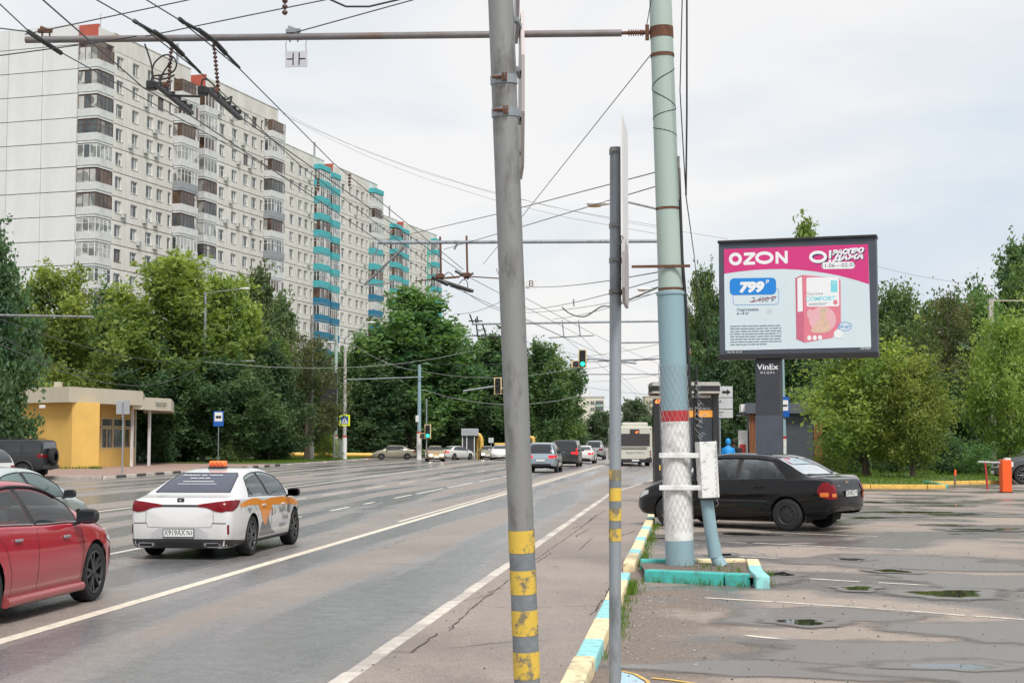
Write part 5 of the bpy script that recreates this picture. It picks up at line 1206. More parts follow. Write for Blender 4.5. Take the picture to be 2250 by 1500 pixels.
text('letter', 'А', .17, M_blackp, dsn, frame((.0, -.042, dz(882)), (1, 0, 0), (0, 0, 1))); text('small_text', 'день', .09, M_blackp, dsn, frame((.04, -.042, dz(905)), (1, 0, 0), (0, 0, 1))); text('small_text', 'ги', .09, M_blackp, dsn, frame((-.0, -.042, dz(912)), (1, 0, 0), (0, 0, 1)))
# ---- black kiosk with timber slats
kb = ground(D(1720, 960, 84)); bk = thing('kiosk', 'dark grey flat roofed kiosk with vertical timber slats behind the billboard', 'kiosk', kb, TH-.12); kk = FPX/84
bx_ = lambda px: (px-1720)/kk
bz_ = lambda py: 1.7+(968-py)/kk
M_kd2 = mat('kiosk_slate_cladding', (.055, .062, .078), .5, var=.15); M_tim = mat('timber_slat', (.30, .115, .045), .6, var=.3, scale=3, stretch=(1, 1, .2), bump=.2); M_kf = mat('kiosk_fascia_slate', (.085, .098, .12), .5, var=.1)
mb = MB(); mb.bbox((bx_(1648), .3, 0), (bx_(1806), 4.5, bz_(908))); mb.build('wall', M_kd2, bk)
mb = MB(); mb.bbox((bx_(1640), -.2, bz_(908)), (bx_(1812), 4.7, bz_(885))); mb.build('fascia', M_kf, bk)
mb = MB(); mb.bbox((bx_(1630), .3, bz_(904)), (bx_(1640)-.01, 3.4, bz_(887))); mb.build('white_sign_box', M_white, bk)  # sign box in plain white
mb = MB(); mb.bbox((bx_(1620), .2, bz_(913)), (bx_(1655), 1.6, bz_(910))); mb.build('awning', M_kf, bk)
for px in list(range(1648, 1664, 3))+list(range(1789, 1806, 3)):
    mb = MB(); mb.bbox((bx_(px), .18, .05), (bx_(px+1.8), .296, bz_(909))); mb.build('slat', M_tim, bk)
mb = MB(); mb.bbox((bx_(1626), 1.0, 0), (bx_(1645), 2.6, 2.3)); mb.build('side_stall', M_white, bk)
mb = MB(); mb.bbox((bx_(1627), .95, .9), (bx_(1640), .995, 1.5)); mb.build('red_panel', M_pred, bk)
# ---- blue bus stop sign on a painted pole behind the billboard
bb = ground(D(1721, 960, 74)); bsn = thing('bus_stop_pole', 'pale blue pole with bus stop sign right of the billboard column', 'pole', bb, TH); kk2 = FPX/74; z2 = lambda y: 1.7+(968-y)/kk2
mb = MB(); mb.tube([(0, 0, z2(958)), (-.05, 0, 8.2)], [.15, .11], 14); mb.build('shaft', M_pblue, bsn); mb = MB(); mb.tube([(0, 0, -.1), (0, 0, z2(964))], .155, 14); mb.build('white_band', M_pwhite, bsn); mb = MB(); mb.tube([(0, 0, z2(964)), (0, 0, z2(958))], .154, 14); mb.build('red_band', M_pred, bsn)
mb = MB(); mb.rbox((.05, -.2, z2(894)), (.46, .03, 1.0), .01); mb.build('sign_plate', M_blue, bsn); mb = MB(); mb.bbox((-.12, -.222, z2(902)), (.22, -.217, z2(879))); mb.build('white_field', M_white, bsn); mb = MB(); mb.bbox((-.08, -.228, z2(893)), (.18, -.224, z2(889))); mb.build('bus_shape', M_blackp, bsn)
# ---- billboard
pl_, pr_ = D(1581, 781, 38.8), D(1929, 781, 37.6); bc = (pl_+pr_)/2; bu = (pr_-pl_); bu.z = 0; BW = bu.length; bu.normalize(); zb0 = (pl_.z+pr_.z)/2; BH = 2.96
bil = thing('billboard', 'large street billboard with pink and white printed sale poster on a dark column', 'billboard', (bc.x, bc.y, 0), math.atan2(bu.y, bu.x))
M_bf = mat('billboard_frame_slate', (.062, .075, .10), .5, var=.15, scale=2); M_bc = mat('billboard_column_slate', (.040, .045, .058), .5, var=.12)
M_ad = mat('poster_pale_blue', (.60, .70, .75), .35, var=.03, scale=.6); M_pk = mat('poster_magenta', (.60, .035, .20), .35, var=.04, scale=.6); M_adw = mat('poster_white', (.78, .80, .82), .4, var=.03)
M_adb = mat('poster_blue', (.01, .22, .66), .35, var=.03); M_navy = mat('poster_navy', (.02, .035, .11), .4, var=.05); M_pp = mat('poster_pack_pink', (.70, .20, .27), .4, var=.06); M_pp2 = mat('poster_pack_side', (.55, .14, .22), .4, var=.06)
M_cyan = mat('poster_cyan', (.20, .62, .72), .4, var=.03); M_skin = mat('poster_skin', (.68, .47, .36), .5, var=.12, scale=8); M_redl = mat('poster_red', (.40, .02, .05), .4, var=.05); M_txt = mat('poster_text_grey', (.16, .20, .26), .5, var=.1)
mb = MB(); mb.rbox((0, .22, zb0+BH/2), (BW, .44, BH), .02); mb.build('frame', M_bf, bil)
mb = MB(); mb.rbox((0, .2, zb0+BH+.02), (BW+.04, .52, .07), .015); mb.build('top_cap', M_blackp, bil)
mb = MB(); mb.rbox((0, .2, zb0+.0), (BW+.04, .56, .13), .015); mb.build('bottom_cap', M_blackp, bil)
xc = (1688-1755)/ (1929-1581)*BW
mb = MB(); mb.rbox((xc, .3, zb0/2), (.64, .5, zb0-.02), .03); cl_ = mb.build('column', M_bc, bil)
mb = MB(); mb.bbox((xc-.325, .04, .0), (xc+.325, .2, 2.35)); mb.build('column_panel', M_bf, bil)
mb = MB(); mb.bbox((xc-.6, -.1, -.02), (xc+.6, .7, .12)); mb.build('footing', M_conc, bil)
def ad(zx, zy):
    px, py = 1570+zx/4.687, 510+zy/4.687; t = (px-1581)/348; hpx = 251+8*t
    return (t-.5)*BW, zb0+(781-py)/hpx*BH
def adpoly(name, pts, layer, m, parent=None):
    q = [ad(*p) for p in pts]; ar = sum(a[0]*b[1]-b[0]*a[1] for a, b in zip(q, q[1:]+q[:1]))
    if ar < 0: q = q[::-1]
    mb = MB(); y = -.012-.0022*layer; mb.add([(x, y, z) for x, z in q], [list(range(len(q)))]); return mb.build(name, m, parent or bil)
def rrect(x0, y0, x1, y1, r, n=5):
    out = []
    for cx, cy, a0 in ((x1-r, y0+r, -90), (x1-r, y1-r, 0), (x0+r, y1-r, 90), (x0+r, y0+r, 180)):
        for k in range(n+1): a = R(a0+90*k/n); out.append((cx+r*math.cos(a), cy+r*math.sin(a)))
    return out
def ell(cx, cy, rx, ry, n=24): return [(cx+rx*math.cos(2*math.pi*k/n), cy+ry*math.sin(2*math.pi*k/n)) for k in range(n)]
def adtext(name, body, zx, zy, hpx, m, layer, sx=1., shear=0, bold=0., align='CENTER', rot=0.0):
    x, z = ad(zx, zy); s = hpx/4.687/FPX*38.2*1.38
    M_ = frame((x, -.012-.0022*layer, z), (math.cos(rot), 0, math.sin(rot)), (-math.sin(rot), 0, math.cos(rot)))
    return text(name, body, s, m, bil, M_, align, 0, sx, shear, bold)
poster = adpoly('poster', [(108, 160), (1603, 132), (1617, 1196), (114, 1206)], 0, M_ad)
crv = [(110, 415), (200, 402), (300, 391), (450, 379), (600, 375), (750, 376), (900, 386), (1050, 405), (1200, 431), (1300, 452), (1400, 480), (1500, 511), (1606, 549)]
adpoly('poster_top', [(108, 160), (1603, 132)]+crv[::-1], 1, M_pk)
def ring(name, cx, cy, rx, ry, t, layer, m, n=32):
    mb = MB(); y = -.012-.0022*layer; a = [ad(*p) for p in ell(cx, cy, rx, ry, n)]; b = [ad(*p) for p in ell(cx, cy, rx-t, ry-t, n)]
    mb.add([(x, y, z) for x, z in a+b], [(k, k+n, (k+1) % n+n, (k+1) % n) for k in range(n)]); return mb.build(name, m, bil)
def stroke(name, pts, t, layer, m):
    for k, (a, b) in enumerate(zip(pts, pts[1:])):
        d = Vector((b[0]-a[0], b[1]-a[1])); n_ = Vector((-d.y, d.x)).normalized()*t/2; e = d.normalized()*t*.25
        adpoly(name, [(a[0]-e.x+n_.x, a[1]-e.y+n_.y), (b[0]+e.x+n_.x, b[1]+e.y+n_.y), (b[0]+e.x-n_.x, b[1]+e.y-n_.y), (a[0]-e.x-n_.x, a[1]-e.y-n_.y)], layer+.12*k, m)
# headline letters drawn as wide strokes
ring('headline_letter', 231, 264, 69, 66, 34, 2, M_adw); ring('headline_letter', 536, 256, 96, 66, 34, 2, M_adw)
stroke('headline_letter', [(330, 216), (430, 213), (326, 311), (430, 309)], 32, 2, M_adw); stroke('headline_letter', [(668, 312), (668, 206), (764, 308), (764, 196)], 30, 2, M_adw)
ring('headline_shadow', 1104, 268, 92, 62, 32, 1.6, M_navy); ring('headline_letter', 1092, 256, 92, 64, 32, 2.2, M_adw)
stroke('headline_shadow', [(1228, 206), (1226, 276)], 24, 1.6, M_navy); stroke('headline_letter', [(1218, 196), (1214, 268)], 24, 2.2, M_adw); adpoly('headline_letter', ell(1213, 299, 14, 14, 12), 2.2, M_adw)
for dx, dy, m, ly in ((9, 9, M_navy, 1.7), (0, 0, M_adw, 2.4)):
    adtext('headline_word', 'РАСПРО', 1395+dx, 207+dy, 46, m, ly, 1.18, .25, .012, rot=.055); adtext('headline_word', 'ДАЖА', 1395+dx, 268+dy, 48, m, ly+.1, 1.45, .25, .012, rot=.045)
adpoly('date_pill', rrect(1126, 312, 1468, 384, 35), 3, M_adw); adtext('date_text', '11.06—02.07', 1297, 348, 42, M_navy, 3.6, 1.12)
adpoly('price_tag', rrect(168, 463, 655, 636, 45), 2.6, M_adb); adtext('price', '799', 392, 562, 100, M_adw, 3.4, 1.2, .15, .022); adtext('price_unit', 'Р', 562, 508, 36, M_adw, 3.4, 1, .15, .006)
rr = rrect(200, 570, 684, 742, 40); q_ = rr+[rr[0]]
mb = MB(); a_ = [ad(*p) for p in rr]; b_ = [ad(*p) for p in rrect(204, 574, 680, 738, 36)]; n_ = len(rr); mb.add([(x, -.0158, z) for x, z in a_+b_], [(k, k+n_, (k+1) % n_+n_, (k+1) % n_) for k in range(n_)]); mb.build('old_price_outline', M_adb, bil)
adtext('old_price', '2 450 Р', 520, 688, 52, M_txt, 2.6, 1.1, .15); stroke('price_strike', [(380, 708), (655, 660)], 7, 3.4, M_redl)
adtext('product_text', 'Подгузники,', 240, 790, 27, M_txt, 2.6, 1.05, 0, .002, 'LEFT'); adtext('product_text', '6—8 кг', 240, 827, 27, M_txt, 2.6, 1.05, 0, .002, 'LEFT')
q = random.Random(2)
for k in range(8):
    y = 958+k*27; x = 170
    while x < (700 if k < 7 else 480):
        w_ = q.uniform(18, 75); w_ = min(w_, 702-x); stroke('fine_print', [(x, y+q.uniform(-1, 1)), (x+w_, y-.6)], 9, 2.6+.01*k, M_txt); x += w_+q.uniform(9, 16)
adpoly('pack_side', [(856, 470), (932, 440), (942, 1138), (858, 1100)], 2.4, M_pp2); adpoly('pack_front', [(932, 440), (1290, 478), (1318, 500), (1316, 930), (1240, 1075), (1228, 1092), (942, 1138)], 2.4, M_pp)
adpoly('pack_side_label', [(876, 476), (925, 458), (929, 815), (876, 822)], 2.9, M_adw); adpoly('pack_label', rrect(970, 468, 1302, 770, 18), 2.9, M_adw); adpoly('pack_badge', rrect(1218, 503, 1285, 624, 8), 3.3, M_cyan)
adtext('pack_text', 'Трусики', 1055, 638, 28, M_txt, 3.4, 1.05); adtext('pack_text', 'COMFORT', 1110, 690, 42, M_cyan, 3.4, 1.08, 0, .004); adpoly('pack_dot', ell(1263, 728, 22, 26), 3.4, M_pp)
adtext('pack_text', '28', 1250, 530, 22, M_adw, 3.8)
for k in range(2): stroke('pack_line', [(988, 738+k*12), (1180-k*20, 736+k*12)], 5, 3.4, M_txt)
adpoly('pack_glow', ell(1130, 905, 138, 135), 2.8, mat('poster_pale_pink', (.74, .42, .47), .5, var=.04)); adpoly('pack_glow', ell(1003, 845, 32, 50), 2.85, mat('poster_pale_pink', (.74, .42, .47)))
# a seated infant, printed
adpoly('figure_body', [(1098, 880), (1160, 878), (1180, 930), (1190, 975), (1212, 1000), (1200, 1030), (1120, 1042), (1020, 1036), (1008, 1010), (1050, 965), (1075, 925)], 3.2, M_skin)
adpoly('figure_head', ell(1136, 836, 36, 48), 3.4, M_skin); adpoly('figure_arm', [(1160, 890), (1180, 900), (1205, 985), (1190, 995)], 3.5, M_skin); adpoly('figure_hair', ell(1138, 800, 30, 20), 3.6, mat('poster_hair', (.60, .45, .33), .6, var=.1))
for x in (1122, 1150): adpoly('figure_eye', ell(x, 818, 4, 4, 8), 3.9, M_txt)
for x in (992, 1048, 1102): adpoly('pack_circle', ell(x, 1090, 21, 25), 2.9, M_adw)
ring('count_oval', 1356, 978, 71, 46, 4, 2.6, M_adb); adtext('count_text', '54 шт.', 1356, 980, 30, M_adb, 2.7, 1.1); adpoly('corner_logo', ell(1290, 1055, 48, 46), 2.62, M_adw)
adpoly('small_logo', ell(585, 810, 30, 26), 1.4, mat('poster_pale_grey', (.52, .58, .62), .5, var=.03))
adtext('owner_phone', '495 961 02 45', 212, 1224, 17, M_adw, 0.8, 1.15); adtext('board_code', 'СВ108А', 1560, 1210, 20, M_adw, .8, 1.1)
x_, z_ = ad(550, 1358); text('column_text', 'VinEx', .2, M_adw, bil, frame((xc, .035, z_-.06), (1, 0, 0), (0, 0, 1)), bold=.004, sx=1.15); x_, z_ = ad(550, 1400); text('column_text', 'М Е Д И А', .075, M_adw, bil, frame((xc, .035, z_-.1), (1, 0, 0), (0, 0, 1)))
# ---- barrier, bollard
M_bor = mat('barrier_orange', (.80, .10, .012), .45, var=.08); M_bred = mat('barrier_red', (.42, .03, .03), .5, var=.15)
br = G(2210, 1082, 0); ba = thing('barrier', 'orange parking barrier cabinet with short white arm at the right', 'barrier', br, TH)
mb = MB(); mb.rbox((0, 0, .55), (.31, .36, 1.06), .03); mb.build('cabinet', M_bor, ba); mb = MB(); mb.box((0, 0, .015), (.36, .4, .03)); mb.build('base_plate', M_blackp, ba)
mb = MB(); mb.box((.05, -.05, 1.11), (.18, .2, .06)); mb.build('cap', M_white, ba); mb = MB(); mb.box((.2, .0, .93), (.1, .12, .16)); mb.build('control_box', M_white, ba)
mb = MB(); mb.tube([(-.15, .0, .98), (-.62, .85, 1.0)], .03, 10); mb.build('arm', M_pwhite, ba)
mb = MB(); mb.tube(spline([(.16, 0, .55), (.25, 0, .4), (.42, 0, .28)], 5), .012, 6); mb.build('cable', M_galv, ba)
p = G(2170, 1075, 0); bp_ = thing('arm_rest_post', 'thin red rest post under the white barrier arm', 'post', p); mb = MB(); mb.tube([(0, 0, -.05), (-.06, 0, .95)], .035, 10); mb.build('post', M_bred, bp_); mb = MB(); mb.box((-.06, 0, .97), (.1, .05, .05)); mb.build('fork', M_bred, bp_)
p = G(2098, 1072, 0); bo = thing('bollard', 'short weathered post with orange top on the lot edge', 'bollard', p); mb = MB(); mb.tube([(0, 0, -.05), (.02, 0, .45)], .038, 10); mb.build('post', mat('weathered_wood', (.20, .16, .11), .9, var=.3), bo); mb = MB(); mb.tube([(.02, 0, .45), (.03, 0, .62), (.03, 0, .67)], [.04, .04, .02], 10); mb.build('painted_top', M_bor, bo)
# ---- gas pipe, booth, cabinet, grey portal post
M_gas = mat('gas_pipe_yellow', (.72, .46, .10), .55, var=.12)
gp = thing('gas_pipe', 'yellow gas pipe with tall portal left of the leaning pole', 'pipe', ground(D(1040, 960, 152))); go_ = gp.location
def gd(x, y, d_): return D(x, y, d_)-go_
mb = MB(); mb.tube(spline([gd(1058, 1012, 152), gd(1058, 985, 152), gd(1058, 968, 152), gd(1055, 958, 152), gd(1048, 954, 152), gd(1022, 953, 152)], 5), .2, 12); mb.build('portal', M_gas, gp); mb = MB(); mb.tube([gd(1050, 1010, 152.5), gd(1050, 962, 152.5)], .13, 10); mb.build('support', M_gas, gp)
mb = MB(); mb.tube([gd(560, 997, 150), gd(830, 999, 152)], .2, 10); mb.build('ground_run', M_gas, gp)
mb = MB(); mb.tube(spline([gd(1172, 985, 152), gd(1172, 965, 152), gd(1168, 961, 152), gd(1130, 961, 152)], 4), .17, 10); mb.build('second_portal', M_gas, gp)
bt = thing('guard_booth', 'small dark glazed booth with grey roof under the gas pipe', 'booth', ground(D(1030, 960, 149)), TH)
mb = MB(); mb.box((0, .8, 1.1), (1.3, 1.4, 2.2)); mb.build('cabin', M_dk, bt); mb = MB(); mb.rbox((.1, .7, 2.55), (1.7, 1.7, .7), .05); mb.build('roof', M_grey, bt)
for x in (-.62, -.2, .55): mb = MB(); mb.box((x, .06, 1.1), (.07, .06, 2.2)); mb.build('mullion', M_white, bt)
ct = thing('control_cabinet', 'grey roadside control cabinet behind the brown lamp post', 'cabinet', ground(D(745, 960, 138)), TH); mb = MB(); mb.rbox((0, 0, .9), (.55, .4, 1.8), .03); mb.build('case', M_grey, ct); mb = MB(); mb.box((0, 0, 1.83), (.62, .46, .05)); mb.build('lid', M_galv, ct)
gs = thing('grey_post', 'grey square post with thin orange beam among the right hand trees', 'post', ground(D(2183, 960, 80)), TH); mb = MB(); mb.bbox((-.12, -.12, 0), (.12, .12, D(2183, 655, 80).z)); mb.build('post', M_conc, gs); mb = MB(); zt = D(2183, 656, 80).z; mb.bbox((.12, -.03, zt-.09), (2.2, .03, zt-.03)); mb.build('beam', M_lb, gs)
pw = thing('white_post', 'thin white post in the bushes beside the timber slats', 'post', ground(D(1827, 960, 80)), TH); mb = MB(); mb.tube([(0, 0, -.1), (0, 0, 1.75)], .06, 8); mb.build('post', M_white, pw); mb = MB(); mb.tube([(0, 0, 1.75), (0, 0, 1.85)], [.075, .03], 8); mb.build('cap', M_white, pw)
# square sign far centre
fsn = post_sign('small square sign on a post beside the oncoming taxi', ground(D(1079, 960, 150)), 2.0, .5, .5, [], M_pg, yaw=TH)
# ---- far houses
M_farw = mat('far_wall_cream', (.60, .57, .49), .85, var=.06, scale=.2); M_farg = mat('far_window', (.11, .12, .13), .2, var=.2); M_farb = mat('far_balcony_green', (.30, .42, .36), .7, var=.1); M_brk = mat('far_brick', (.40, .17, .10), .85, var=.15)
def far_house(lab, px0, px1, ytop, d_, dep, m, nfl, cols, balc=None, turn=0.):
    c = ground(D((px0+px1)/2, 960, d_)); w_ = (px1-px0)/FPX*d_; H = 1.7+(968-ytop)/FPX*d_; th = thing('house', lab, 'building', c, TH+turn)
    mb = MB(); mb.bbox((-w_/2, 0, -1), (w_/2, dep, H)); mb.build('wall', m, th); mb = MB(); mb.bbox((-w_/2-.2, -.2, H), (w_/2+.2, dep+.2, H+.5)); mb.build('roof', M_conc, th)
    for k in range(nfl):
        z = H-1.2-2.9*(k+1)+1.0
        for x in cols:
            mb = MB(); xx = x*w_; mb.bbox((xx-.8, -.06, z), (xx+.8, .02, z+1.5)); wn = mb.build('window', M_farg, th); mb = MB(); mb.bbox((xx-.9, -.1, z-.12), (xx+.9, .01, z-.01)); mb.bbox((xx-.05, -.09, z), (xx+.05, -.061, z+1.5)); mb.build('sill', M_farw, wn)
        if balc: xx0, xx1 = balc[0]*w_, balc[1]*w_; mb = MB(); mb.bbox((xx0, -1.1, z-1.0), (xx1, -.02, z+.1)); b_ = mb.build('balcony', M_farb, th); mb = MB(); mb.bbox((xx0+.1, -1.0, z+.12), (xx1-.1, -.05, z+1.6)); mb.build('glazing', M_farg, b_)
    return th
h_ = far_house('far cream house with green balconies beyond the black van', 1240, 1328, 873, 660, 14, M_farw, 6, (-.38, -.2, .2), (.28, .48))
mb = MB(); Hh = 1.7+(968-873)/FPX*660; mb.bbox((-3.5, 4, Hh), (3.5, 9, Hh+2.9)); mb.build('lift_house', M_lw, h_)
far_house('far narrow beige house beside the bus shelter', 1418, 1470, 872, 660, 12, M_lb, 6, (-.25, 0., .25))
far_house('far brick tower glimpsed behind the leafy tree by the pole', 1508, 1560, 722, 420, 14, M_brk, 9, (-.3, 0., .3))
# ---- distant wood closing the horizon (reads as one mass)
def wood(label, x0, y0, x1, y1, n_, H, seed, leaf):
    r_ = random.Random(seed); pts = []
    for k in range(n_):
        t = r_.random(); x = x0+(x1-x0)*t+r_.gauss(0, 3); y = y0+(y1-y0)*t+r_.gauss(0, 5); h = H*(.75+.35*mnoise.noise(Vector((t*14, seed, 0)))+.1*r_.random())
        for z in range(9): pts.append((Vector((x+r_.gauss(0, 1.3), y+r_.gauss(0, 1.3), h*(z+.5)/9)), 2.0, r_.random(), 22))
    me = leaf_mesh(pts, .75, seed, .1, 'far_wood'); me.materials.append(LEAF[leaf]); return tag(link('far_wood', me), label, 'wood', None, 'stuff')
wood('dark mass of far trees behind the right hand kiosk', 8, 135, 70, 130, 70, 8.5, 21, 'dark')
wood('dark mass of far trees behind the left verge', -36, 196, -70, 150, 60, 9, 22, 'dark')
wood('hazy mass of trees closing the far end of the road', -60, 520, 60, 560, 80, 12, 23, 'far')
wood('dark mass of trees along the left side beyond the crossing', -34, 200, -46, 480, 90, 10, 24, 'dark')
wood('dark hedge mass of trees beside the lot corner', 16, 92, 50, 84, 50, 7, 25, 'dark')
wood('dark hedge mass of trees behind the yellow kiosk', -72, 125, -45, 128, 40, 7, 26, 'dark')
# ---- people by the shelter
def person(lab, base, pts, rad, edges, m, parts, rz):
    th = thing('person', lab, 'person', base, rz); me = bpy.data.meshes.new('body'); me.from_pydata(pts, edges, []); o = link('body', me, th)
    md = o.modifiers.new('skin', 'SKIN'); 
    sk_ = me.skin_vertices[0].data if me.skin_vertices else None
    return th, o
def figure(lab, base, rz, m_body, m_leg, m_skin, m_hair, hood=None, pack=None, lean=.1):
    th = thing('person', lab, 'person', base, rz)
    mb = MB(); mb.smooth = True
    # torso, limbs as one continuous lofted surface each, overlapping inside the body volume
    def loft(secs, n=12):
        vs = []; fs = []
        for (c, rx, ry) in secs:
            for k in range(n): a = 2*math.pi*k/n; vs.append((c[0]+rx*math.cos(a), c[1]+ry*math.sin(a), c[2]))
        for i in range(len(secs)-1):
            for k in range(n): fs.append((i*n+k, i*n+(k+1) % n, (i+1)*n+(k+1) % n, (i+1)*n+k))
        fs += [list(reversed(range(n))), [(len(secs)-1)*n+k for k in range(n)]]; mb.add(vs, fs)
    f = lambda z: lean*max(0, z-.9)
    mb.mi = 0
    loft([((0, f(.84), .84), .17, .12), ((0, f(.95), .95), .18, .125), ((0, f(1.1), 1.1), .165, .115), ((0, f(1.28), 1.28), .2, .125), ((0, f(1.4), 1.4), .205, .11), ((0, f(1.46), 1.46), .12, .08), ((0, f(1.5), 1.5), .06, .06)])
    for s in (-1, 1): mb.tube([(s*.19, f(1.4), 1.41), (s*.245, f(1.2)+.02, 1.15), (s*.235, f(1.0)+.12, .93)], [.062, .052, .038], 10)
    mb.mi = 1
    for s in (-1, 1): mb.tube([(s*.09, 0, .9), (s*.1, .02+.06*s, .5), (s*.1, .0+.1*s, .08)], [.095, .065, .045], 10); mb.box((s*.1, .05+.1*s, .04), (.09, .25, .08))
    mb.mi = 2
    loft([((0, f(1.48), 1.46), .05, .05), ((0, f(1.55), 1.54), .055, .06), ((0, f(1.6)+.015, 1.6), .072, .088), ((0, f(1.66), 1.67), .077, .095), ((0, f(1.7)-.01, 1.73), .055, .07), ((0, f(1.72)-.01, 1.765), .02, .02)])
    for s in (-1, 1):
        h = Vector((s*.235, f(1.0)+.13, .9)); mb.rbox(h, (.035, .07, .09), .015)
        for k in range(4): mb.tube([h+Vector((0, -.03+.02*k, -.04)), h+Vector((0, -.028+.02*k, -.085)), h+Vector((-s*.012, -.02+.02*k, -.115))], [.009, .008, .006], 6)
        mb.tube([h+Vector((0, .035, .0)), h+Vector((-s*.01, .06, -.04))], [.01, .007], 6)
    b = mb.build('body', [m_body, m_leg, m_skin], th)
    hb = MB(); hb.smooth = True; hb.lathe([(.04, 1.52), (.098, 1.58), (.108, 1.67), (.085, 1.76), (.03, 1.80), (.001, 1.805)], 14, 'Z', (0, f(1.65)-.02, 0)); hb.build('hood' if hood else 'hair', hood or m_hair, th)
    if pack: pk = MB(); pk.rbox((0, f(1.2)-.21, 1.2), (.3, .17, .42), .05); pk.build('backpack', pack, th)
    return th
M_cy = mat('jacket_bright_blue', (.01, .30, .75), .6, var=.1); M_bj = mat('jacket_black', (.015, .014, .016), .8, var=.2); M_jn = mat('trousers_dark', (.03, .035, .05), .85, var=.2); M_sk = mat('skin', (.45, .26, .18), .6, var=.05); M_hr = mat('hair_dark', (.02, .015, .012), .7, var=.2)
figure('person in bright blue hooded jacket standing behind the black sedan', G(1601, 1062, 0), TH, M_cy, M_jn, M_sk, M_hr, hood=M_cy)
figure('person in black jacket beside the blue hooded one', ground(D(1617, 960, 62)), TH+.6, M_bj, M_jn, M_sk, M_hr, pack=M_bj, lean=.2)
# ================================================================== VEHICLES
def paint(name, c, rough=.3, metal=.0, coat=1., var=.04, dirt=None, spec=.3, grime=.55):
    """car paint: clear coat over colour, with road dust thrown up along the lower panels"""
    m = mat(name, c, rough, metal, var, 2.2, 0, coat, dirt=dirt, spec=spec)
    if m.get('done'): return m
    m['done'] = 1; t, n, l, b = nodes(m); v = mapping(n, l); sp = n.new('ShaderNodeSeparateXYZ'); l.new(v, sp.inputs[0])
    f = ramp(n, l, math_(n, l, 'ADD', sp.outputs[2], math_(n, l, 'MULTIPLY', noise(n, l, v, 3, 6), .25)), .34, .78, (grime,)*3, (.03,)*3)
    f = math_(n, l, 'MULTIPLY', f, ramp(n, l, noise(n, l, v, 30, 4), .25, .7, (.5,)*3, (1, 1, 1)))
    old = b.inputs['Base Color'].links[0].from_socket; l.new(mixrgb(n, l, f, old, (.17, .15, .13)), b.inputs['Base Color'])
    l.new(math_(n, l, 'MULTIPLY', math_(n, l, 'SUBTRACT', 1., math_(n, l, 'MULTIPLY', f, 1.3, True)), coat), b.inputs['Coat Weight']); return m
M_tyre = mat('tyre_rubber', (.014, .014, .015), .8, var=.3, scale=12, bump=.2); M_rim = mat('alloy_grey', (.16, .16, .165), .35, .8, var=.15); M_rimd = mat('steel_wheel_dark', (.05, .05, .052), .5, .5, var=.2)
M_well = mat('wheel_well', (.010, .010, .011), .9, var=.1); M_plas = mat('black_plastic', (.022, .022, .024), .5, var=.15); M_red = mat('tail_lamp_red', (.17, .003, .008), .2, var=.25, scale=9, spec=.3); M_redon = mat('tail_lamp_lit', (.5, .01, .02), .2, var=.05, emit=(1, .02, .03), es=.45)
M_amb = mat('lamp_amber', (.65, .16, .02), .15, var=.1, coat=.5); M_lens = mat('lamp_clear', (.55, .57, .58), .1, .3, var=.15, coat=.6); M_lit = mat('headlamp_lit', (1, .9, .7), .3, var=0, emit=(1, .88, .66), es=9); M_chrome = mat('chrome', (.55, .55, .56), .12, 1., var=.05)
M_plate = mat('number_plate', (.68, .69, .69), .4, var=.05); M_gd = mat('car_glass_opaque', (.018, .022, .026), .03, var=.2, coat=.5)
G_clear = glass_mat('car_glass_clear', (.80, .88, .90), .28); G_tint = glass_mat('car_glass_tinted', (.78, .90, .87), .15); G_dark = glass_mat('car_glass_dark', (.16, .17, .22), .45)
M_seat = mat('seat_fabric', (.055, .055, .06), .9, var=.2); M_seatl = mat('seat_grey', (.17, .17, .175), .9, var=.2); M_in = mat('car_interior', (.03, .03, .032), .8, var=.2)
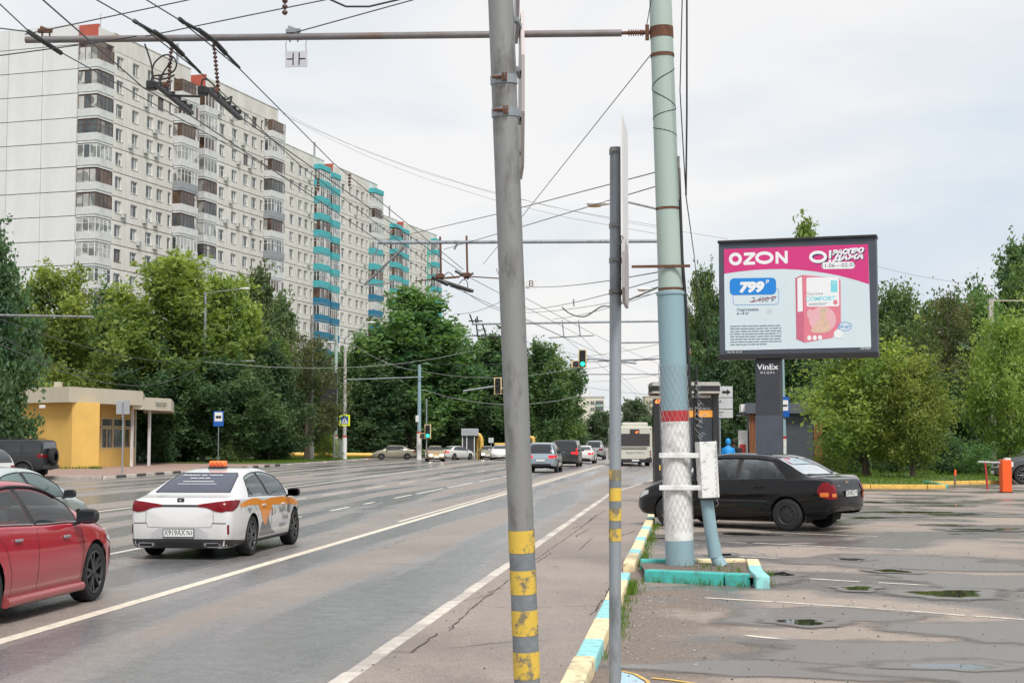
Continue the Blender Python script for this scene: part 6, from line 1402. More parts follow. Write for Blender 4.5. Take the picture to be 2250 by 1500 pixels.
class Car:
    def __init__(s, name, label, cat, sp, pm, loc, rz, scale=1., group=None, nx=110):
        s.sp = sp; s.L = sp['top'][-1][0]; s.root = thing(name, label, cat, loc, rz, group); s.root.scale = (scale,)*3; s.pm = pm
        s.tab = {}; s.nx = nx; s.build_surface()
    def f(s, k, x): return sinterp(s.sp[k], x)
    def section(s, x):
        w, zl, zb, zt, rw = s.f('plan', x), s.f('low', x), s.f('belt', x), s.f('top', x), s.f('roofw', x)
        zt = max(zt, zb+.012); h = zb-zl; g = min(1, max(0, (zt-zb-.05)/.18)); bulge = s.sp.get('bulge', .02)
        ctrl = [(w*.84, zl), (w*.945, zl+.045), (w*.985, zl+.28*h), (w, zl+.60*h), (w*.990, zl+.80*h), (w*.972, zb-.035*(1 if h > .2 else .3)), (w*(.955-.0*g), zb)]
        out = []
        C = [ctrl[0]]+ctrl+[ctrl[-1]]
        for i in range(1, len(C)-2):
            for k in range(3):
                t = k/3; q = []
                for d in (0, 1):
                    a, b, c, e = C[i-1][d], C[i][d], C[i+1][d], C[i+2][d]; q.append(.5*(2*b+(c-a)*t+(2*a-5*b+4*c-e)*t*t+(3*b-a-3*c+e)*t**3))
                out.append(tuple(q))
        out.append(ctrl[-1]); y0, z0 = w*.955-.022*g, zb+.004; ey = s.sp.get('edge', .885); y1, z1 = min(rw, y0-.005), zb+(zt-zb)*ey
        for k in range(8): t = k/7; out.append((y0+(y1-y0)*t+bulge*g*math.sin(math.pi*t), z0+(z1-z0)*t))
        for yy, zz in ((.965, .36), (.90, .60), (.80, .78), (.66, .89), (.48, .955), (.26, .99), (0, 1)): out.append((y1*yy, z1+(zt-z1)*zz))
        return out
    def build_surface(s):
        L = s.L; xs = [L*(.5-.5*math.cos(math.pi*i/(s.nx)))*.35+L*i/s.nx*.65 for i in range(s.nx+1)]
        secs = [s.section(x) for x in xs]; m = len(secs[0]); s.v = []; rows = 2*m-1
        for x, q in zip(xs, secs):
            for (y, z) in q: s.v.append(Vector((x-L/2, -y, z)))
            for (y, z) in q[-2::-1]: s.v.append(Vector((x-L/2, y, z)))
        s.faces = []
        for i in range(len(xs)-1):
            for j in range(rows-1): a = i*rows+j; s.faces.append((a, a+rows, a+rows+1, a+1))
        for end, bul in ((0, -s.sp.get('rbulge', .05)), (len(xs)-1, s.sp.get('fbulge', .09))):
            prev = [end*rows+j for j in range(rows)]; base = [s.v[k].copy() for k in prev]; zc = (base[0].z*.5+base[m-1].z*.5); nk = 6
            for k in range(1, nk+1):
                t = 1-k/nk; x0 = base[0].x+bul*(1-t**2.4); cur = []
                for p in base: s.v.append(Vector((x0, p.y*max(t, .001), zc+(p.z-zc)*max(t, .001)))); cur.append(len(s.v)-1)
                for j in range(rows-1):
                    q = (prev[j], prev[j+1], cur[j+1], cur[j]); s.faces.append(q if end == 0 else q[::-1])
                q = (prev[-1], prev[0], cur[0], cur[-1]); s.faces.append(q if end == 0 else q[::-1]); prev = cur
        # smooth-faced orientation: outward (y<0 side first)
        s.bvh = BVHTree.FromPolygons([tuple(v) for v in s.v], [tuple(f) for f in s.faces])
    def body(s, holes=(), m=None, lower=None):
        sp = s.sp; L = s.L; v = [p.copy() for p in s.v]; keep = []; r = sp['r']; Ra = r+sp.get('gap', .055)
        arch = [(sp['xr']-L/2, r), (sp['xf']-L/2, r)]; cut = [False]*len(s.faces)
        wmin = .45*max(w for _, w in sp['plan'])
        for i, f in enumerate(s.faces):
            c = sum((v[k] for k in f), Vector())/4
            for (ax_, az) in arch:
                if abs(c.y) > wmin and (c.x-ax_)**2+(c.z-az)**2 < Ra*Ra: cut[i] = True
            if not cut[i]:
                for h in holes:
                    if h(c): cut[i] = True; break
        onb = {}
        for i, f in enumerate(s.faces):
            for k in f: onb.setdefault(k, [0, 0])[1 if cut[i] else 0] += 1
        for k, (a, b) in onb.items():
            if a and b:
                for (ax_, az) in arch:
                    d = Vector((v[k].x-ax_, 0, v[k].z-az))
                    if abs(v[k].y) > wmin*.9 and abs(d.length-Ra) < .09 and d.length > .01: d *= Ra/d.length; v[k].x = ax_+d.x; v[k].z = az+d.z
        mb = MB(); mb.smooth = True; mb.v = [tuple(p) for p in v]
        for i, f in enumerate(s.faces):
            if cut[i]: continue
            zc = sum(v[k].z for k in f)/4; xc = sum(v[k].x for k in f)/4
            mb.f.append(list(f)); mb.sm.append(True); mb.m.append(1 if lower and lower(xc, zc) else 0)
        o = mb.build('body', [m or s.pm, M_plas], s.root)
        mdn = o.modifiers.new('wn', 'WEIGHTED_NORMAL'); mdn.keep_sharp = True
        # wells and floor pan
        W2 = max(w for _, w in sp['plan'])
        mb = MB(); mb.mi = 0
        for (ax_, az) in arch:
            for sg in (-1, 1):
                vs = []; n_ = 18
                for k in range(n_+1):
                    a = math.pi*(-.12+1.24*k/n_)
                    for yy in (.50, .945): vs.append((ax_+math.cos(a)*(Ra+.012), sg*W2*yy, az+math.sin(a)*(Ra+.012)))
                mb.add(vs, [(2*k, 2*k+1, 2*k+3, 2*k+2) for k in range(n_)]); c0 = len(mb.v); mb.add([(ax_, sg*W2*.5, az)]+[(ax_+math.cos(math.pi*(-.12+1.24*k/n_))*(Ra+.012), sg*W2*.5, az+math.sin(math.pi*(-.12+1.24*k/n_))*(Ra+.012)) for k in range(n_+1)], [(0, k+1, k+2) for k in range(n_)])
        zl = sp['low'][len(sp['low'])//2][1]; mb.bbox((-L/2+.6, -W2*.62, zl-.03), (L/2-.5, W2*.62, zl+.12)); mb.bbox((sp['xr']-L/2+Ra+.02, -W2*.86, zl-.0), (sp['xf']-L/2-Ra-.02, W2*.86, zl+.1))
        mb.build('underbody', M_well, s.root); return o
    def hit(s, view, a, b, side=1):
        L = s.L
        if view == 'side': o_, d = Vector((a-L/2, side*3, b)), Vector((0, -side, 0))
        elif view == 'rear': o_, d = Vector((-L/2-3, a, b)), Vector((1, 0, 0))
        elif view == 'front': o_, d = Vector((L/2+3, a, b)), Vector((-1, 0, 0))
        else: o_, d = Vector((a-L/2, b, 3)), Vector((0, 0, -1))
        p, n_, i, dist = s.bvh.ray_cast(o_, d)
        if p is None: return None, None
        if n_.dot(d) > 0: n_ = -n_
        return p, n_
    def patch(s, name, view, a0, a1, lo, up, m, off=.004, na=12, nb=6, side=1, parent=None, th=0.):
        lo_ = (lambda a: interp(lo, a)) if isinstance(lo, list) else (lo if callable(lo) else (lambda a: lo)); up_ = (lambda a: interp(up, a)) if isinstance(up, list) else (up if callable(up) else (lambda a: up))
        mb = MB(); mb.smooth = True; ids = {}
        for i in range(na+1):
            a = a0+(a1-a0)*i/na
            for j in range(nb+1):
                b = lo_(a)+(up_(a)-lo_(a))*j/nb; p, n_ = s.hit(view, a, b, side)
                if p is not None: ids[i, j] = len(mb.v); mb.v.append(tuple(p+n_*off))
        for i in range(na):
            for j in range(nb):
                k = [(i, j), (i+1, j), (i+1, j+1), (i, j+1)]
                if all(q in ids for q in k): mb.f.append([ids[q] for q in k]); mb.m.append(0); mb.sm.append(True)
        if not mb.f: return None
        return mb.build(name, m, parent or s.root)
    def outline(s, name, view, pts, r, m, off=0., side=1, parent=None, step=.06):
        out = []
        for a, b in zip(pts, pts[1:]):
            n_ = max(1, int(math.hypot(b[0]-a[0], b[1]-a[1])/step))
            for k in range(n_): p, q = s.hit(view, a[0]+(b[0]-a[0])*k/n_, a[1]+(b[1]-a[1])*k/n_, side); out += [p+q*off] if p is not None else []
        p, q = s.hit(view, *pts[-1], side); out += [p+q*off] if p is not None else []
        if len(out) < 2: return None
        mb = MB(); mb.tube(out, r, 6); return mb.build(name, m, parent or s.root)
    def winupper(s, k=.84): return lambda x: s.f('belt', x)+(s.f('top', x)-s.f('belt', x))*k
    def side_windows(s, ranges, gm, trim=M_plas, rear=None, sides=(-1, 1), dlo=.012, k=.84, chrome=None):
        """ranges: list of (x0,x1); rear: (xbase, xtop) slanted rear edge"""
        up = s.winupper(k); holes = []
        def upr(x):
            u_ = up(x)
            if rear and x < rear[1]: u_ = min(u_, s.f('belt', x)+dlo+(up(rear[1])-s.f('belt', rear[1]))*max(0, (x-rear[0])/(rear[1]-rear[0])))
            return u_
        lo = lambda x: s.f('belt', x)+dlo
        for side in sides:
            for (x0, x1) in ranges:
                w_ = s.patch('window', 'side', x0, x1, lo, upr, gm, .0035, 26, 6, side)
                P = [(x0+(x1-x0)*i/24, lo(x0+(x1-x0)*i/24)) for i in range(25)]+[(x1-(x1-x0)*i/24, max(lo(x1-(x1-x0)*i/24), upr(x1-(x1-x0)*i/24))) for i in range(25)]; P.append(P[0])
                s.outline('window_seal', 'side', P, .011, trim, .002, side, w_)
                if chrome: s.outline('sill_strip', 'side', P[:25], .008, chrome, .012, side, w_)
        for side in sides:
            for (a0, a1), (b0, b1) in zip(ranges, ranges[1:]): s.patch('pillar', 'side', a1-.004, b0+.004, lo, upr, trim, .003, 3, 6, side)
        def hole(c):
            x = c.x+s.L/2
            return any(x0+.02 < x < x1-.02 for x0, x1 in ranges) and abs(c.y) > .4 and lo(x)+.02 < c.z < upr(x)-.02
        return hole
    def screen(s, view, y0, zlo, zup, gm, ytop, seal=True):
        """windscreen / rear window seen from front or rear: half widths y0 (bottom), ytop (top)"""
        def lo(a): return zlo+max(0, (abs(a)-ytop)/(max(1e-4, y0-ytop)))*0
        def up(a): return zup-max(0, (abs(a)-ytop)/max(1e-4, y0-ytop))**1.5*(zup-zlo)
        nm = 'windscreen' if view == 'front' else 'rear_window'
        w_ = s.patch(nm, view, -y0, y0, lo, up, gm, .004, 34, 8)
        P = [(-y0+2*y0*i/16, zlo) for i in range(17)]+[(y0-2*y0*i/24, max(zlo, up(y0-2*y0*i/24))) for i in range(25)]; s.outline('window_seal', view, P, .010, M_plas, .002, 1, w_)
        sgn = 1 if view == 'front' else -1
        def hole(c):
            return sgn*c.x > -.3*s.L+0*c.x and abs(c.y) < y0-.04 and zlo+.03 < c.z < up(c.y)-.03 and sgn*(c.x) > (.02*s.L)
        return hole
    def wheels(s, kind='spoke', m=None, wd=.215, inset=.02):
        sp = s.sp; r = sp['r']; L = s.L; W2 = max(w for _, w in sp['plan']); rr = sp.get('rim', r*.70)
        key = (kind, round(r, 3), wd, (m or M_rim).name)
        if key not in Car.cache:
            t = MB(); h = wd/2; t.lathe([(rr, -h*.85), (r*.93, -h), (r*.985, -h*.82), (r, -h*.5), (r, h*.5), (r*.985, h*.82), (r*.93, h), (rr, h*.85)], 36, 'Y'); tm = t.mesh('tyre', M_tyre)
            k = MB(); k.mi = 1; k.lathe([(.001, h*.35), (rr*.97, h*.3), (rr*.99, h*.85)], 28, 'Y'); k.mi = 0; k.lathe([(rr*.92, h*.7), (rr*.93, h*.93), (rr*1.0, h*.93), (rr*1.0, h*.6)], 32, 'Y')
            if kind == 'spoke':
                for q in range(5):
                    for da in (-.13, .13):
                        a = 2*math.pi*q/5+da*.4; b = 2*math.pi*q/5+da*1.7; n_ = Vector((-math.sin(a), 0, math.cos(a)))*.022
                        p0 = Vector((math.cos(a)*rr*.14, h*.80, math.sin(a)*rr*.14)); p1 = Vector((math.cos(b)*rr*.95, h*.9, math.sin(b)*rr*.95)); k.add([p0-n_, p0+n_, p1+n_*.8, p1-n_*.8, p0-n_-Vector((0, .03, 0)), p0+n_-Vector((0, .03, 0)), p1+n_*.8-Vector((0, .03, 0)), p1-n_*.8-Vector((0, .03, 0))], [(0, 1, 2, 3), (0, 4, 5, 1), (1, 5, 6, 2), (2, 6, 7, 3), (3, 7, 4, 0)])
                k.lathe([(.001, h*.88), (rr*.17, h*.86), (rr*.2, h*.6)], 16, 'Y')
            elif kind == 'steel':
                k.lathe([(.001, h*.62), (rr*.2, h*.66), (rr*.3, h*.58), (rr*.62, h*.74), (rr*.75, h*.55), (rr*.9, h*.5), (rr*.93, h*.9)], 30, 'Y'); k.mi = 1
                for q in range(10): a = 2*math.pi*q/10; c = Vector((math.cos(a)*rr*.62, h*.755, math.sin(a)*rr*.62)); k.tube([c, c+Vector((0, .004, 0))], .02, 8)
                for q in range(4): a = 2*math.pi*q/4+.4; c = Vector((math.cos(a)*rr*.25, h*.66, math.sin(a)*rr*.25)); k.tube([c, c+Vector((0, .012, 0))], .012, 6)
            else:
                for q in range(10): a = 2*math.pi*q/10; p0 = Vector((0, h*.8, 0)); p1 = Vector((math.cos(a)*rr*.95, h*.88, math.sin(a)*rr*.95)); k.tube([p0, p1], [.03, .022], 5)
            Car.cache[key] = (tm, k.mesh('rim', [m or M_rim, M_well]))
        tm, km = Car.cache[key]
        for x in (sp['xr'], sp['xf']):
            for sg in (-1, 1):
                wv = link('wheel', tm, s.root, (x-L/2, sg*(W2-wd/2-inset), r)); rm = link('rim', km, wv)
                if sg < 0: wv.rotation_euler = (0, 0, math.pi)
    def mirrors(s, x, m, sz=(.2, .2, .13), dy=.12, dz=.06, parent=None):
        for sg in (-1, 1):
            p, n_ = s.hit('side', x, s.f('belt', x)-.01, sg)
            if p is None: continue
            mb = MB(); mb.smooth = True; mb.pod(p+Vector((.0, sg*dy, dz)), sz); mb.tube([p, p+Vector((.0, sg*dy*.8, dz*.5))], .022, 6); o = mb.build('mirror', m, s.root)
            mb = MB(); mb.box(p+Vector((-sz[0]/2-.002, sg*dy, dz)), (.006, sz[1]*.82, sz[2]*.72)); mb.build('mirror_glass', M_gd, o)
    def seams(s, lines, side=(-1, 1), view='side'):
        for sd_ in side:
            for L_ in lines: s.outline('seam', view, L_, .0035, M_well, -.0005, sd_)
    def handles(s, pos, m):
        for sg in (-1, 1):
            for x, z in pos:
                p, n_ = s.hit('side', x, z, sg)
                if p is not None: mb = MB(); mb.rbox(p+n_*.014, (.17, .03, .032), .012); mb.build('door_handle', m, s.root)
    def plate(s, view, z, body='', w_=.52, h=.115, y=0, off=.02):
        p, n_ = s.hit(view, y, z)
        if p is None: return
        sg = -1 if view == 'rear' else 1; x = p.x+sg*off
        mb = MB(); mb.box((x, y, z), (.012, w_+.02, h+.02)); o = mb.build('number_plate', M_plas, s.root); mb = MB(); mb.box((x+sg*.007, y, z), (.006, w_, h)); mb.build('plate_face', M_plate, o)
        if body:
            right = (0, -1, 0) if view == 'rear' else (0, 1, 0)
            for bd, yy, sz in (body[0], w_*.125, .125), (body[1], -w_*.36, .095):
                text('plate_text', bd, sz, M_blackp, o, frame((x+sg*.0115, y+yy*(1 if view == 'rear' else -1), z), right, (0, 0, 1)), sx=.80, bold=.0008)
    def interior(s, seat=M_seat, wheel_side=1):
        L = s.L; b = s.f('belt', L*.5); xf = s.sp['xf']-L/2
        mb = MB(); mb.bbox((-L*.26, -.62, .25), (xf-.6, .62, .42)); mb.bbox((xf-.95, -.66, .45), (xf-.35, .66, b-.03)); mb.bbox((-L*.36, -.6, .4), (-L*.245, .6, b-.02)); mb.build('cabin_floor', M_in, s.root)
        for x, yy in ((-.02*L, .36), (-.02*L, -.36)):
            mb = MB(); mb.smooth = True; mb.rbox((x+.15, yy, .52), (.5, .5, .18), .06); mb.rbox((x-.13, yy, .82), (.16, .48, .62), .06, Matrix.Rotation(-.2, 3, 'Y')); mb.rbox((x-.24, yy, 1.2), (.09, .27, .17), .04); mb.build('seat', seat, s.root)
        mb = MB(); mb.smooth = True; mb.rbox((-.19*L, 0, .52), (.5, 1.2, .18), .06); mb.rbox((-.235*L, 0, .8), (.16, 1.2, .55), .06, Matrix.Rotation(-.3, 3, 'Y'))
        for yy in (-.35, .35): mb.rbox((-.26*L, yy, 1.12), (.09, .26, .14), .04)
        mb.build('rear_seat', seat, s.root)
        mb = MB(); c = Vector((.13*L, .36*wheel_side, b+.02)); mb.tube([c+Matrix.Rotation(-.4, 3, 'Y') @ Vector((0, math.cos(a)*.18, math.sin(a)*.18)) for a in [2*math.pi*k/20 for k in range(21)]], .014, 6, False); mb.tube([c, c+Vector((.2, 0, -.1))], .03, 6); mb.build('steering_wheel', M_plas, s.root)
Car.cache = {}
# ---------------------------------------------------------------- body tables (x from the rear bumper, metres)
SP_TAXI = dict(r=.338, rim=.25, xr=1.08, xf=3.845, edge=.87, gap=.045, rbulge=.035,
    top=[(0, .90), (.05, .965), (.14, 1.0), (.30, 1.015), (.55, 1.05), (.8, 1.14), (1.2, 1.285), (1.65, 1.405), (2.1, 1.462), (2.5, 1.47), (2.85, 1.44), (3.1, 1.385), (3.75, 1.075), (3.95, 1.0), (4.4, .875), (4.65, .75), (4.77, .60)],
    belt=[(0, .875), (.1, .945), (.5, .985), (1.2, .985), (2.5, .955), (3.5, .93), (4.2, .83), (4.6, .71), (4.77, .56)], low=[(0, .19), (.12, .18), (.5, .19), (2.4, .19), (4.2, .18), (4.6, .20), (4.77, .28)],
    plan=[(0, .775), (.05, .825), (.15, .865), (.45, .905), (1.1, .92), (3.4, .92), (4.1, .89), (4.45, .82), (4.65, .72), (4.77, .58)], roofw=[(0, .70), (.3, .75), (.6, .76), (.9, .70), (1.3, .625), (1.8, .575), (2.4, .56), (2.9, .58), (3.75, .74), (4.3, .70), (4.77, .5)])
SP_ACC = dict(r=.335, rim=.245, xr=1.09, xf=3.795, edge=.87, gap=.045,
    top=[(0, .82), (.06, .98), (.2, 1.04), (.65, 1.06), (.85, 1.10), (1.3, 1.29), (1.75, 1.405), (2.2, 1.44), (2.6, 1.425), (2.95, 1.36), (3.65, 1.04), (3.8, 1.0), (4.3, .87), (4.6, .73), (4.73, .58)],
    belt=[(0, .80), (.1, .95), (.6, 1.0), (1.3, .985), (2.4, .945), (3.4, .92), (4.2, .80), (4.55, .68), (4.73, .54)], low=[(0, .30), (.2, .24), (.6, .22), (2.4, .19), (4.2, .19), (4.55, .21), (4.73, .28)],
    plan=[(0, .74), (.08, .82), (.3, .87), (.9, .915), (3.4, .92), (4.1, .90), (4.45, .82), (4.62, .72), (4.73, .58)], roofw=[(0, .64), (.7, .72), (1.0, .66), (1.4, .60), (2.0, .565), (2.6, .57), (3.0, .60), (3.65, .74), (4.3, .70), (4.73, .5)])
SP_LAN = dict(r=.298, rim=.19, xr=.855, xf=3.375, edge=.86, gap=.05, rbulge=.06, fbulge=.07,
    top=[(0, .80), (.06, .945), (.18, .985), (.42, 1.0), (.55, 1.03), (.92, 1.235), (1.22, 1.36), (1.6, 1.42), (2.2, 1.432), (2.5, 1.405), (2.72, 1.345), (3.22, 1.02), (3.36, .955), (3.75, .87), (4.05, .74), (4.2, .62), (4.24, .55)],
    belt=[(0, .77), (.08, .905), (.3, .945), (1.0, .945), (2.2, .905), (3.1, .885), (3.7, .80), (4.05, .68), (4.2, .57), (4.24, .50)], low=[(0, .37), (.12, .31), (.5, .28), (1.2, .23), (3.0, .215), (3.8, .22), (4.1, .24), (4.24, .29)],
    plan=[(0, .70), (.06, .755), (.2, .80), (.6, .83), (1.4, .84), (3.0, .838), (3.6, .815), (3.95, .75), (4.12, .66), (4.24, .54)], roofw=[(0, .60), (.4, .68), (.6, .66), (.95, .585), (1.4, .54), (2.1, .525), (2.5, .54), (2.75, .56), (3.25, .69), (3.8, .64), (4.24, .45)])
SP_SUV = dict(r=.37, rim=.25, xr=.98, xf=3.86, edge=.88, gap=.05,
    top=[(0, .95), (.05, 1.12), (.12, 1.3), (.4, 1.62), (.6, 1.70), (1.2, 1.755), (2.2, 1.77), (2.7, 1.74), (3.0, 1.66), (3.6, 1.22), (3.75, 1.16), (4.3, 1.05), (4.62, .9), (4.75, .7)],
    belt=[(0, .90), (.08, 1.06), (1.0, 1.10), (3.0, 1.06), (3.6, 1.04), (4.2, .96), (4.6, .85), (4.75, .66)], low=[(0, .40), (.3, .33), (1, .29), (3.8, .28), (4.5, .3), (4.75, .38)],
    plan=[(0, .80), (.08, .86), (.4, .92), (1.0, .95), (3.6, .95), (4.2, .92), (4.55, .84), (4.75, .66)], roofw=[(0, .76), (.2, .70), (.5, .66), (1.2, .66), (2.6, .66), (3.0, .68), (3.6, .80), (4.3, .76), (4.75, .55)])
SP_VAN = dict(r=.34, rim=.22, xr=1.0, xf=4.2, edge=.93, gap=.05, rbulge=.03,
    top=[(0, 1.1), (.04, 1.5), (.12, 1.82), (.3, 1.89), (1.5, 1.91), (3.2, 1.91), (3.6, 1.84), (3.9, 1.66), (4.35, 1.22), (4.5, 1.13), (4.9, .98), (5.05, .8), (5.14, .62)],
    belt=[(0, 1.0), (.08, 1.10), (3.6, 1.10), (4.3, 1.05), (4.8, .9), (5.05, .74), (5.14, .58)], low=[(0, .34), (.3, .27), (1, .22), (4.2, .22), (4.9, .25), (5.14, .34)],
    plan=[(0, .88), (.06, .92), (.3, .955), (4.0, .96), (4.6, .92), (4.95, .8), (5.14, .6)], roofw=[(0, .84), (.15, .80), (.5, .80), (3.4, .80), (3.9, .82), (4.35, .84), (4.9, .74), (5.14, .5)])
SP_HUM = dict(r=.42, rim=.22, xr=.95, xf=3.75, edge=.94, gap=.07, rbulge=.02, fbulge=.04,
    top=[(0, 1.2), (.03, 1.60), (.10, 1.86), (.3, 1.90), (2.6, 1.92), (2.85, 1.86), (3.1, 1.5), (3.2, 1.34), (3.3, 1.28), (4.4, 1.24), (4.55, 1.15), (4.6, 1.0)],
    belt=[(0, 1.12), (.05, 1.22), (3.2, 1.22), (4.4, 1.19), (4.6, .95)], low=[(0, .52), (.3, .46), (1, .44), (3.8, .44), (4.6, .5)],
    plan=[(0, .92), (.06, .96), (.3, .98), (4.2, .98), (4.5, .94), (4.6, .88)], roofw=[(0, .88), (.2, .84), (2.8, .84), (3.2, .90), (4.4, .88), (4.6, .8)])
SP_LADA = dict(SP_LAN); SP_LADA.update(r=.285, xr=.80, xf=3.30)
# ---------------------------------------------------------------- white taxi with orange livery
M_wh = paint('paint_pearl_white', (.66, .665, .67), .25, .0, 1., .04); M_ora = paint('livery_orange', (.78, .26, .02), .3, 0, .7); M_gry = paint('livery_grey', (.13, .13, .135), .35, 0, .5)
c = Car('taxi', 'white sedan taxi with orange side livery and roof sign driving away', 'taxi', SP_TAXI, M_wh, (-7.86, 25.1, RZ), math.pi/2, .955, None, 130)
h1 = c.side_windows([(1.0, 1.20), (1.225, 2.18), (2.25, 3.42)], G_tint, M_plas, (1.0, 1.5), k=.83, chrome=M_chrome)
h2 = c.screen('rear', .64, 1.075, 1.375, mat('window_tint_film', (.060, .068, .105), .12, var=.15, scale=1.5, spec=.28), .50); h3 = c.screen('front', .70, 1.06, 1.38, G_clear, .52)
c.body((h1, h3))
c.patch('lower_bumper', 'rear', -.80, .80, .19, lambda a: .335+.01*math.cos(a*2), M_plas, .004, 40, 5)
for sg in (-1, 1): c.patch('lower_bumper_side', 'side', .02, .72, .185, [(.02, .335), (.72, .285)], M_plas, .004, 16, 4, sg); c.patch('sill', 'side', 1.44, 3.48, .185, .262, M_plas, .004, 24, 3, sg); c.interior(M_seat); c.wheels('spoke', M_rim, .22, .012); c.mirrors(3.28, M_plas, (.13, .23, .15), .15, .07)
for sg in (-1, 1):
    c.patch('tail_lamp', 'rear', sg*.30, sg*.80, lambda a: interp([(.30, .862), (.46, .845), (.6, .79), (.72, .775), (.80, .80)], abs(a)), lambda a: interp([(.30, .895), (.46, .915), (.6, .935), (.80, .955)], abs(a)), M_red, .012, 14, 5)
    c.patch('tail_lamp_side', 'side', .02, .42, [(.02, .79), (.12, .79), (.30, .86), (.42, .945)], [(.02, .95), (.25, .965), (.42, .955)], M_red, .010, 12, 5, sg)
    c.patch('reflector', 'rear', sg*.79, sg*.815, .42, .57, M_red, .008, 2, 6); c.patch('bumper_crease_shade', 'rear', sg*.55, sg*.775, lambda a: .60-.02*abs(a), lambda a: .618-.02*abs(a), M_gry, .003, 6, 1)  # crease shade drawn as a thin dark strip laid on the bumper
    o = c.patch('exhaust_trim', 'rear', sg*.42, sg*.70, lambda a: interp([(.42, .235), (.48, .205), (.66, .205), (.70, .235)], abs(a)), lambda a: interp([(.42, .28), (.66, .285), (.70, .25)], abs(a)), M_chrome, .012, 8, 3)
    c.patch('exhaust_hole', 'rear', sg*.455, sg*.665, .222, .268, M_well, .016, 6, 2, 1, o)
    c.patch('head_lamp', 'side', 4.3, 4.66, [(4.3, .70), (4.66, .56)], [(4.3, .76), (4.66, .66)], M_lens, .008, 8, 3, sg)
    # livery
    c.patch('livery_stripe', 'side', .42, 4.45, [(.42, .83), (.9, .86), (1.6, .835), (2.6, .80), (3.6, .76), (4.2, .72), (4.45, .70)], [(.42, .90), (.9, .955), (1.3, .965), (1.75, .90), (2.2, .93), (3.0, .925), (3.7, .885), (4.2, .80), (4.45, .72)], M_ora, .0035, 60, 4, sg)
    c.patch('livery_wedge', 'side', 1.42, 2.25, [(1.42, .83), (1.62, .60), (1.85, .44), (2.25, .80)], [(1.42, .85), (2.25, .825)], M_ora, .0036, 16, 6, sg)
    c.patch('livery_wedge_grey', 'side', 1.52, 2.55, .30, [(1.52, .35), (1.62, .56), (1.85, .46), (1.95, .66), (2.2, .40), (2.55, .305)], M_gry, .0037, 24, 6, sg)
    c.patch('fuel_reflex', 'side', 2.22, 2.27, .62, .76, M_red, .004, 2, 4, sg)
    for cx_, cz_ in ((.80, .77), (4.05, .66)):
        for i in range(3):
            for j in range(2):
                if (i+j) % 2 == 0: c.patch('checker', 'side', cx_+i*.055, cx_+.05+i*.055, cz_-j*.045, cz_+.04-j*.045, M_plas, .004, 1, 1, sg)
def sidetext(car, body, x, z, size, m, sg=-1, sx=1., bold=.001):
    p, n_ = car.hit('side', x, z, sg)
    if p is None: return
    rt_ = Vector((1, 0, 0)) if sg < 0 else Vector((-1, 0, 0)); rt_ = (rt_-n_*rt_.dot(n_)).normalized(); up_ = n_.cross(rt_)
    return text('door_text', body, size, m, car.root, frame(p+n_*.012, rt_, up_), sx=sx, bold=bold)
for sg in (-1, 1):
    sidetext(c, 'Яндекс', 2.93, .705, .14, M_gry, sg); sidetext(c, 'Такси', 3.08, .565, .14, M_gry, sg); sidetext(c, '999-99-99', 2.95, .42, .10, M_gry, sg); sidetext(c, '67', 2.42, .68, .13, M_gry, sg)
    p, n_ = c.hit('side', 3.33, .70, sg); mb = MB(); mb.tube([p+n_*.002, p+n_*.006], .085, 20); mb.build('round_badge', M_gry, c.root)
c.seams([[(2.21, .93), (2.2, .30)], [(1.05, .975), (1.25, .80), (1.42, .62)], [(3.40, .92), (3.52, .60), (3.50, .30)]])
c.seams([[(-.56, .84), (-.57, .62), (-.53, .53), (.53, .53), (.57, .62), (.56, .84)]], (1,), 'rear'); c.handles([(1.72, .83), (2.98, .80)], M_wh)
c.patch('lamp_bar', 'rear', -.31, .31, .862, .893, M_plas, .010, 14, 2); c.patch('plate_recess_shade', 'rear', -.48, .48, lambda a: .36, lambda a: interp([(0, .535), (.32, .535), (.48, .42)], abs(a)), mat('recess_shade_grey', (.42, .42, .43), .4, var=.05), .0025, 16, 5)  # flat patch behind the plate; the recess's shade is put into its grey
c.patch('diffuser', 'rear', -.38, .38, .20, .29, M_well, .010, 8, 3); c.plate('rear', .44, ('Х919АХ', '763'), .50, .118)
p, n_ = c.hit('rear', 0, .955); mb = MB(); mb.rbox(p+n_*.01, (.02, .12, .085), .01); eb_ = mb.build('badge', M_plas, c.root); mb = MB(); mb.tube([p+n_*.022+Vector((0, -.03, .02)), p+n_*.022+Vector((0, 0, -.025)), p+n_*.022+Vector((0, .03, .02))], .006, 5); mb.build('badge_mark', M_chrome, eb_)
for bd, z, s_ in (('Яндекс Go Такси', 1.335, .085), ('999-99-99', 1.285, .085)):
    p, n_ = c.hit('rear', .06, z); text('window_text', bd, s_, M_adw, c.root, frame(p+n_*.012, (0, -1, 0), n_.cross(Vector((0, -1, 0)))), bold=.002)
c.patch('window_line', 'rear', -.22, .32, 1.238, 1.246, M_adw, .006, 8, 1); c.patch('window_line', 'rear', -.3, .38, 1.20, 1.206, M_adw, .006, 8, 1)
p, n_ = c.hit('top', 2.0, .0); mb = MB(); mb.smooth = True; mb.rbox(p+Vector((0, 0, .075)), (.2, .29, .11), .035); rs_ = mb.build('roof_sign', mat('roof_sign_orange', (.85, .18, .03), .35, var=.05, emit=(.9, .2, .03), es=.12), c.root)
mb = MB(); mb.box(p+Vector((0, 0, .01)), (.22, .3, .03)); mb.build('sign_base', M_plas, rs_)
for i in range(7): mb = MB(); mb.box(p+Vector((-.101, -.105+i*.035, .052+(.028 if i % 2 else 0))), (.004, .033, .026)); mb.build('checker', M_redl, rs_)
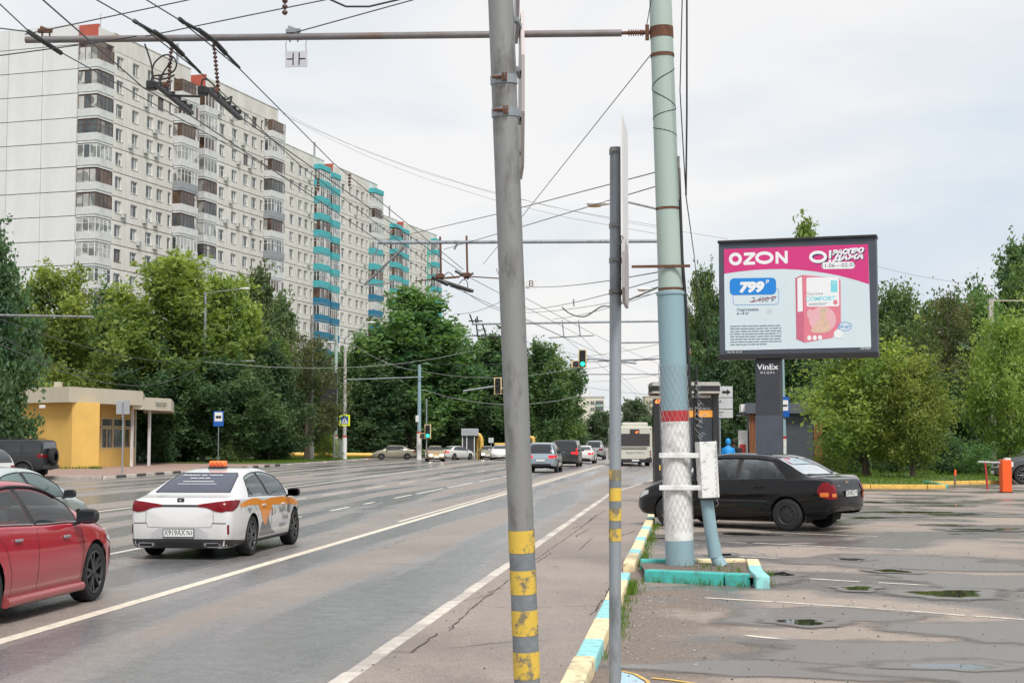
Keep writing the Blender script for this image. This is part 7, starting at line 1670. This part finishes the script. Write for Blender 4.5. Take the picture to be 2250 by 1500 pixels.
# ---------------------------------------------------------------- red sedan
M_rd = paint('paint_red', (.42, .010, .030), .25, .0, 1., .06)
c = Car('car', 'red sedan cut by the left picture edge driving away', 'car', SP_ACC, M_rd, (-7.72, 15.45, RZ), math.pi/2, 1.0, None, 130)
h1 = c.side_windows([(1.08, 2.18), (2.25, 3.34)], G_tint, M_plas, (1.08, 1.5), k=.83, chrome=M_chrome); h2 = c.screen('rear', .66, 1.09, 1.36, G_tint, .52); h3 = c.screen('front', .70, 1.05, 1.36, G_tint, .52)
c.body((h1, h2, h3)); c.interior(M_seat); c.wheels('spoke', mat('alloy_dark', (.075, .075, .08), .4, .7, var=.2), .225, .012); c.mirrors(3.18, M_plas, (.15, .25, .17), .17, .09)
for sg in (-1, 1):
    c.patch('tail_lamp', 'side', .05, .55, [(.05, .82), (.55, .93)], [(.05, .95), (.55, .965)], M_red, .01, 10, 4, sg); c.patch('head_lamp', 'side', 4.15, 4.62, [(4.15, .70), (4.62, .58)], [(4.15, .76), (4.62, .66)], M_lens, .008, 8, 3, sg)
    mb = MB(); pts = [c.hit('side', x, .27, sg) for x in [1.5+.1*k for k in range(20)]]
    mb.tube([p+n_*.012+Vector((0, 0, -.05)) for p, n_ in pts if p is not None], .055, 8); mb.build('side_skirt', M_rd, c.root)
    P = [c.hit('side', 1.12+i*.05, c.winupper(.83)(1.12+i*.05)+.0, sg) for i in range(8, 42)]; mb = MB(); mb.tube([p+n_*.012 for p, n_ in P if p is not None], .016, 5); mb.build('wind_deflector', M_plas, c.root)
    c.patch('mudflap', 'side', 4.20, 4.24, .16+.06, .34, M_rd, .02, 1, 3, sg)
c.seams([[(2.21, .93), (2.23, .60), (2.22, .26)], [(1.2, .96), (1.45, .78), (1.6, .5), (1.62, .26)], [(3.36, .91), (3.42, .6), (3.36, .26)]]); c.handles([(1.72, .83), (2.92, .80)], M_chrome); c.plate('rear', .55, None)
# ---------------------------------------------------------------- black sedan on the lot
M_bk = paint('paint_black', (.003, .0033, .005), .12, .0, .5, .1, None, .1, .06)
pr = G(1733, 1166, 0); lsc = 1.02; wb = (SP_LAN['xf']-SP_LAN['xr'])*lsc; best = None
for k in range(400):
    pf = G(1474, 1140+k*.06, 0); e = abs((pf-pr).length-wb)
    if pf.y > pr.y and (best is None or e < best[0]): best = (e, pf)
pf = best[1]; hd = (pf-pr).normalized(); ang = math.atan2(hd.y, hd.x); lft = Vector((-hd.y, hd.x, 0))
W2 = .84; ctrp = pr+hd*((SP_LAN['xr']*-1+4.24/2)*lsc)-lft*((W2-.095)*lsc)
LANP, LANA = ctrp.copy(), ang
c = Car('car', 'black three box sedan parked nose to the kerb behind the tall pole', 'car', SP_LAN, M_bk, (ctrp.x, ctrp.y, 0), ang, lsc, None, 130)
h1 = c.side_windows([(.92, 1.86), (1.96, 2.96)], G_clear, M_plas, (.90, 1.28), k=.82); h2 = c.screen('rear', .63, 1.035, 1.345, G_tint, .48); h3 = c.screen('front', .66, 1.03, 1.34, G_clear, .48)
c.body((h1, h2, h3)); c.interior(M_seatl, 1); c.wheels('steel', M_rimd, .185, .01); c.mirrors(2.86, M_bk, (.11, .17, .12), .11, .06)
for sg in (-1, 1):
    c.patch('tail_lamp', 'side', .03, .24, [(.03, .60), (.15, .62), (.24, .70)], [(.03, .90), (.16, .90), (.24, .80)], M_red, .012, 8, 6, sg); c.patch('tail_lamp_rear', 'rear', sg*.56, sg*.74, .60, lambda a: .87-.1*(abs(a)-.56), M_red, .012, 6, 6); c.patch('turn_lamp', 'side', .05, .19, .645, .72, M_amb, .016, 5, 3, sg); c.patch('reverse_lamp', 'rear', sg*.58, sg*.70, .64, .70, M_amb, .016, 4, 3)
    c.patch('head_lamp', 'side', 3.86, 4.16, [(3.86, .63), (4.16, .52)], [(3.86, .70), (4.0, .69), (4.16, .60)], M_lens, .010, 8, 4, sg); c.patch('rub_strip', 'side', 1.25, 2.95, .53, .56, M_plas, .008, 18, 2, sg)
    P = [c.hit('side', .98+i*.05, c.winupper(.82)(.98+i*.05), sg) for i in range(5, 38)]; mb = MB(); mb.tube([p+n_*.022 for p, n_ in P if p is not None], .018, 5); mb.build('wind_deflector', M_plas, c.root)
c.seams([[(1.90, .90), (1.92, .55), (1.90, .26)], [(.93, .93), (1.14, .75), (1.25, .5), (1.27, .27)], [(2.98, .87), (3.0, .55), (2.95, .26)], [(.05, .56), (.48, .57)], [(3.75, .50), (4.15, .48)]]); c.handles([(1.42, .80), (2.42, .77)], M_bk)
c.seams([[(-.54, .90), (-.54, .60), (.54, .60), (.54, .90)]], (1,), 'rear'); c.plate('rear', .70, ('О018КС', '197'), .50, .112); p, n_ = c.hit('rear', 0, .895); mb = MB(); mb.rbox(p+n_*.008, (.015, .13, .035), .006); mb.build('badge', mat('badge_gold', (.55, .42, .2), .3, .8, var=.05), c.root)
p, n_ = c.hit('rear', .40, .835); mb = MB(); mb.rbox(p+n_*.006, (.01, .12, .02), .004); mb.build('badge', M_chrome, c.root); c.patch('bumper_line', 'rear', -.66, .66, .455, .475, M_plas, .006, 14, 1)
# ---------------------------------------------------------------- generic vehicles further off
def simple(name, label, cat, sp, pm, loc, rz, scale=1., glass=M_gd, sedan=True, lit=False, tail=False, rim='ten', group=None, win=None, rear=None, nx=70, mirror_m=None, plate=True, rails=False):
    c = Car(name, label, cat, sp, pm, loc, rz, scale, group, nx); L = c.L
    if sedan: c.side_windows(win or [(.95*L/4.24, 1.86*L/4.24), (1.95*L/4.24, 2.95*L/4.24)], glass, M_plas, rear or (.93*L/4.24, 1.35*L/4.24), k=.82)
    else: c.side_windows(win or [(.35, 1.0), (1.05, 2.05), (2.12, 3.2)], glass, M_plas, rear or (.15, .45), k=.84)
    zb, zt = c.f('belt', .5*L), max(z for _, z in sp['top'])
    c.screen('rear', sp['roofw'][3][1]*(1.0 if sedan else .98), (c.f('belt', .6)+.09) if sedan else zb+.05, zt-.12, glass, sp['roofw'][4][1]*.86); c.screen('front', .66, zb+.12, zt-.1, glass, .50)
    c.body(); c.wheels(rim, M_rim, .21, .012); c.mirrors(L*.675, mirror_m or pm, (.12, .2, .14), .13, .07)
    for sg in (-1, 1):
        zl = c.f('belt', .05); c.patch('tail_lamp', 'rear', sg*.46, sg*(sp['plan'][0][1]-.02), zl-.18, zl-.02, M_redon if tail else M_red, .012, 6, 4); c.patch('tail_lamp_side', 'side', .03, .26, zl-.16, zl-.0, M_redon if tail else M_red, .012, 5, 4, sg)
        zf = c.f('belt', L-.12); c.patch('head_lamp', 'front', sg*.34, sg*.62, zf-.16, zf-.02, M_lit if lit else M_lens, .015, 6, 4); c.patch('head_lamp_side', 'side', L-.5, L-.12, [(L-.5, c.f('belt', L-.5)-.12), (L-.12, zf-.13)], [(L-.5, c.f('belt', L-.5)-.06), (L-.12, zf-.03)], M_lens, .01, 5, 3, sg)
    c.patch('grille', 'front', -.3, .3, c.f('low', L)+.04, c.f('belt', L)-.12, M_plas, .006, 8, 3); c.patch('bumper_lower', 'rear', -.6, .6, c.f('low', 0)+.01, c.f('low', 0)+.12, M_plas, .006, 8, 2)
    if plate: c.plate('rear', c.f('low', 0)+.25 if sedan else .72, None); c.plate('front', c.f('low', L)+.1, None)
    if rails:
        for sg in (-1, 1):
            mb = MB(); P = [c.hit('top', .7+.2*k, sg*.60) for k in range(11)]; mb.tube([p+Vector((0, 0, .045)) for p, n_ in P if p is not None], .018, 6); mb.build('roof_rail', M_chrome, c.root)
    return c
M_lt_ = paint('paint_pale_silver', (.50, .56, .56), .25, .3); M_sil = paint('paint_silver_blue', (.30, .37, .43), .25, .4); M_van = paint('paint_black_van', (.022, .024, .027), .3, 0, .6); M_w2 = paint('paint_white', (.62, .62, .60), .3); M_bei = paint('paint_beige_olive', (.30, .28, .20), .3, .3); M_gold = paint('paint_gold', (.40, .27, .13), .3, .4); M_dg = paint('paint_dark_grey', (.06, .065, .07), .3, .3); M_brs = paint('paint_brown_silver', (.24, .19, .17), .3, .4); M_ow = paint('paint_orange_livery_suv', (.78, .13, .02), .3)
P = lambda px, d_: ground(D(px, 960, d_))
def at(px, d_, z=RZ): p = D(px, 960, d_); return (p.x, p.y, z)
simple('car', 'pale silver sedan half hidden behind the red car', 'car', SP_ACC, M_lt_, (-11.05, 22.9, RZ), math.pi/2, 1., G_tint, mirror_m=M_plas, win=[(1.08, 2.18), (2.25, 3.34)], rear=(1.08, 1.5), nx=100)
p = D(14, 960, 55); oc = simple('car', 'white crossover with orange livery at the left picture edge', 'car', SP_SUV, M_w2, (p.x-2.55, p.y+.9, RZ), math.pi-.12, .93, M_gd, False)
for sg in (-1, 1): oc.patch('livery_patch', 'side', .25, 2.6, .75, [(.25, 1.06), (2.6, 1.05)], M_ow, .004, 14, 4, sg)
p = G(73, 1055, RZ); hm = simple('car', 'matte black boxy off road wagon with spare wheel on its tail', 'car', SP_HUM, mat('paint_matte_black', (.020, .021, .024), .45, var=.2), (p.x-1.95, p.y+.95, RZ), math.pi+.05, 1., M_gd, False, rim='ten', win=[(.12, 1.0), (1.08, 1.95), (2.05, 2.85)], rear=(.05, .12))
mb = MB(); mb.lathe([(.2, -.13), (.39, -.13), (.42, -.07), (.42, .07), (.39, .13), (.2, .13), (.001, .1)], 28, 'X', (-2.3-.14, .0, 1.10)); mb.build('spare_wheel', M_tyre, hm.root)
for sg in (-1, 1):
    for x in (SP_HUM['xr'], SP_HUM['xf']):
        mb = MB(); mb.tube([(x-2.3+math.cos(a)*.50, sg*.985, .42+math.sin(a)*.50) for a in [math.pi*(.02+.96*k/14) for k in range(15)]], .06, 6); mb.build('arch_flare', M_plas, hm.root)
mb = MB(); mb.rbox((-2.33, 0, .62), (.14, 1.8, .2), .03); mb.build('rear_bumper', M_plas, hm.root)
for yy in (-.5, .5): mb = MB(); mb.tube([(-1.9, yy, 1.95), (.3, yy, 1.97)], .02, 6); mb.build('roof_rail', M_plas, hm.root)
u2 = Vector((math.cos(LANA), math.sin(LANA), 0)); n2 = Vector((u2.y, -u2.x, 0))
pb_ = LANP-Vector((-u2.y, u2.x, 0))*2.7+u2*1.15; simple('car', 'brown silver sedan parked beyond the black sedan', 'car', SP_LAN, M_brs, (pb_.x, pb_.y, 0), LANA, 1.0)
p = D(2190, 960, 59); simple('car', 'dark grey estate car behind the barrier at the right edge', 'car', SP_SUV, M_dg, (p.x+2.35, p.y+.8, 0), math.pi+.05, .97, M_gd, False)
simple('car', 'silver blue sport utility car with lit tail lamps beside the leaning pole', 'car', SP_SUV, M_sil, at(1196, 89.5), math.pi/2, 1.0, M_gd, False, tail=True, rails=True)
vn = simple('van', 'black passenger van following the silver blue car', 'van', SP_VAN, M_van, at(1247, 110), math.pi/2, 1.0, M_gd, False, win=[(.2, 1.5), (1.58, 2.9), (2.98, 4.0)], rear=(.05, .2), tail=True)
vn.patch('tail_lamp_tall', 'rear', -.90, -.80, .85, 1.35, M_redon, .014, 3, 6)
simple('car', 'white hatchback in front of the black van', 'car', SP_ACC, M_w2, at(1284, 124), math.pi/2, 1.02, tail=True)
simple('car', 'grey tall luxury off roader ahead of the white hatchback', 'car', SP_SUV, mat('paint_two_tone_grey', (.30, .31, .32), .3, .2, var=.1), at(1308, 152), math.pi/2, 1.06, M_gd, False)
simple('car', 'beige sedan standing across the side street', 'car', SP_LAN, M_bei, at(866, 148), math.pi+.22, 1.0)
simple('car', 'gold sedan coming towards us with headlamps on', 'car', SP_LADA, M_gold, at(956, 136), -math.pi/2+.22, 1.0, lit=True)
simple('car', 'white sedan right of the gold one', 'car', SP_ACC, M_w2, at(1000, 147), math.pi/2-.5, .95, tail=True)
ty = simple('taxi', 'oncoming white taxi with yellow roof board', 'taxi', SP_ACC, M_w2, at(1099, 146), -math.pi/2+.1, 1.02)
p, n_ = ty.hit('top', 2.2, 0); mb = MB(); mb.rbox(p+Vector((0, 0, .09)), (.3, 1.1, .16), .05); mb.build('roof_board', M_gas, ty.root)
simple('car', 'small beige car with one bright headlamp beside the oncoming taxi', 'car', SP_LAN, M_bei, at(1071, 152), -math.pi/2+.15, .95, lit=True)
simple('car', 'white car parked behind the bushes near the kiosk', 'car', SP_LAN, M_w2, at(352, 121, 0.), math.pi*.8, .95)
# ---------------------------------------------------------------- bus
M_bus = mat('bus_cream', (.55, .54, .47), .4, var=.08, scale=1, coat=.3); M_busd = mat('bus_dark_glass', (.05, .048, .05), .12, var=.2)
bus = thing('bus', 'cream city bus pulling into the stop, seen from behind', 'bus', at(1396, 110), R(96.6)); bus.location.z = RZ
BL, BW_, BHt = 12.0, 2.5, 2.92
def bprism(name, prof, y0, y1, m, parent=bus):
    mb = MB(); n_ = len(prof); mb.add([(x, y0, z) for x, z in prof]+[(x, y1, z) for x, z in prof], [list(range(n_)), list(reversed(range(n_, 2*n_)))]+[(i, i+n_, (i+1) % n_+n_, (i+1) % n_) for i in range(n_)]); return mb.build(name, m, parent)
mb = MB(); mb.rbox((BL/2, 0, .32+(BHt-.32)/2), (BL, BW_, BHt-.32), .12); body_ = mb.build('body', M_bus, bus)
mb = MB(); mb.rbox((1.9, .0, BHt+.1), (3.4, 1.9, .36), .12); mb.build('roof_unit', M_bus, bus)
mb = MB(); mb.rbox((-.012, -.0, 1.92), (.03, 2.12, .9), .03); mb.build('rear_window', M_busd, bus); mb = MB(); mb.rbox((-.014, .05, 2.52), (.03, .7, .36), .02); rd_ = mb.build('route_display', M_busd, bus); text('route_number', '67', .22, M_led, rd_, frame((-.034, -.12, 2.47), (0, -1, 0), (0, 0, 1)))
for z in (1.36, 1.25): mb = MB(); mb.box((-.008, .1, z), (.02, 1.9, .05)); mb.build('vent_slot', M_busd, bus)
text('bus_text', 'Яндекс Лавка 2', .18, M_txt, bus, frame((-.012, 0, .98), (0, -1, 0), (0, 0, 1)))
mb = MB(); mb.rbox((.02, 0, .40), (.16, 2.4, .28), .05); mb.build('rear_bumper', M_plas, bus); mb = MB(); mb.box((-.07, 0, .42), (.01, .52, .12)); mb.build('number_plate', M_plate, bus); mb = MB(); mb.rbox((-.04, -1.0, .5), (.1, .4, .22), .03); mb.build('corner_guard', M_plas, bus)
for z in (1.05, .85, .65):
    for sg in (-1, 1): mb = MB(); mb.tube([(-.005, sg*1.1, z), (-.02, sg*1.1, z)], .065, 14); mb.build('tail_lamp', M_redon if (z == .85 and sg > 0) else M_red, bus)
for sg in (-1, 1):
    mb = MB(); mb.tube([(-.005, sg*1.12, 2.72), (-.02, sg*1.12, 2.72)], .04, 10); mb.build('marker_lamp', M_red, bus)
    for k in range(7): mb = MB(); mb.rbox((1.0+k*1.5, sg*(BW_/2+.002), 1.9), (1.38, .02, 1.0), .01); mb.build('side_window', M_busd, bus)
    for x in (3.0, 9.4): mb = MB(); mb.lathe([(.25, -.14), (.46, -.14), (.48, 0), (.46, .14), (.2, .12), (.001, .1)], 22, 'Y', (x, sg*1.1, .48)); mb.build('wheel', M_tyre, bus)
for sg in (-1, 1): mb = MB(); mb.lathe([(.25, -.14), (.46, -.14), (.48, 0), (.46, .14), (.2, .12), (.001, .1)], 22, 'Y', (1.2, sg*.98, .48-.02)); mb.build('wheel', M_tyre, bus)
